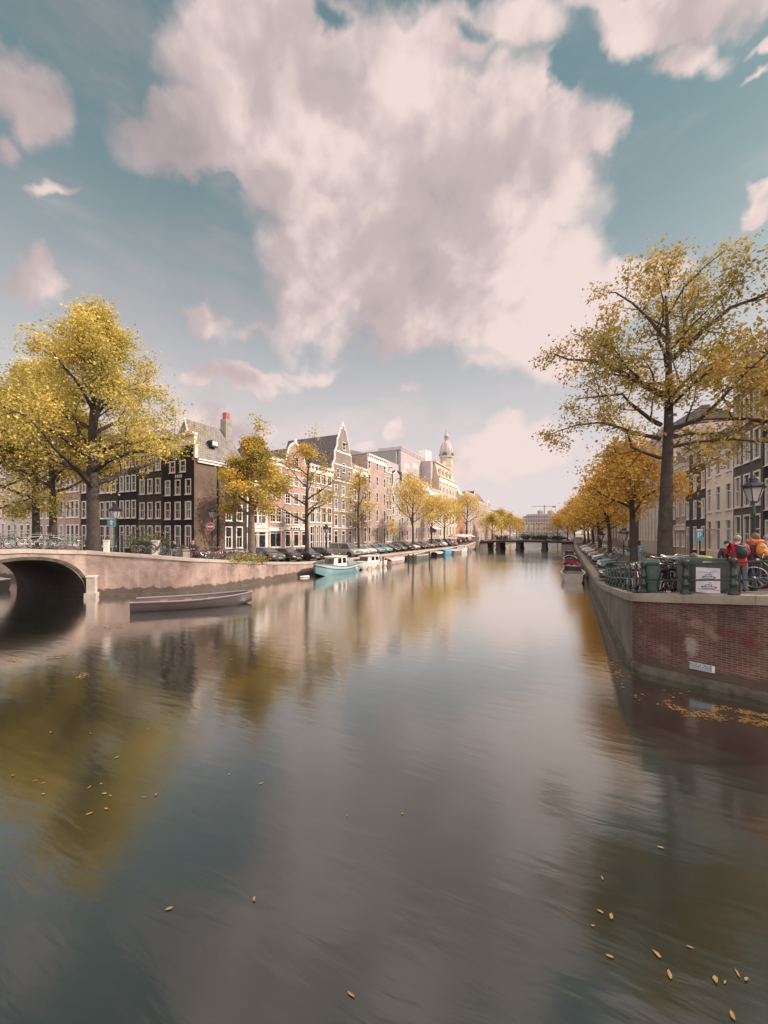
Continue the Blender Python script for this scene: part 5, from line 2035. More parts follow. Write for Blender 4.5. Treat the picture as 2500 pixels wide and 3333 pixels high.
def car_proto(kind):
    if kind in PARTS_CAR:
        return PARTS_CAR[kind]
    L_, W_, H_, hb, bonnet, wx0, wx1, rx0, rx1 = {
        'hatch': (3.95, 1.7, 1.47, .92, .82, 1.15, .45, -1.55, -1.2), 'sedan': (4.55, 1.78, 1.43, .93, .8, 1.2, .35, -1.7, -.95),
        'suv': (4.5, 1.84, 1.7, 1.08, 1.0, 1.3, .6, -2.1, -1.8), 'van': (4.7, 1.85, 1.9, 1.08, .98, 1.7, 1.05, -2.2, -2.1), 'wagon': (4.65, 1.8, 1.47, .93, .82, 1.25, .4, -2.15, -1.7)}[kind]
    w = W_ / 2
    fr, rr = L_ / 2, -L_ / 2
    st = [(rr, .42, hb - .22, .78), (rr + .06, .3, hb - .1, .9), (rr + .35, .24, hb - .02, .98), (rr + .9, .22, hb, 1), (0, .22, hb, 1), (wx0 - .25, .22, hb - .01, 1), (wx0 + .1, .22, hb - .04, .99),
          (fr - .55, .23, bonnet, .97), (fr - .2, .26, bonnet - .08, .9), (fr - .04, .32, bonnet - .2, .8), (fr, .4, bonnet - .3, .72)]
    mb = MB()
    rings = []
    for x, z0, z1, k in st:
        a = w * k
        half = [(a * .9, z0), (a, z0 + .14), (a * 1.0, z0 + (z1 - z0) * .55), (a * .965, z1 - .07), (a * .88, z1), (a * .4, z1 + .025)]
        rings.append([(x, y, z) for y, z in half] + [(x, -y, z) for y, z in half[::-1]])
    mb.loft(rings)
    # cabin: pillars and roof
    zb = hb - .03
    low = [(rx0, .86), (-.4, .9), (wx0, .86)]
    b_ = [(rx0, w * .84, zb), (wx0, w * .86, zb), (wx1, w * .69, H_ - .06), (rx1, w * .69, H_ - .05)]
    for s in (1, -1):
        mb.poly([(p[0], p[1] * s, p[2]) for p in (b_ if s < 0 else b_[::-1])])
    mb.poly([(b_[1][0], -b_[1][1], zb), (b_[1][0], b_[1][1], zb), (wx1, w * .69, H_ - .06), (wx1, -w * .69, H_ - .06)])
    mb.poly([(rx0, w * .84, zb), (rx0, -w * .84, zb), (rx1, -w * .69, H_ - .05), (rx1, w * .69, H_ - .05)])
    xm = (wx1 + rx1) / 2
    gr = [[(x, y * w, z) for y, z in ((-.69, H_ - .055), (-.5, H_ - .055 + u), (0, H_ - .05 + u * 1.35), (.5, H_ - .055 + u), (.69, H_ - .055))] for x, u in ((rx1, .0), (xm - .3, .045), (xm + .3, .045), (wx1, .0))]
    mb.loft(gr, cap=False, closed=False)
    body = mb.mesh('body', paint('silver', (.3, .29, .28)), True)
    out = [('body', body, (0, 0, 0))]

    def lerp3(a, c, t): return tuple(a[i] + (c[i] - a[i]) * t for i in range(3))

    def pane(name, q, ins, off):
        c = [sum(p[i] for p in q) / 4 for i in range(3)]
        pts = []
        n = (Vector(q[1]) - Vector(q[0])).cross(Vector(q[2]) - Vector(q[0])).normalized()
        if n.dot(Vector(c) - Vector((0, 0, .8))) < 0:
            n = -n
        for p in q:
            v = Vector(p).lerp(Vector(c), ins) + n * off
            pts.append(v)
        m_ = MB()
        m_.poly(pts)
        out.append((name, m_.mesh(name, CARGLASS), (0, 0, 0)))
    pane('windscreen', [(wx0, -w * .86, zb + .02), (wx0, w * .86, zb + .02), (wx1, w * .69, H_ - .06), (wx1, -w * .69, H_ - .06)], .1, .012)
    pane('rear_window', [(rx0, w * .84, zb + .02), (rx0, -w * .84, zb + .02), (rx1, -w * .69, H_ - .05), (rx1, w * .69, H_ - .05)], .13, .012)
    for s in (1, -1):
        xa, xb = rx0 + (wx0 - rx0) * .5, rx1 + (wx1 - rx1) * .5
        for q in ([(xa + .04, .86), (wx0 - .1, .86), (wx1 - .02, .69), (xb + .04, .69)], [(rx0 + .15, .85), (xa - .04, .86), (xb - .04, .69), (rx1 + .1, .69)]):
            pane('side_window', [(q[0][0], s * w * q[0][1], zb + .03), (q[1][0], s * w * q[1][1], zb + .03), (q[2][0], s * w * q[2][1], H_ - .07), (q[3][0], s * w * q[3][1], H_ - .07)], .07, .012)
    # wheels
    t_ = MB()
    t_.lathe([(.2, -.1), (.3, -.11), (.325, -.07), (.325, .07), (.3, .11), (.2, .1)], 16)
    t_.v = [(x, z, y) for x, y, z in t_.v]
    tyre = t_.mesh('wheel', RUBBER, True)
    r_ = MB()
    r_.lathe([(.21, -.09), (.21, .09)], 14)
    for k in range(5):
        a = 2 * PI * k / 5
        r_.obox((.11 * math.cos(a), .11 * math.sin(a), 0), (.2, .05, .2), a)
    r_.v = [(x, z, y) for x, y, z in r_.v]
    rim = r_.mesh('rim', ALU)
    ar = MB()
    ar.lathe([(.39, -.09), (.39, .09)], 18)
    ar.v = [(x, z, y) for x, y, z in ar.v]
    arch = ar.mesh('wheel_arch', RUBBER)
    for x in (fr - .82, rr + .8):
        for s in (1, -1):
            out.append(('wheel', (tyre, rim), (x, s * (w - .09), .325)))
            out.append(('wheel_arch', arch, (x, s * (w - .085), .36)))
    hl = plain('headlight', (.62, .6, .56), .1, .1, 5, spec=.9)
    tl = plain('tail light', (.3, .015, .015), .2, .1, 5)
    for s in (1, -1):
        m_ = MB()
        m_.ell((fr - .2, s * w * .66, bonnet - .2), (.19, .2, .085), 10, 6)
        out.append(('headlight', m_.mesh('headlight', hl, True), (0, 0, 0)))
        m_ = MB()
        m_.ell((rr + .12, s * w * .76, hb - .22), (.12, .13, .12), 10, 6)
        out.append(('tail_light', m_.mesh('tail_light', tl, True), (0, 0, 0)))
        m_ = MB()
        m_.ell((wx0 - .25, s * (w + .06), hb + .06), (.07, .1, .065), 8, 6)
        out.append(('mirror', m_.mesh('mirror', BLACKP, True), (0, 0, 0)))
    m_ = MB()
    m_.box(fr - .12, -w * .45, bonnet - .36, fr + .015, w * .45, bonnet - .22)
    m_.box(fr - .2, -w * .62, .25, fr + .01, w * .62, .36)
    out.append(('grille', m_.mesh('grille', BLACKP), (0, 0, 0)))
    m_ = MB()
    m_.box(fr, -.26, .4, fr + .03, .26, .5)
    m_.box(rr - .02, -.26, .55, rr + .02, .26, .66)
    out.append(('number_plate', m_.mesh('number_plate', plain('plate yellow', (.42, .34, .2), .5, .05, 3)), (0, 0, 0)))
    PARTS_CAR[kind] = out
    return out


CARC = {'black': (.02, .018, .022), 'white': (.68, .65, .62), 'silver': (.4, .39, .38), 'grey': (.16, .155, .155), 'dark grey': (.06, .058, .06), 'light blue': (.2, .33, .4),
        'teal blue': (.05, .2, .3), 'dark blue': (.03, .045, .07), 'beige': (.42, .35, .27), 'dark green': (.02, .06, .05), 'red': (.3, .03, .03)}


def car(kind, colour, label, loc, rz, group):
    root = thing('parked_car', label, 'car', loc, rz, group)
    mt = paint(colour, CARC[colour], .5 if colour in ('silver', 'grey', 'dark grey') else 0)
    for name, me, p in car_proto(kind):
        if isinstance(me, tuple):
            o = link(name, me[0], root, p)
            link('rim', me[1], o)
            continue
        o = link(name, me, root, p)
        if name == 'body':
            o.material_slots[0].link = 'OBJECT'
            o.material_slots[0].material = mt
    return root


ORD = ['first', 'second', 'third', 'fourth', 'fifth', 'sixth', 'seventh', 'eighth', 'ninth', 'tenth', 'eleventh', 'twelfth', 'thirteenth', 'fourteenth', 'fifteenth', 'sixteenth', 'seventeenth', 'eighteenth', 'nineteenth', 'twentieth', 'twenty-first']
LCARS = [(865, 'wagon', 'grey'), (928, 'hatch', 'black'), (990, 'sedan', 'black'), (1053, 'wagon', 'dark grey'), (1118, 'van', 'silver'), (1158, 'hatch', 'white'), (1187, 'hatch', 'white'), (1211, 'hatch', 'light blue'), (1237, 'hatch', 'light blue'),
         (1263, 'sedan', 'dark grey'), (1288, 'hatch', 'grey'), (1308, 'suv', 'black'), (1330, 'wagon', 'white'), (1350, 'sedan', 'dark grey'), (1366, 'hatch', 'black'), (1382, 'sedan', 'silver'), (1396, 'hatch', 'dark grey'), (1409, 'wagon', 'grey'),
         (1424, 'van', 'white'), (1440, 'van', 'dark blue'), (1456, 'van', 'white')]
KW = {'hatch': 'hatchback', 'sedan': 'saloon', 'wagon': 'estate car', 'van': 'people carrier', 'suv': 'tall off-road car'}
for i, (px, k, c) in enumerate(LCARS):
    x, y, d = on_x(px, -29.9)
    car(k, c, '%s %s, %s car from the bicycles in the sunny parked row' % (c, KW[k], ORD[i]), (x + .12 * (i % 3), y, zl(y) - .03), R(-12 + 5 * math.sin(i * 2.1)), 'cars parked along the sunny quay')
RCARS = [(14.7, 'wagon', 'black'), (23.5, 'sedan', 'dark green'), (26.6, 'hatch', 'teal blue'), (31.0, 'sedan', 'dark grey'), (34.5, 'hatch', 'white'), (38, 'wagon', 'dark blue'), (41.5, 'hatch', 'silver'), (45, 'sedan', 'dark grey'), (49, 'hatch', 'white'), (53, 'wagon', 'silver'), (57.5, 'sedan', 'white'), (62, 'hatch', 'dark green'), (67, 'wagon', 'silver'), (72, 'hatch', 'white')]
for i, (y, k, c) in enumerate(RCARS):
    car(k, c, '%s %s, %s car from the railing in the shaded parked row' % (c, KW[k], ORD[i]), (2.42 if i == 0 else 2.75 + .1 * (i % 2), y, zr(0, y) - .03), PI + R(4 * math.sin(i * 1.7)), 'cars parked along the shaded quay')


# ---------------------------------------------------------------- boats
def hull_rings(Lb, B, zk, zs, sheer, full=.55, n=17):
    rings = []
    for i in range(n):
        t = i / (n - 1)
        x = -Lb / 2 + Lb * t
        b_ = B / 2 * (min(1, .78 + .6 * t) if t < .4 else math.sqrt(max(0, 1 - ((t - .4) / .6) ** 2.4)))
        b_ = max(b_, .03)
        zz_ = zs + sheer * (max(0, t - .3) ** 2) * 2 + sheer * .25 * (1 - t) ** 2
        kk = zk + (zs - zk) * .55 * max(0, (t - .72) / .28) ** 2
        rings.append((x, b_, kk, zz_))
    return rings


def boat(label, loc, rz, Lb, B, fb=.62, hull=WHITE, deck=WHITE, bottom=None, sheer=.35, cabin=None, cover=None, inside=None, outboard=False, fenders=0, strake=None, name='moored_boat', group='boats moored along the canal', shield=False, canopy=None, seats=0, cat='boat', band=None):
    root = thing(name, label, cat, loc, rz, group)
    R_ = hull_rings(Lb, B, -.3, fb, sheer)
    mb = MB()
    rings = [[(x, 0, k), (x, b_ * .72, k + .12), (x, b_ * .95, k + (s - k) * .45), (x, b_, s), (x, -b_, s), (x, -b_ * .95, k + (s - k) * .45), (x, -b_ * .72, k + .12)] for x, b_, k, s in R_]
    n0 = len(mb.f)
    nR = 7
    loop = [[r_[3], r_[2], r_[1], r_[0], r_[6], r_[5], r_[4]] for r_ in rings]
    mb.loft(loop, cap=False, closed=False)
    mb.m = [1 if (j % 6) in (2, 3) else 0 for j in range(len(mb.f))]
    mb.poly(rings[0][::-1])
    mb.build('hull', [hull, bottom or BLACKP], root, True)
    if band:
        for s_ in (1, -1):
            mb = MB()
            mb.loft([[(x, s_ * (b_ * 1.0 + .012), s - .02), (x, s_ * (b_ * .985 + .012), k + (s - k) * .75)] for x, b_, k, s in R_], cap=False, closed=False)
            mb.tube([(x, s_ * (b_ * .98 + .01), k + (s - k) * .72) for x, b_, k, s in R_], .035, 5, 1)
            mb.build('strake', [band, BLACKP], root, True)
    mb = MB()
    dk = [[(x, b_ * .96, s - (.06 if not inside else .3)), (x, -b_ * .96, s - (.06 if not inside else .3))] for x, b_, k, s in R_]
    for a, c in zip(dk, dk[1:]):
        mb.poly([a[0], c[0], c[1], a[1]])
    mb.build('deck', inside or deck, root)
    for s_ in (1, -1):
        mb = MB()
        mb.tube([(x, s_ * (b_ + .01), s) for x, b_, k, s in R_], .055, 5)
        mb.build('gunwale', strake or deck, root)
    if cabin:
        x0, x1, hh, wk, cm = cabin
        bz = fb - .1
        c = MB()
        a, w2 = B / 2 * wk, B / 2 * wk * .82
        q0 = [(x0, -a, bz), (x1, -a * .8, bz), (x1, a * .8, bz), (x0, a, bz)]
        q1 = [(x0 + .08, -w2, bz + hh), (x1 - .45, -w2 * .82, bz + hh), (x1 - .45, w2 * .82, bz + hh), (x0 + .08, w2, bz + hh)]
        c.loft([q0, q1])
        c.box(x0 - .05, -w2 - .08, bz + hh, x1 - .35, w2 + .08, bz + hh + .06)
        cb_ = c.build('cabin', cm, root)
        for s_ in (1, -1):
            for (f0, f1) in ((.1, .36), (.46, .72)):
                m_ = MB()
                def pt(f, v):
                    lo = Vector(q0[0] if s_ < 0 else q0[3]).lerp(Vector(q0[1] if s_ < 0 else q0[2]), f)
                    hi = Vector(q1[0] if s_ < 0 else q1[3]).lerp(Vector(q1[1] if s_ < 0 else q1[2]), f)
                    r_ = lo.lerp(hi, v)
                    return (r_.x, r_.y + s_ * .02, r_.z)
                m_.poly([pt(f0, .42), pt(f1, .42), pt(f1, .88), pt(f0, .88)])
                m_.build('window', GLASSD, cb_)
        m_ = MB()
        m_.poly([tuple(Vector(q0[1]).lerp(Vector(q1[1]), v) + Vector((.03, .05 * (1), 0))) for v in (.4, .9)] + [tuple(Vector(q0[2]).lerp(Vector(q1[2]), v) + Vector((.03, -.05, 0))) for v in (.9, .4)])
        m_.build('windscreen', GLASSD, cb_)
    if canopy:
        x0, x1, hh, cm = canopy
        c = MB()
        rings = []
        for x, h_ in ((x0, .15), (x0 + .3, hh * .7), ((x0 + x1) / 2, hh), (x1, hh * .95)):
            rings.append([(x, B * .42 * math.cos(q), fb + h_ * math.sin(q) ** .6 if math.sin(q) > 0 else fb) for q in [PI * k / 8 for k in range(9)]])
        c.loft(rings, closed=False)
        c.build('canopy', cm, root, True)
    if cover:
        c = MB()
        rings = []
        for x, b_, k, s in R_:
            rings.append([(x, b_ * 1.03 * math.cos(q), s + .02 + .34 * (b_ / (B / 2)) * math.sin(q)) for q in [PI * j / 8 for j in range(9)]])
        c.loft(rings, closed=False, cap=False)
        c.build('tarpaulin', cover, root, True)
    if outboard:
        c = MB()
        c.loft([[(-Lb / 2 - .12 + a * .16, w_ * .14, z) for a, w_ in ((-1, -1), (1, -1), (1, 1), (-1, 1))] for z in (fb - .02, fb + .4)])
        c.box(-Lb / 2 - .2, -.06, -.3, -Lb / 2 - .06, .06, fb)
        c.build('outboard_motor', BLACKP, root)
    for k in range(fenders):
        x = -Lb * .3 + Lb * .28 * k
        for s_ in (1, -1):
            m_ = MB()
            m_.lathe([(.03, .3), (.09, .22), (.1, -.12), (.04, -.22)], 8, (x, s_ * (B / 2 + .09), fb * .45))
            m_.build('fender', WHITE, root, True)
    if shield:
        c = MB()
        pts = [(Lb * .05 + .45 * math.sin(q) - .2, B * .4 * math.cos(q), fb + .1) for q in [PI * k / 8 for k in range(9)]]
        c.loft([pts, [(x - .3, y * .85, fb + .6) for x, y, z in pts]], cap=False, closed=False)
        c.build('windscreen', CARGLASS, root, True)
        c = MB()
        c.tube([(x - .3, y * .85, fb + .6) for x, y, z in pts], .03, 5)
        c.build('windscreen_rail', STEEL, root)
    for k in range(seats):
        c = MB()
        x = -Lb * .3 + Lb * .2 * k
        c.box(x, -B * .4, fb - .18, x + .38, B * .4, fb - .1)
        c.build('bench', WOOD, root)
    return root


TEAL = plain('teal hull', (.22, .39, .43), .35, .12, 1.5)
TEALD = plain('dark teal', (.07, .17, .19), .4, .15, 2)
GRNH = plain('grey green hull', (.13, .145, .11), .5, .2, 1.5)
PINKC = plain('pinkish tarpaulin', (.5, .4, .37), .7, .12, 2)
BLUET = plain('blue tarpaulin', (.12, .34, .45), .55, .2, 2)
TANH = plain('tan hull', (.42, .33, .26), .5, .15, 2)
GREYT = plain('grey canvas', (.22, .21, .21), .8, .2, 2)
REDH = plain('red hull', (.45, .025, .03), .35, .15, 2)


def moor(px0, px1, x):
    _, y0, d0 = on_x(px0, x)
    _, y1, d1 = on_x(px1, x)
    return (x, (y0 + y1) / 2, 0.0), abs(y1 - y0)


(p, ln) = moor(1026, 1150, -25.3)
boat('white and pale teal cabin cruiser moored nearest on the sunny side', p, -PI / 2, ln, 2.5, .75, TEAL, WHITE, BLACKP, .75, cabin=(-1.2, 1.6, 1.25, .72, WHITE), canopy=(-3.0, -1.1, 1.0, GREYT), fenders=1, strake=TEALD, band=plain('pale teal strake', (.42, .5, .5), .4, .1, 2))
(p, ln) = moor(1158, 1240, -25.1)
boat('white cabin boat with two dark side windows behind the teal cruiser', p, PI / 2 * -1, ln, 2.4, .72, WHITE, WHITE, BLACKP, .3, cabin=(-1.5, 1.8, .95, .75, WHITE), canopy=(-2.9, -1.4, 1.1, GREYT), fenders=3)
(p, ln) = moor(1258, 1310, -25.2)
boat('low sloop under a pinkish tarpaulin after the white cabin boat', p, PI / 2, ln, 2.1, .5, PINKC, PINKC, BLACKP, .2, cover=PINKC, outboard=True)
(p, ln) = moor(1340, 1396, -25.0)
boat('long grey green open sloop with pale gunwale along the sunny quay', p, PI / 2, ln, 2.4, .72, GRNH, CREAM, BLACKP, .5, inside=WOOD, seats=3)
(p, ln) = moor(1412, 1436, -25.0)
boat('small dark dinghy with a pink cover beside the blue tarpaulin', p, PI / 2, ln, 1.8, .5, BLACKP, PINKC, BLACKP, .3, cover=PINKC)
(p, ln) = moor(1437, 1462, -24.6)
boat('boat wrapped in a bright blue tarpaulin', p, PI / 2, ln, 2.3, .8, BLUET, BLUET, BLACKP, .3, cover=BLUET)
(p, ln) = moor(1466, 1498, -24.4)
boat('flat grey workboat beyond the blue tarpaulin', p, PI / 2, ln, 2.4, .75, GREYT, CREAM, BLACKP, .1)
(p, ln) = moor(1492, 1514, -24.2)
boat('white cabin boat near the café umbrellas', p, PI / 2, ln, 2.3, .8, WHITE, WHITE, BLACKP, .3, cabin=(-1.5, 2.2, .9, .7, WHITE))
(p, ln) = moor(1514, 1528, -24.0)
boat('grey boat farthest along the sunny quay before the bridge', p, PI / 2, ln, 2.2, .8, GREYT, GREYT, BLACKP, .3, cover=GREYT)
# shaded side
for px, py, dx, lab, kw in ((1893, 1898, 0, 'grey open tender with wrapped windscreen moored nearest on the shaded side', dict(Lb=5.0, B=2.05, fb=.72, hull=plain('weathered hull', (.4, .37, .33), .5, .2, 2), deck=WHITE, inside=DARKST, shield=True, seats=2, sheer=.3)),
                            (1868, 1862, 0, 'red open boat with a black outboard behind the grey tender', dict(Lb=4.6, B=1.9, fb=.62, hull=REDH, deck=REDH, inside=DARKST, outboard=True, seats=2)),
                            (1868, 1834, 0, 'dark open boat with pale gunwale under the overhanging weeds', dict(Lb=4.6, B=1.9, fb=.6, hull=BLACKP, deck=CREAM, inside=DARKST, seats=2)),
                            (1863, 1818, 0, 'black and white boat farthest along the shaded quay', dict(Lb=5.0, B=1.9, fb=.65, hull=BLACKP, deck=WHITE, inside=DARKST, cover=None, shield=True))):
    q = on_z(px, py, 0)
    boat(lab, (-1.3, q[1] + kw['Lb'] / 2, 0), PI / 2, **kw)
mv = boat('long low open tour boat with pale pink sides passing the arch bridge', (-22.6, 1.5, 0), math.atan2(.737, .675), 6.6, 2.1, .5, plain('pale pink hull', (.1, .082, .084), .4, .15, 1), WHITE, DARKST, .25, inside=plain('purple cushions', (.2, .09, .12), .8, .2, 2), seats=3, name='tour_boat', group=None, strake=plain('worn gunwale', (.24, .2, .2), .5, .15, 2))
boat('white open boat glimpsed through the bridge arch', (-45.5, -.6, 0), PI, 6, 2.1, .7, WHITE, WHITE, BLACKP, .3, inside=WOOD, seats=2)
mb = MB()
mb.lathe([(.02, -.12), (.1, -.1), (.12, 0), (.1, .1), (.02, .12)], 8)
mb.v = [(z * 5, x * 1.2, y * .9 + .04) for x, y, z in mb.v]
bx_, by2, _ = on_z(992, 1879, 0)
tag(mb.build('mooring_float', WHITE, None, True, loc=(bx_, by2, 0.03), rz=1.2), 'small white float on the water before the teal cruiser', 'float')
for i, (px, py) in enumerate(((1247, 1848), (1330, 1838), (1345, 1836), (1398, 1832))):
    q = on_z(px, py)
    mb = MB()
    mb.lathe([(.1, -1), (.1, 1.2), (.12, 1.22), (.12, 1.45), (.02, 1.5)], 8)
    tag(mb.build('mooring_post', [BARK, WHITE][i % 1], loc=(q[0], q[1], 0)), ['wooden mooring post left of the pinkish sloop', 'wooden mooring post at the stern of the grey green sloop', 'wooden mooring post amidships of the grey green sloop', 'wooden mooring post at the bow of the grey green sloop'][i], 'post')


# ---------------------------------------------------------------- bicycles
def bike_proto():
    fr = MB()
    H, S, B_, Rw, F = Vector((.42, 0, .82)), Vector((-.22, 0, .78)), Vector((-.08, 0, .3)), Vector((-.52, 0, .345)), Vector((.56, 0, .345))
    for a, c, r in ((H, B_, .02), (S, B_, .018), (H, S, .016), (Rw, B_, .014), (Rw, S, .012), (H + Vector((-.03, 0, .1)), F, .017), (S, S + Vector((-.03, 0, .14)), .014)):
        fr.tube([a, c], r, 6)
    fr.obox((-.52, 0, .74), (.4, .14, .015))
    fr.tube([(-.36, 0, .74), Rw], .01, 4)
    pr = []
    for w in (Rw, F):
        fr.tube([(w.x + .375 * math.cos(q), 0, w.z + .375 * math.sin(q)) for q in [R(20 + 14 * k) for k in range(11)]], .018, 4)
    BIKEBLACK = plain('worn bike black', (.022, .02, .024), .6, .3, 6)
    parts = [('frame', fr.mesh('frame', BIKEBLACK, True), (0, 0, 0), [])]
    t_ = MB()
    n = 24
    t_.tube([(.325 * math.cos(2 * PI * k / n), 0, .325 * math.sin(2 * PI * k / n)) for k in range(n + 1)], .022, 6, cap=False)
    ty = t_.mesh('wheel', RUBBER, True)
    r_ = MB()
    r_.tube([(.295 * math.cos(2 * PI * k / n), 0, .295 * math.sin(2 * PI * k / n)) for k in range(n + 1)], .013, 5, cap=False)
    for k in range(14):
        a = 2 * PI * k / 14
        r_.tube([(0, 0, 0), (.295 * math.cos(a), 0, .295 * math.sin(a))], .0035, 3)
    r_.tube([(0, -.04, 0), (0, .04, 0)], .025, 6)
    rm = r_.mesh('rim', STEEL)
    for w in (Rw, F):
        parts.append(('wheel', ty, tuple(w), [('rim', rm)]))
    s_ = MB()
    s_.ell((-.27, 0, .95), (.14, .075, .035), 10, 6)
    s_.ell((-.35, 0, .955), (.08, .11, .04), 10, 6)
    parts.append(('saddle', s_.mesh('saddle', RUBBER, True), (0, 0, 0), []))
    h_ = MB()
    h_.tube([(.4, 0, .9), (.37, 0, 1.04)], .014, 6)
    h_.tube([(.18, .3, 1.05), (.33, .24, 1.08), (.38, .1, 1.06), (.38, -.1, 1.06), (.33, -.24, 1.08), (.18, -.3, 1.05)], .013, 6)
    parts.append(('handlebar', h_.mesh('handlebar', STEEL, True), (0, 0, 0), []))
    c_ = MB()
    c_.obox((-.3, .05, .325), (.5, .02, .1))
    c_.tube([(-.08, .06, .3), (-.08, .12, .14)], .012, 5)
    c_.obox((-.08, .16, .14), (.09, .09, .02))
    parts.append(('chain_case', c_.mesh('chain_case', BLACKP), (0, 0, 0), []))
    l_ = MB()
    l_.ell((.5, 0, .86), (.05, .045, .045), 8, 6)
    parts.append(('headlight', l_.mesh('headlight', ALU, True), (0, 0, 0), []))
    return parts


BIKE = bike_proto()


def bike(label, loc, rz, tilt=R(7), colour=None, group='bicycles leaning on the railings'):
    root = thing('bicycle', label, 'bicycle', loc, rz, group)
    root.rotation_euler = (tilt, 0, rz)
    for name, me, p, kids in BIKE:
        o = link(name, me, root, p)
        if colour is not None and name in ('frame', 'chain_case'):
            o.material_slots[0].link = 'OBJECT'
            o.material_slots[0].material = colour
        for n2, m2 in kids:
            link(n2, m2, o)
    return root


CYRED = plain('red bike paint', (.28, .05, .05), .4, .1, 3)
CYPALE = plain('pale bike paint', (.45, .44, .42), .4, .1, 3)
CYGRN = plain('grey green bike paint', (.16, .2, .18), .4, .1, 3)
# on the arch bridge: inside the railing, along it
for i, (y, c) in enumerate(((-4.6, CYGRN), (-3.6, None), (-2.25, CYPALE), (-1.2, CYPALE), (-.35, CYGRN), (-2.9, CYGRN), (-1.7, None))):
    bike(['bicycle on the arch bridge at the left edge', 'dark bicycle on the arch bridge, second from the left edge', 'pale bicycle on the arch bridge above the arch crown', 'pale bicycle with a white wheel on the bridge, right of the crown', 'grey green bicycle at the bridge end nearest the pier', 'grey green bicycle squeezed in just left of the crown of the arch', 'dark bicycle squeezed between the two pale ones on the arch bridge'][i],
         (BX - .55 - .1 * (i % 2), y, zl(y)), PI / 2 + R(6 * math.sin(i * 3)), R(-6), c)
lb = [(447, None), (468, None), (488, CYGRN), (535, None)]
for i, (px, c) in enumerate(lb):
    t = (px - 434) / 200
    x = -30.3 + (px - 434) / 205 * 3.3
    y = 2.62 + (px - 434) / 205 * 2.45
    bike(['dark bicycle left of the stone pillar, farthest from it', 'dark bicycle left of the stone pillar, second from it', 'bicycle with pale wheel right beside the stone pillar', 'dark bicycle right of the stone pillar'][i], (x - .5, y + .6, zl(y)), R(38 + 25 * math.sin(i * 2)), R(6), c)
for i, (px, c) in enumerate(((664, CYRED), (690, None), (712, CYRED), (735, None), (752, CYPALE), (770, None), (792, CYPALE), (808, None), (840, CYGRN))):
    x, y, d = on_x(px, -28.0)
    y = max(y, 5.6)
    q = (x if px > 700 else -28.2, y, zl(y) - .02)
    bike('%s bicycle, %s from the bench behind the far railing' % ({id(CYRED): 'reddish', id(CYPALE): 'pale', id(CYGRN): 'grey green'}.get(id(c), 'black'), ORD[i]), q, R(20 + 40 * (i % 3)), R(5 - 9 * (i % 2)), c)
# near railing on the right
for i, (x, y, a, c) in enumerate(((.85, 1.5, 100, None), (.95, 2.6, 95, CYPALE), (.8, 3.9, 85, None), (.95, 5.2, 98, CYRED), (1.05, 6.6, 88, None), (1.35, 2.1, 78, None), (1.45, 3.3, 104, None), (1.4, 4.5, 82, CYPALE), (1.0, 8.0, 92, None), (1.5, 1.0, 70, None))):
    bike(['black bicycle just behind the corner posts', 'pale bicycle second behind the corner posts', 'black bicycle third behind the corner posts', 'red bicycle fourth behind the corner posts', 'black bicycle sixth along the shaded railing', 'black bicycle in the second row, behind the pale one', 'black bicycle in the second row, third from the corner', 'pale bicycle in the second row, farthest from the corner', 'black bicycle farthest along the shaded railing', 'black bicycle in the second row nearest the corner'][i], (x, y, zr(0, y) - .03), R(a), R(6), c)
for i, (px, d, a) in enumerate(((2168, 12.9, 62), (2188, 13.2, 118), (2210, 12.8, 68), (2178, 13.6, 95), (2220, 13.3, 75), (2150, 13.4, 110), (2546, 10.9, 163))):
    q = at_d(px, d)
    bike(['black bicycle beside the dark green cabinet', 'black bicycle squeezed behind two others by the poster box', 'black bicycle touching the poster box', 'black bicycle in the back row beside the cabinet', 'black bicycle in the back row next to the poster box', 'black bicycle in the back row just right of the cabinet', 'large black bicycle at the right edge next to the person in orange'][i], (q[0], q[1], zr(q[0], -1) - .03), R(a), R(5))
# ---------------------------------------------------------------- street furniture
def lantern(label, loc, h=3.6, s=1.0, group='street lanterns', rz=0.0):
    """old town lantern: post, glazed tapering head, crowned hood"""
    root = thing('street_lamp', label, 'street lamp', loc, rz, group)
    mb = MB()
    mb.lathe([(.14 * s, -.2), (.14 * s, .5), (.1 * s, .58), (.075 * s, .9), (.06 * s, 1.0), (.05 * s, h - .45), (.075 * s, h - .4), (.045 * s, h - .32), (.045 * s, h - .02), (.1 * s, h)], 10)
    mb.tube([(-.28 * s, 0, h - .55), (.28 * s, 0, h - .55)], .02 * s, 5)
    mb.build('post', GREENP, root, True)
    mb = MB()
    mb.lathe([(.15 * s, h), (.31 * s, h + .52 * s)], 6)
    g = mb.build('lantern_glass', LAMPGL, root)
    mb = MB()
    for k in range(6):
        a = 2 * PI * k / 6
        mb.tube([(.155 * s * math.cos(a), .155 * s * math.sin(a), h), (.32 * s * math.cos(a), .32 * s * math.sin(a), h + .52 * s)], .016 * s, 4)
    mb.lathe([(.36 * s, h + .5 * s), (.38 * s, h + .56 * s), (.3 * s, h + .64 * s), (.2 * s, h + .72 * s), (.14 * s, h + .74 * s), (.14 * s, h + .82 * s), (.16 * s, h + .84 * s), (.1 * s, h + .92 * s), (.02, h + .97 * s)], 12)
    for k in range(6):
        a = 2 * PI * k / 6
        mb.ell((.36 * s * math.cos(a), .36 * s * math.sin(a), h + .6 * s), (.04 * s, .04 * s, .06 * s), 6, 4)
    mb.build('lantern_frame', BLACKP, root, True)
    return root


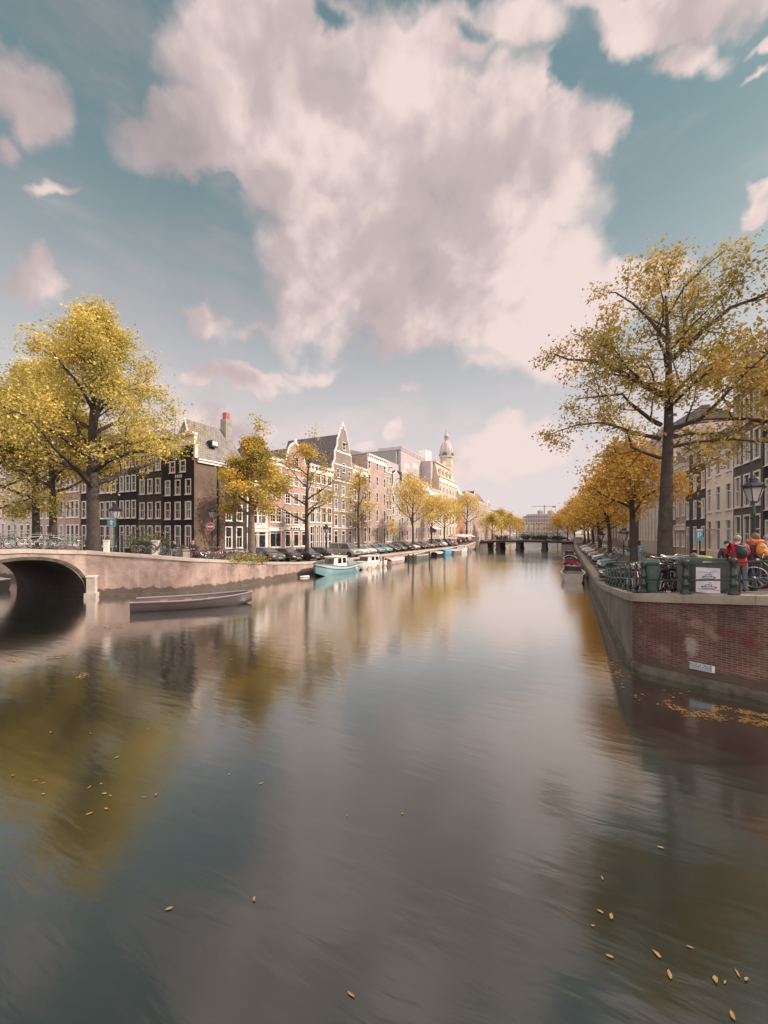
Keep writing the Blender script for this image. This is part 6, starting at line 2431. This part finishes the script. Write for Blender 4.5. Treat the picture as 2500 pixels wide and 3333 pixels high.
q = at_d(2454, 12.6)
lantern('large old lantern close to the right edge above the person in orange', (q[0], q[1], 2.6), 2.95, .87)
for px, d, z0, py_top, lab in ((376, 29.5, 2.9, 1640, 'old lantern with bright glass beside the blue arrow sign'), (690, 38, 1.9, 1648, 'old lantern in front of the brown flank of the corner house'),
                               (1062, 47.5, 1.35, 1706, 'slim lantern in front of the house with the white window grid'), (2030, 33, 1.28, 1716, 'old lantern between the orange trees, near the parking sign'), (1958, 52, 1.3, 1728, 'old lantern farther down the orange tree row')):
    q = at_d(px, d)
    top = zz(py_top, d)
    lantern(lab, (q[0], q[1], z0), top - z0 - .97 * 1.15, 1.15)


def sign_post(name, label, loc, h, rz=HEAD, mt=GREYST, r=.035):
    root = thing(name, label, 'sign', loc, rz)
    mb = MB()
    mb.lathe([(r, -.3), (r, h)], 8)
    mb.build('post', mt, root, True)
    return root


CYAN = plain('traffic sign blue', (.045, .19, .25), .35, .06, 4)
SRED = plain('traffic sign red', (.33, .02, .03), .35, .08, 4)
d = 29.0
q = at_d(365, d)
z0 = 3.0
r = sign_post('one_way_sign', 'square blue sign with a white upward arrow at the bridge end', (q[0], q[1], z0), zz(1690, d) - z0)
zc_ = zz(1701, d) - z0
mb = MB()
mb.box(-.33, -.07, zc_ - .3, .33, -.045, zc_ + .3)
p_ = mb.build('plate', CYAN, r)
mb = MB()
mb.prism_y([(-.06, zc_ - .18), (.06, zc_ - .18), (.06, zc_ + .02), (.17, zc_ + .02), (0, zc_ + .2), (-.17, zc_ + .02), (-.06, zc_ + .02)], -.076, -.071)
mb.box(-.31, -.076, zc_ - .285, .31, -.0715, zc_ - .27)
mb.box(-.31, -.076, zc_ + .27, .31, -.0715, zc_ + .285)
mb.build('arrow', SIGNW, p_)
d = 33.0
q = at_d(686, d)
z0 = 2.0
r = sign_post('no_entry_sign', 'round red and white no entry sign before the corner house', (q[0], q[1], z0), zz(1698, d) - z0, mt=plain('reddish post', (.12, .05, .05), .6, .2, 3))
zc_ = zz(1714, d) - z0
mb = MB()
cir = [(.34 * math.cos(2 * PI * k / 24), zc_ + .34 * math.sin(2 * PI * k / 24)) for k in range(24)]
mb.prism_y(cir, -.07, -.045)
p_ = mb.build('plate', SIGNW, r)
mb = MB()
mb.prism_y([(x * .9, zc_ + (z - zc_) * .9) for x, z in cir], -.076, -.071)
mb.build('red_disc', SRED, p_)
mb = MB()
mb.box(-.25, -.081, zc_ - .065, .25, -.077, zc_ + .065)
mb.build('white_bar', SIGNW, p_)
for px, py0, py1, wpx, d, z0, lab in ((2272, 1722, 1760, 26, 17.5, 2.2, 'large blue parking sign with a white P above the bending worker'), (2083, 1776, 1800, 18, 27, 1.3, 'small blue parking sign on a post beside the second orange tree')):
    q = at_d(px, d)
    hw = wpx / 1250 * d / 2
    za, zb_ = zz(py1, d) - z0, zz(py0, d) - z0
    r = sign_post('parking_sign', lab, (q[0], q[1], z0), zb_)
    mb = MB()
    mb.box(-hw, -.07, za, hw, -.045, zb_)
    p_ = mb.build('plate', CYAN, r)
    text_mesh('P', (zb_ - za) * .72, SIGNW, parent=p_, M=Matrix.Translation((0, -.075, (za + zb_) / 2 - .03)))
    mb = MB()
    mb.box(-hw * .7, -.074, zb_ - (zb_ - za) * .12, hw * .9, -.0705, zb_ - (zb_ - za) * .03)
    mb.build('white_strip', SIGNW, p_)

# dark green cabinet, and the box with the poster
q = at_d(2122, 13.0)
cbx = thing('utility_cabinet', 'dark green metal cabinet standing behind the corner of the stout railing', 'cabinet', (q[0], q[1], 2.5), R(-12))
mb = MB()
mb.box(-.21, -.18, 0, .21, .18, 1.02)
mb.box(-.235, -.205, 0, .235, .205, .3)
mb.build('body', BOXGREEN, cbx)
mb = MB()
mb.loft([[(-.24, -.21, 1.02), (.24, -.21, 1.02), (.24, .21, 1.02), (-.24, .21, 1.02)], [(-.18, -.15, 1.12), (.18, -.15, 1.12), (.18, .15, 1.12), (-.18, .15, 1.12)]])
mb.build('lid', BOXGREEN, cbx)
mb = MB()
mb.box(-.16, -.192, .36, .16, -.1805, .95)
mb.build('door', plain('cabinet door', (.036, .085, .066), .45, .3, 5), cbx)
q = at_d(2306, 12.0)
bx = thing('waste_container', 'big dark container with a pale poster on its side behind the railing', 'container', (q[0], q[1], 2.62), R(-19))
mb = MB()
mb.box(-.72, -.35, .06, .72, .5, .95)
mb.box(-.74, -.37, .02, -.62, .5, .95)
mb.box(.62, -.37, .02, .74, .5, .95)
mb.build('body', BLACKP, bx)
mb = MB()
mb.loft([[(-.78, -.41, .95), (.78, -.41, .95), (.78, .54, .95), (-.78, .54, .95)], [(-.78, -.41, 1.03), (.78, -.41, 1.03), (.78, .54, 1.03), (-.78, .54, 1.03)], [(-.6, -.2, 1.1), (.6, -.2, 1.1), (.6, .4, 1.1), (-.6, .4, 1.1)]])
mb.build('lid', plain('lid green', (.018, .04, .032), .4, .2, 3), bx)
# a generic pen sketch of two boats on pale paper
pm, nt, ns, L, b = nodes_of('poster paper')
tc = N(nt, 'ShaderNodeTexCoord')
no = N(nt, 'ShaderNodeTexNoise', i_Scale=2.2, i_Detail=5.0)
L.new(tc.outputs['Object'], no.inputs['Vector'])
L.new(ramp(nt, no.outputs['Fac'], [(.35, (.5, .49, .56)), (.55, (.68, .64, .68))]), b.inputs['Base Color'])
mb = MB()
mb.box(-.27, -.386, .06, .3, -.374, .83)
po = mb.build('poster', pm, bx)
mb = MB()
INK = plain('poster ink', (.09, .09, .13), .7, .3, 8)


def ink(pts, w=.009):
    for a, c in zip(pts, pts[1:]):
        dx, dz = c[0] - a[0], c[1] - a[1]
        l = math.hypot(dx, dz) or 1
        nx, nz = -dz / l * w, dx / l * w
        mb.poly([(a[0] - nx, -.3885, a[1] - nz), (c[0] - nx, -.3885, c[1] - nz), (c[0] + nx, -.3885, c[1] + nz), (a[0] + nx, -.3885, a[1] + nz)])


for oz, s in ((.5, 1.0), (.2, 1.15)):
    ink([(-.12 * s, oz + .05), (-.09 * s, oz), (.15 * s, oz), (.19 * s, oz + .06), (-.12 * s, oz + .05)], .012)
    ink([(-.06, oz + .05), (-.03, oz + .11), (.08, oz + .12), (.11, oz + .06)], .01)
    ink([(.03, oz + .1), (.06, oz + .2), (.12, oz + .12)], .006)
    ink([(-.2 * s, oz - .03), (.24 * s, oz - .035)], .006)
ink([(-.23, .68), (-.1, .7), (.02, .68)], .006)
ink([(.08, .7), (.2, .73), (.26, .71)], .006)
mb.build('poster_drawing', INK, po)
mb = MB()
mb.box(-.1, -.42, .97, .12, -.4105, 1.02)
mb.build('label_plate', SIGNW, bx)

# stone pillars and the bench on the far side
for px, d, z0, h, w, lab in ((507, 29.2, 2.85, 1.05, .42, 'pale square stone pillar in the far railing'), (347, 27.6, 3.2, .75, .3, 'short pale bollard at the end of the bridge railing')):
    q = at_d(px, d)
    r = thing('stone_pillar', lab, 'pillar', (q[0], q[1], z0), R(40))
    mb = MB()
    mb.box(-w / 2, -w / 2, -.3, w / 2, w / 2, h)
    mb.build('shaft', CREAM, r)
    mb = MB()
    mb.box(-w / 2 - .03, -w / 2 - .03, h, w / 2 + .03, w / 2 + .03, h + .07)
    mb.build('cap', CREAM, r)
q = at_d(598, 31.0)
BENCH = (q[0], q[1], 2.62)
bench = thing('park_bench', 'slatted bench with two seated people behind the far railing', 'bench', BENCH, R(22))
mb = MB()
for y in (-.2, -.06, .08):
    mb.box(-1.1, y - .05, .42, 1.1, y + .05, .46)
mb.build('seat', WOOD, bench)
mb = MB()
for z in (.58, .74):
    mb.box(-1.1, .2, z, 1.1, .24, z + .1)
mb.build('backrest', WOOD, bench)
for x in (-.95, .95):
    mb = MB()
    mb.box(x - .04, -.24, 0, x + .04, -.16, .42)
    mb.box(x - .04, .16, 0, x + .04, .24, .84)
    mb.build('leg', BLACKP, bench)


# ---------------------------------------------------------------- people
POSE = {
    'stand': dict(pelvis=(0, 0, .93), spine=(0, 0, 1.1), chest=(0, 0, 1.32), neck=(0, .01, 1.48), chin=(0, .04, 1.56), head=(0, .02, 1.64), top=(0, .0, 1.73), sh=(.18, 0, 1.42), el=(.25, -.03, 1.14), wr=(.24, .1, .92), hp=(.09, 0, .9), kn=(.1, .03, .5), an=(.11, -.03, .09), toe=(.12, .15, .04)),
    'lean': dict(pelvis=(0, -.06, .92), spine=(0, 0, 1.1), chest=(0, .1, 1.3), neck=(0, .17, 1.45), chin=(0, .23, 1.51), head=(0, .22, 1.6), top=(0, .2, 1.69), sh=(.19, .1, 1.4), el=(.27, .2, 1.14), wr=(.16, .42, 1.04), hp=(.09, -.06, .89), kn=(.1, -.02, .5), an=(.11, -.08, .09), toe=(.12, .1, .04)),
    'bend': dict(pelvis=(0, -.28, .92), spine=(0, -.12, 1.08), chest=(0, .12, 1.16), neck=(0, .3, 1.16), chin=(0, .38, 1.1), head=(0, .44, 1.14), top=(0, .53, 1.16), sh=(.18, .17, 1.14), el=(.22, .22, .86), wr=(.16, .4, .7), hp=(.09, -.28, .88), kn=(.11, -.16, .48), an=(.12, -.22, .09), toe=(.13, -.04, .04)),
    'sit': dict(pelvis=(0, 0, .56), spine=(0, .0, .74), chest=(0, .02, .95), neck=(0, .05, 1.1), chin=(0, .09, 1.17), head=(0, .07, 1.25), top=(0, .05, 1.34), sh=(.18, .02, 1.04), el=(.25, .1, .78), wr=(.12, .32, .68), hp=(.09, .02, .54), kn=(.12, .46, .52), an=(.12, .5, .09), toe=(.13, .66, .04)),
    'walk': dict(pelvis=(0, 0, .92), spine=(0, 0.01, 1.1), chest=(0, .02, 1.32), neck=(0, .04, 1.48), chin=(0, .07, 1.56), head=(0, .05, 1.64), top=(0, .03, 1.73), sh=(.18, .02, 1.42), el=(.25, -.03, 1.14), wr=(.24, .1, .94), hp=(.09, 0, .89), kn=(.1, .12, .5), an=(.1, .1, .09), toe=(.11, .28, .05)),
}
PERSON_COUNT = [0]


def person(label, loc, rz, pose='stand', top=(.3, .03, .03), legs=(.05, .06, .08), hair=(.05, .035, .025), scale=1.0, group=None, fine=True, shoe=(.03, .028, .028), turn=0.0, coat=False, hat=None):
    P = POSE[pose]
    root = thing('person', label, 'person', loc, rz, group)
    V, E, RD, TG = [], [], [], []

    def v(p, r, t, a=None):
        V.append(Vector(p))
        RD.append(r)
        TG.append(t)
        if a is not None:
            E.append((a, len(V) - 1))
        return len(V) - 1
    pe = v(P['pelvis'], (.155, .115), 'l')
    sp = v(P['spine'], (.15, .11), 't', pe)
    ct = v(P['chest'], (.17, .12), 't', sp)
    nk = v(P['neck'], (.062, .062), 's', ct)
    cn = v(P['chin'], (.07, .075), 's', nk)
    hd = v(P['head'], (.083, .098), 's', cn)
    v(P['top'], (.06, .07), 's', hd)
    if fine:
        f = (Vector(P['chin']) + Vector(P['head'])) / 2
        v(f + Vector((0, .115, .0)), (.014, .014), 's', hd)
        for s in (1, -1):
            v(Vector(P['head']) + Vector((s * .095, .0, -.01)), (.014, .022), 's', hd)
    for s in (1, -1):
        def m(k, dy=0.0, dz=0.0): return Vector((P[k][0] * s, P[k][1] + dy, P[k][2] + dz))
        st = -.24 if (pose == 'walk' and s < 0) else 0.0
        a = v(m('sh'), (.078, .078), 't', ct)
        e = v(m('el', st * .5), (.055, .055), 't', a)
        w = v(m('wr', st), (.037, .037), 't', e)
        dr = (V[w] - V[e]).normalized()
        h = v(V[w] + dr * .07, (.04, .024), 's', w)
        if fine:
            side = Vector((-s, .2, 0)).normalized()
            for k, (ln, of) in enumerate(((.055, -.03), (.068, -.01), (.062, .01), (.048, .03))):
                b0 = V[h] + dr * .035 + side * of
                c1 = v(b0, (.011, .011), 's', h)
                c2 = v(b0 + dr * ln * .6 + Vector((0, .012, 0)), (.0095, .0095), 's', c1)
                v(b0 + dr * ln + Vector((-s * .012, .03, 0)), (.008, .008), 's', c2)
            t1 = v(V[h] + side * .045, (.012, .012), 's', h)
            v(V[h] + side * .065 + dr * .035, (.0095, .0095), 's', t1)
        hp = v(m('hp'), (.1, .105), 'l', pe)
        kn = v(m('kn', st * .9), (.067, .072), 'l', hp)
        an = v(m('an', st * 1.7, .04 if st else 0), (.046, .05), 'l', kn)
        v(m('toe', st * 1.7), (.042, .036), 'f', an)
    if abs(turn) > 0:
        c = Vector(P['neck'])
        Mt = Matrix.Rotation(turn, 3, 'Z')
        for i in range(4, 7 + (3 if fine else 0)):
            V[i] = c + Mt @ (V[i] - c)
    me = bpy.data.meshes.new('body_skeleton')
    me.from_pydata([tuple(p) for p in V], E, [])
    ob = bpy.data.objects.new('tmp_person', me)
    COL.objects.link(ob)
    ob.modifiers.new('Skin', 'SKIN')
    sv = me.skin_vertices[0].data
    for i, rd in enumerate(RD):
        sv[i].radius = rd
        sv[i].use_root = (i == 0)
    sb = ob.modifiers.new('Sub', 'SUBSURF')
    sb.levels = sb.render_levels = 2 if fine else 1
    dg = bpy.context.evaluated_depsgraph_get()
    bm_ = bpy.data.meshes.new_from_object(ob.evaluated_get(dg))
    bpy.data.objects.remove(ob)
    bpy.data.meshes.remove(me)
    bm_.name = 'body'
    PERSON_COUNT[0] += 1
    i = PERSON_COUNT[0]
    cl = [plain('cloth top %d' % i, top, .85, .15, 9), plain('cloth legs %d' % i, legs, .85, .15, 9), SKIN, plain('shoes %d' % i, shoe, .5, .15, 9)]
    bm_.materials.clear()
    for c in cl:
        bm_.materials.append(c)
    seg = [(V[a], V[c], TG[c]) for a, c in E]
    ix = {'t': 0, 'l': 1, 's': 2, 'f': 3}
    mi = []
    for p in bm_.polygons:
        c = p.center
        best, bt = 9e9, 't'
        for a, d_, t in seg:
            ab = d_ - a
            k = max(0, min(1, (c - a).dot(ab) / max(1e-9, ab.length_squared)))
            q = (a + ab * k - c).length
            if q < best:
                best, bt = q, t
                if t == 's' and k < .45 and ab.length > .1:
                    bt = 't'
        if coat and bt == 'l' and c.z > P['hp'][2] - .08:
            bt = 't'
        mi.append(ix[bt])
    bm_.polygons.foreach_set('material_index', mi)
    bm_.polygons.foreach_set('use_smooth', [True] * len(mi))
    bo = link('body', bm_, root)
    hm = MB()
    hc = V[5]
    fwd = Matrix.Rotation(turn, 3, 'Z') @ Vector((0, 1, 0))
    hm.ell((hc.x - fwd.x * .022, hc.y - fwd.y * .022, hc.z + .035), (.103, .116, .108), 12, 8)
    hm.build('hat' if hat else 'hair', plain('hair %d' % i, hat or hair, .8, .25, 12), root, True)
    if scale != 1:
        root.scale = (scale,) * 3
    return root


def backpack(label, loc, rz, col, tilt=0.0):
    root = thing('backpack', label, 'backpack', loc, rz)
    root.rotation_euler = (tilt, 0, rz)
    mt = plain('pack ' + label[:18], col, .8, .2, 9)
    mb = MB()
    for i in range(1):
        mb.ell((0, -.09, .0), (.15, .1, .23), 12, 8)
        mb.ell((0, -.17, -.06), (.11, .06, .12), 10, 6)
    mb.build('bag', mt, root, True)
    mb = MB()
    for s in (1, -1):
        mb.tube([(s * .1, -.03, .19), (s * .115, .1, .22), (s * .12, .19, .1), (s * .13, .12, -.12), (s * .11, -.02, -.18)], .018, 5)
    mb.build('strap', BLACKP, root, True)
    mb = MB()
    mb.tube([(-.09, -.15, .16), (0, -.2, .1), (.09, -.15, .16)], .012, 5)
    mb.build('pull_cord', STEEL, root, True)
    return root


fx = HEAD  # facing straight away from the bridge where the picture was taken
q = at_d(2408, 11.3)
A = (q[0], q[1], zr(q[0], -1) - .03)
person('person in a red jacket with short grey hair leaning on the railing, seen from behind', A, fx - R(25), 'lean', (.36, .02, .035), (.09, .13, .15), (.27, .23, .18), fine=True, coat=True, scale=.97)
ba = Matrix.Rotation(fx - R(25), 3, 'Z') @ Vector((0, -.06, 1.2))
backpack('small black backpack with a pale cord worn by the person in red', (A[0] + ba.x, A[1] + ba.y, A[2] + ba.z), fx - R(25), (.022, .022, .026), R(-18))
q = at_d(2458, 11.6)
A = (q[0], q[1], zr(q[0], -1) - .03)
person('person in a dark jacket wearing a thick orange scarf at the right edge', A, fx - R(8), 'stand', (.09, .05, .06), (.04, .05, .07), (.16, .1, .06), fine=True, coat=True, scale=.95)
mb = MB()
for k in range(2):
    mb.tube([(A[0] + (.13 + .02 * k) * math.cos(2 * PI * j / 14), A[1] + (.11 + .02 * k) * math.sin(2 * PI * j / 14), A[2] + 1.36 + .07 * k + .02 * math.sin(j * 2.3)) for j in range(15)], .06, 7, cap=False)
tag(mb.build('scarf', plain('orange wool', (.5, .17, .06), .9, .25, 20), None, True), 'thick orange scarf round the neck of the person at the right edge', 'scarf')
ba = Matrix.Rotation(fx - R(8), 3, 'Z') @ Vector((0.02, -.13, 1.16))
backpack('orange and grey backpack on the back of the scarf wearing person', (A[0] + ba.x, A[1] + ba.y, A[2] + ba.z), fx - R(8), (.5, .2, .04))
q = at_d(2500, 12.3)
A = (q[0], q[1], 2.7)
person('person in dark clothes half cut by the right edge', A, fx + R(20), 'stand', (.05, .055, .06), (.03, .03, .04), (.3, .3, .3), fine=False, coat=True)
q = at_d(2298, 13.0)
person('bending worker in a fluorescent yellow jacket behind the poster container', (q[0], q[1], 2.46), fx + R(95), 'bend', (.5, .48, .05), (.04, .05, .06), (.12, .09, .07), fine=True, scale=1.08)
q = at_d(2243, 13.3)
person('crouched worker in dark clothes beside the fluorescent yellow jacket', (q[0], q[1], 2.46), fx - R(80), 'bend', (.06, .075, .08), (.04, .05, .06), (.04, .03, .03), fine=False)
q = at_d(2368, 14.2)
person('person in a long dark coat standing behind the poster container', (q[0], q[1], 2.46), fx + R(160), 'stand', (.03, .03, .036), (.03, .03, .035), (.04, .03, .03), fine=True, coat=True)
for k, (px, d, lab) in enumerate(((2128, 21, 'dark dressed pedestrian just left of the big trunk'), (2108, 22, 'dark dressed pedestrian farther left of the big trunk'), (2000, 36, 'dark dressed pedestrian near the orange trees'), (2012, 36.5, 'second dark pedestrian near the orange trees, closer to the houses'))):
    q = at_d(px, d)
    person(lab, (q[0], q[1], zr(0, max(.1, q[1])) - .03), fx + R(170 * (k % 2)), 'walk', (.04, .04, .05), (.03, .03, .04), fine=False, coat=True)
Mb = Matrix.Rotation(R(22), 3, 'Z')
for k, (dx, lab, tp_) in enumerate(((-.75, 'person in a dark jacket seated at the left end of the bench', (.035, .035, .045)), (.72, 'person in black seated at the right end of the bench', (.025, .022, .03)))):
    o = Mb @ Vector((dx, .1, 0))
    person(lab, (BENCH[0] + o.x, BENCH[1] + o.y, BENCH[2] - .03), R(22 + 180 + (25 if k else -20)), 'sit', tp_, (.2, .2, .21) if k == 0 else (.05, .05, .06), (.09, .06, .04), fine=True)

# café at the foot of the far bridge: umbrellas and guests
UMB = plain('pale umbrella cloth', (.6, .53, .48), .8, .1, 2)
SALMON = plain('salmon awning', (.5, .22, .18), .8, .15, 2)
for k, (px, x, lab) in enumerate(((1478, -29.5, 'salmon café umbrella on the left of the terrace'), (1492, -27.8, 'pale café umbrella second from the left'), (1506, -27.6, 'large pale café umbrella in the middle of the terrace'), (1524, -26.6, 'pale café umbrella nearest the bridge'))):
    _, y, d = on_x(px, x)
    y = min(y, 94)
    r = thing('parasol', lab, 'parasol', (x, y, zl(min(y, 84)) + .0), 0, 'café umbrellas')
    mb = MB()
    mb.lathe([(.04, 0), (.04, 3.0)], 6)
    mb.lathe([(.3, 0), (.3, .08)], 8)
    mb.build('pole', WOOD, r)
    mb = MB()
    mb.lathe([(1.9, 2.15), (1.9, 2.35), (.05, 3.05)], 8)
    mb.build('canopy', SALMON if k == 0 else UMB, r)
cols = [(.05, .05, .06), (.35, .1, .07), (.5, .47, .43), (.08, .1, .14), (.3, .2, .12), (.04, .04, .05), (.42, .3, .22)]
for k in range(11):
    px = 1474 + k * 5.2
    _, y, d = on_x(px, -28.5 + .9 * (k % 3))
    y = min(y, 93)
    if k < 3:
        proto_p = person('%s guest from the left under the café umbrellas' % ORD[k], (-28.5 + .9 * (k % 3), y, zl(min(y, 84))), R(70 * k), 'stand', cols[k % 7], (.05, .05, .06), fine=False, group='guests on the café terrace')
        guests = guests + [proto_p] if k else [proto_p]
    else:
        c = copy_tree(guests[k % 3])
        c.location = (-28.5 + .9 * (k % 3), y, zl(min(y, 84)))
        c.rotation_euler = (0, 0, R(50 * k))
        c['label'] = '%s guest from the left under the café umbrellas' % ORD[k]
# flower boxes along the far bridge railing
for k, px in enumerate((1622, 1645, 1706, 1717, 1740, 1758, 1775, 1803, 1822)):
    _, y, d = on_x(px, 0) if False else (0, 0, 0)
    x, y, d = on_y(px, 92.6)
    tuft('planter_shrub', 'dark planter bush on the girder bridge railing, %s from the left' % ORD[k], (x, y + .3, interp(x, [(-24.4, 2.3), (-12, 2.75), (.5, 2.45)]) + .25), (1.1, .5, 1.0), 260, LEAF_D, 140 + k, .28, 'shrub')
# banners beyond the bridge
BAN = plain('pale banner cloth', (.62, .56, .5), .8, .1, 2)
BANY = plain('yellowish banner cloth', (.6, .5, .3), .8, .1, 2)
for k, px in enumerate((1714, 1730, 1747, 1763)):
    x, y, d = on_y(px, 118)
    r = thing('banner', 'pale hanging banner on a mast beyond the bridge, %s from the left' % ORD[k], 'banner', (x, y, 1.2), HEAD, 'banners beyond the bridge')
    mb = MB()
    mb.lathe([(.07, 0), (.06, zz(1699, d) - 1.2)], 6, (-.45, 0, 0))
    mb.build('mast', SIGNW, r)
    z1, z0_ = zz(1700, d) - 1.2, zz(1728, d) - 1.2
    mb = MB()
    w_ = 8 / 1250 * d
    mb.loft([[(-.4, -.01, z), (-.4 + w_, -.01 + .1 * k_, z), (-.4 + w_, .02 + .1 * k_, z), (-.4, .02, z)] for z, k_ in ((z0_, 1), ((z0_ + z1) / 2, -1), (z1, 0))])
    c = mb.build('cloth', BAN if k < 2 else BANY, r)
    mb = MB()
    mb.ell((-.4 + w_ / 2, -.06, z1 - .45), (.22, .01, .25), 8, 6)
    mb.build('emblem', BLACKP, c)
x, y, d = on_y(1706, 112)
r = thing('tram_shelter', 'low white roofed shelter on the bridge street', 'shelter', (x, y, 1.9), 0)
mb = MB()
mb.box(-1.8, -.8, 2.5, 1.8, .8, 2.68)
mb.build('roof', WHITE, r)
for sx_ in (-1.6, 1.6):
    mb = MB()
    mb.box(sx_ - .06, -.06, 0, sx_ + .06, .06, 2.5)
    mb.build('post', GREYST, r)

# ---------------------------------------------------------------- fallen leaves on the water
rng = np.random.default_rng(99)


def leaf_at(px, py):
    x, y, _ = on_z(px, py, 0.006)
    return x, y


clumps = []


def drift(a, c, n, spread, seed=0):
    for _ in range(n):
        t = rng.random()
        px = a[0] + (c[0] - a[0]) * t + rng.normal() * spread[0]
        py = a[1] + (c[1] - a[1]) * t + rng.normal() * spread[1]
        x, y = leaf_at(px, py)
        clumps.append((x, y, 0.008 + rng.random() * .004))


drift((2160, 2279), (2230, 2318), 70, (9, 5))
drift((2228, 2322), (2370, 2340), 150, (9, 6))
drift((2310, 2325), (2340, 2303), 45, (8, 6))
drift((2340, 2302), (2500, 2332), 110, (6, 4))
drift((2410, 2340), (2500, 2358), 110, (10, 6))
drift((2060, 2260), (2110, 2282), 16, (20, 10))
drift((2200, 2235), (2240, 2270), 14, (30, 14))
drift((1930, 1960), (2010, 2200), 150, (14, 14))
drift((1920, 2080), (2040, 2215), 100, (16, 14))
drift((1895, 1920), (1940, 2040), 90, (8, 10))
drift((300, 2046), (400, 2036), 70, (14, 4))
drift((140, 2145), (220, 2132), 60, (10, 4))
drift((0, 2150), (70, 2146), 40, (8, 4))
drift((245, 2207), (285, 2196), 50, (6, 4))
drift((405, 2098), (480, 2088), 26, (10, 4))
drift((300, 2060), (760, 2160), 60, (60, 30))
LP = np.array([p for p in clumps if p[0] < -0.12 or p[1] < -0.45 * p[0] - .2])
me = leaf_mesh('floating_leaves', LP, 0.085, LEAF_F, rng, flat=0.0)
co = np.empty(len(me.vertices) * 3)
me.vertices.foreach_get('co', co)
co = co.reshape(-1, 3)
co[:, 2] = np.repeat(LP[:, 2], 4)
me.vertices.foreach_set('co', co.ravel())
me.update()
o = link('floating_leaves', me)
tag(o, 'drifts of fallen yellow leaves floating beside the quay walls', 'fallen leaves', kind='stuff')
LMS = []
for shp in ([(-.1, .01, .004), (-.06, -.04, .002), (.0, -.055, .0), (.07, -.03, .003), (.1, .0, .008), (.05, .05, .004), (-.03, .045, .001)],
            [(-.09, -.02, .006), (-.03, -.05, .0), (.04, -.035, .001), (.08, .03, .012), (.02, .04, .002), (-.05, .03, .001)],
            [(-.06, -.05, .002), (.02, -.06, .0), (.06, -.02, .004), (.1, .05, .016), (.02, .045, .003), (-.06, .02, .0)]):
    mb = MB()
    mb.poly(shp)
    LMS.append(mb.mesh('floating_leaf', LEAF_F))
for i, (px, py) in enumerate(((28, 2272), (165, 2385), (295, 2388), (380, 2466), (480, 2375), (42, 2525), (115, 2542), (140, 2550), (142, 2586), (290, 2564), (330, 2553), (340, 2585), (360, 2592), (470, 2596), (508, 2588), (290, 2650), (345, 2634), (745, 2522), (850, 2551), (550, 2960), (828, 2928), (1143, 3240),
                              (1130, 2655), (1310, 2650), (2150, 2760), (1960, 2860), (1955, 2970), (1990, 2985), (1930, 3015), (2140, 3110), (2180, 3175), (2245, 3085), (2330, 3190), (2360, 3200), (2400, 3170), (2430, 3190), (1985, 3115), (2385, 3310))):
    x, y, _ = on_z(px, py, 0)
    o = link('floating_leaf', LMS[i % 3], None, (x, y, .012), rng.uniform(0, 6.28))
    s = rng.uniform(.25, .55)
    o.scale = (s, s * rng.uniform(.4, .9), s)
    tag(o, 'single curled yellow leaf drifting alone on the open water', 'leaf', 'single leaves drifting on the water')
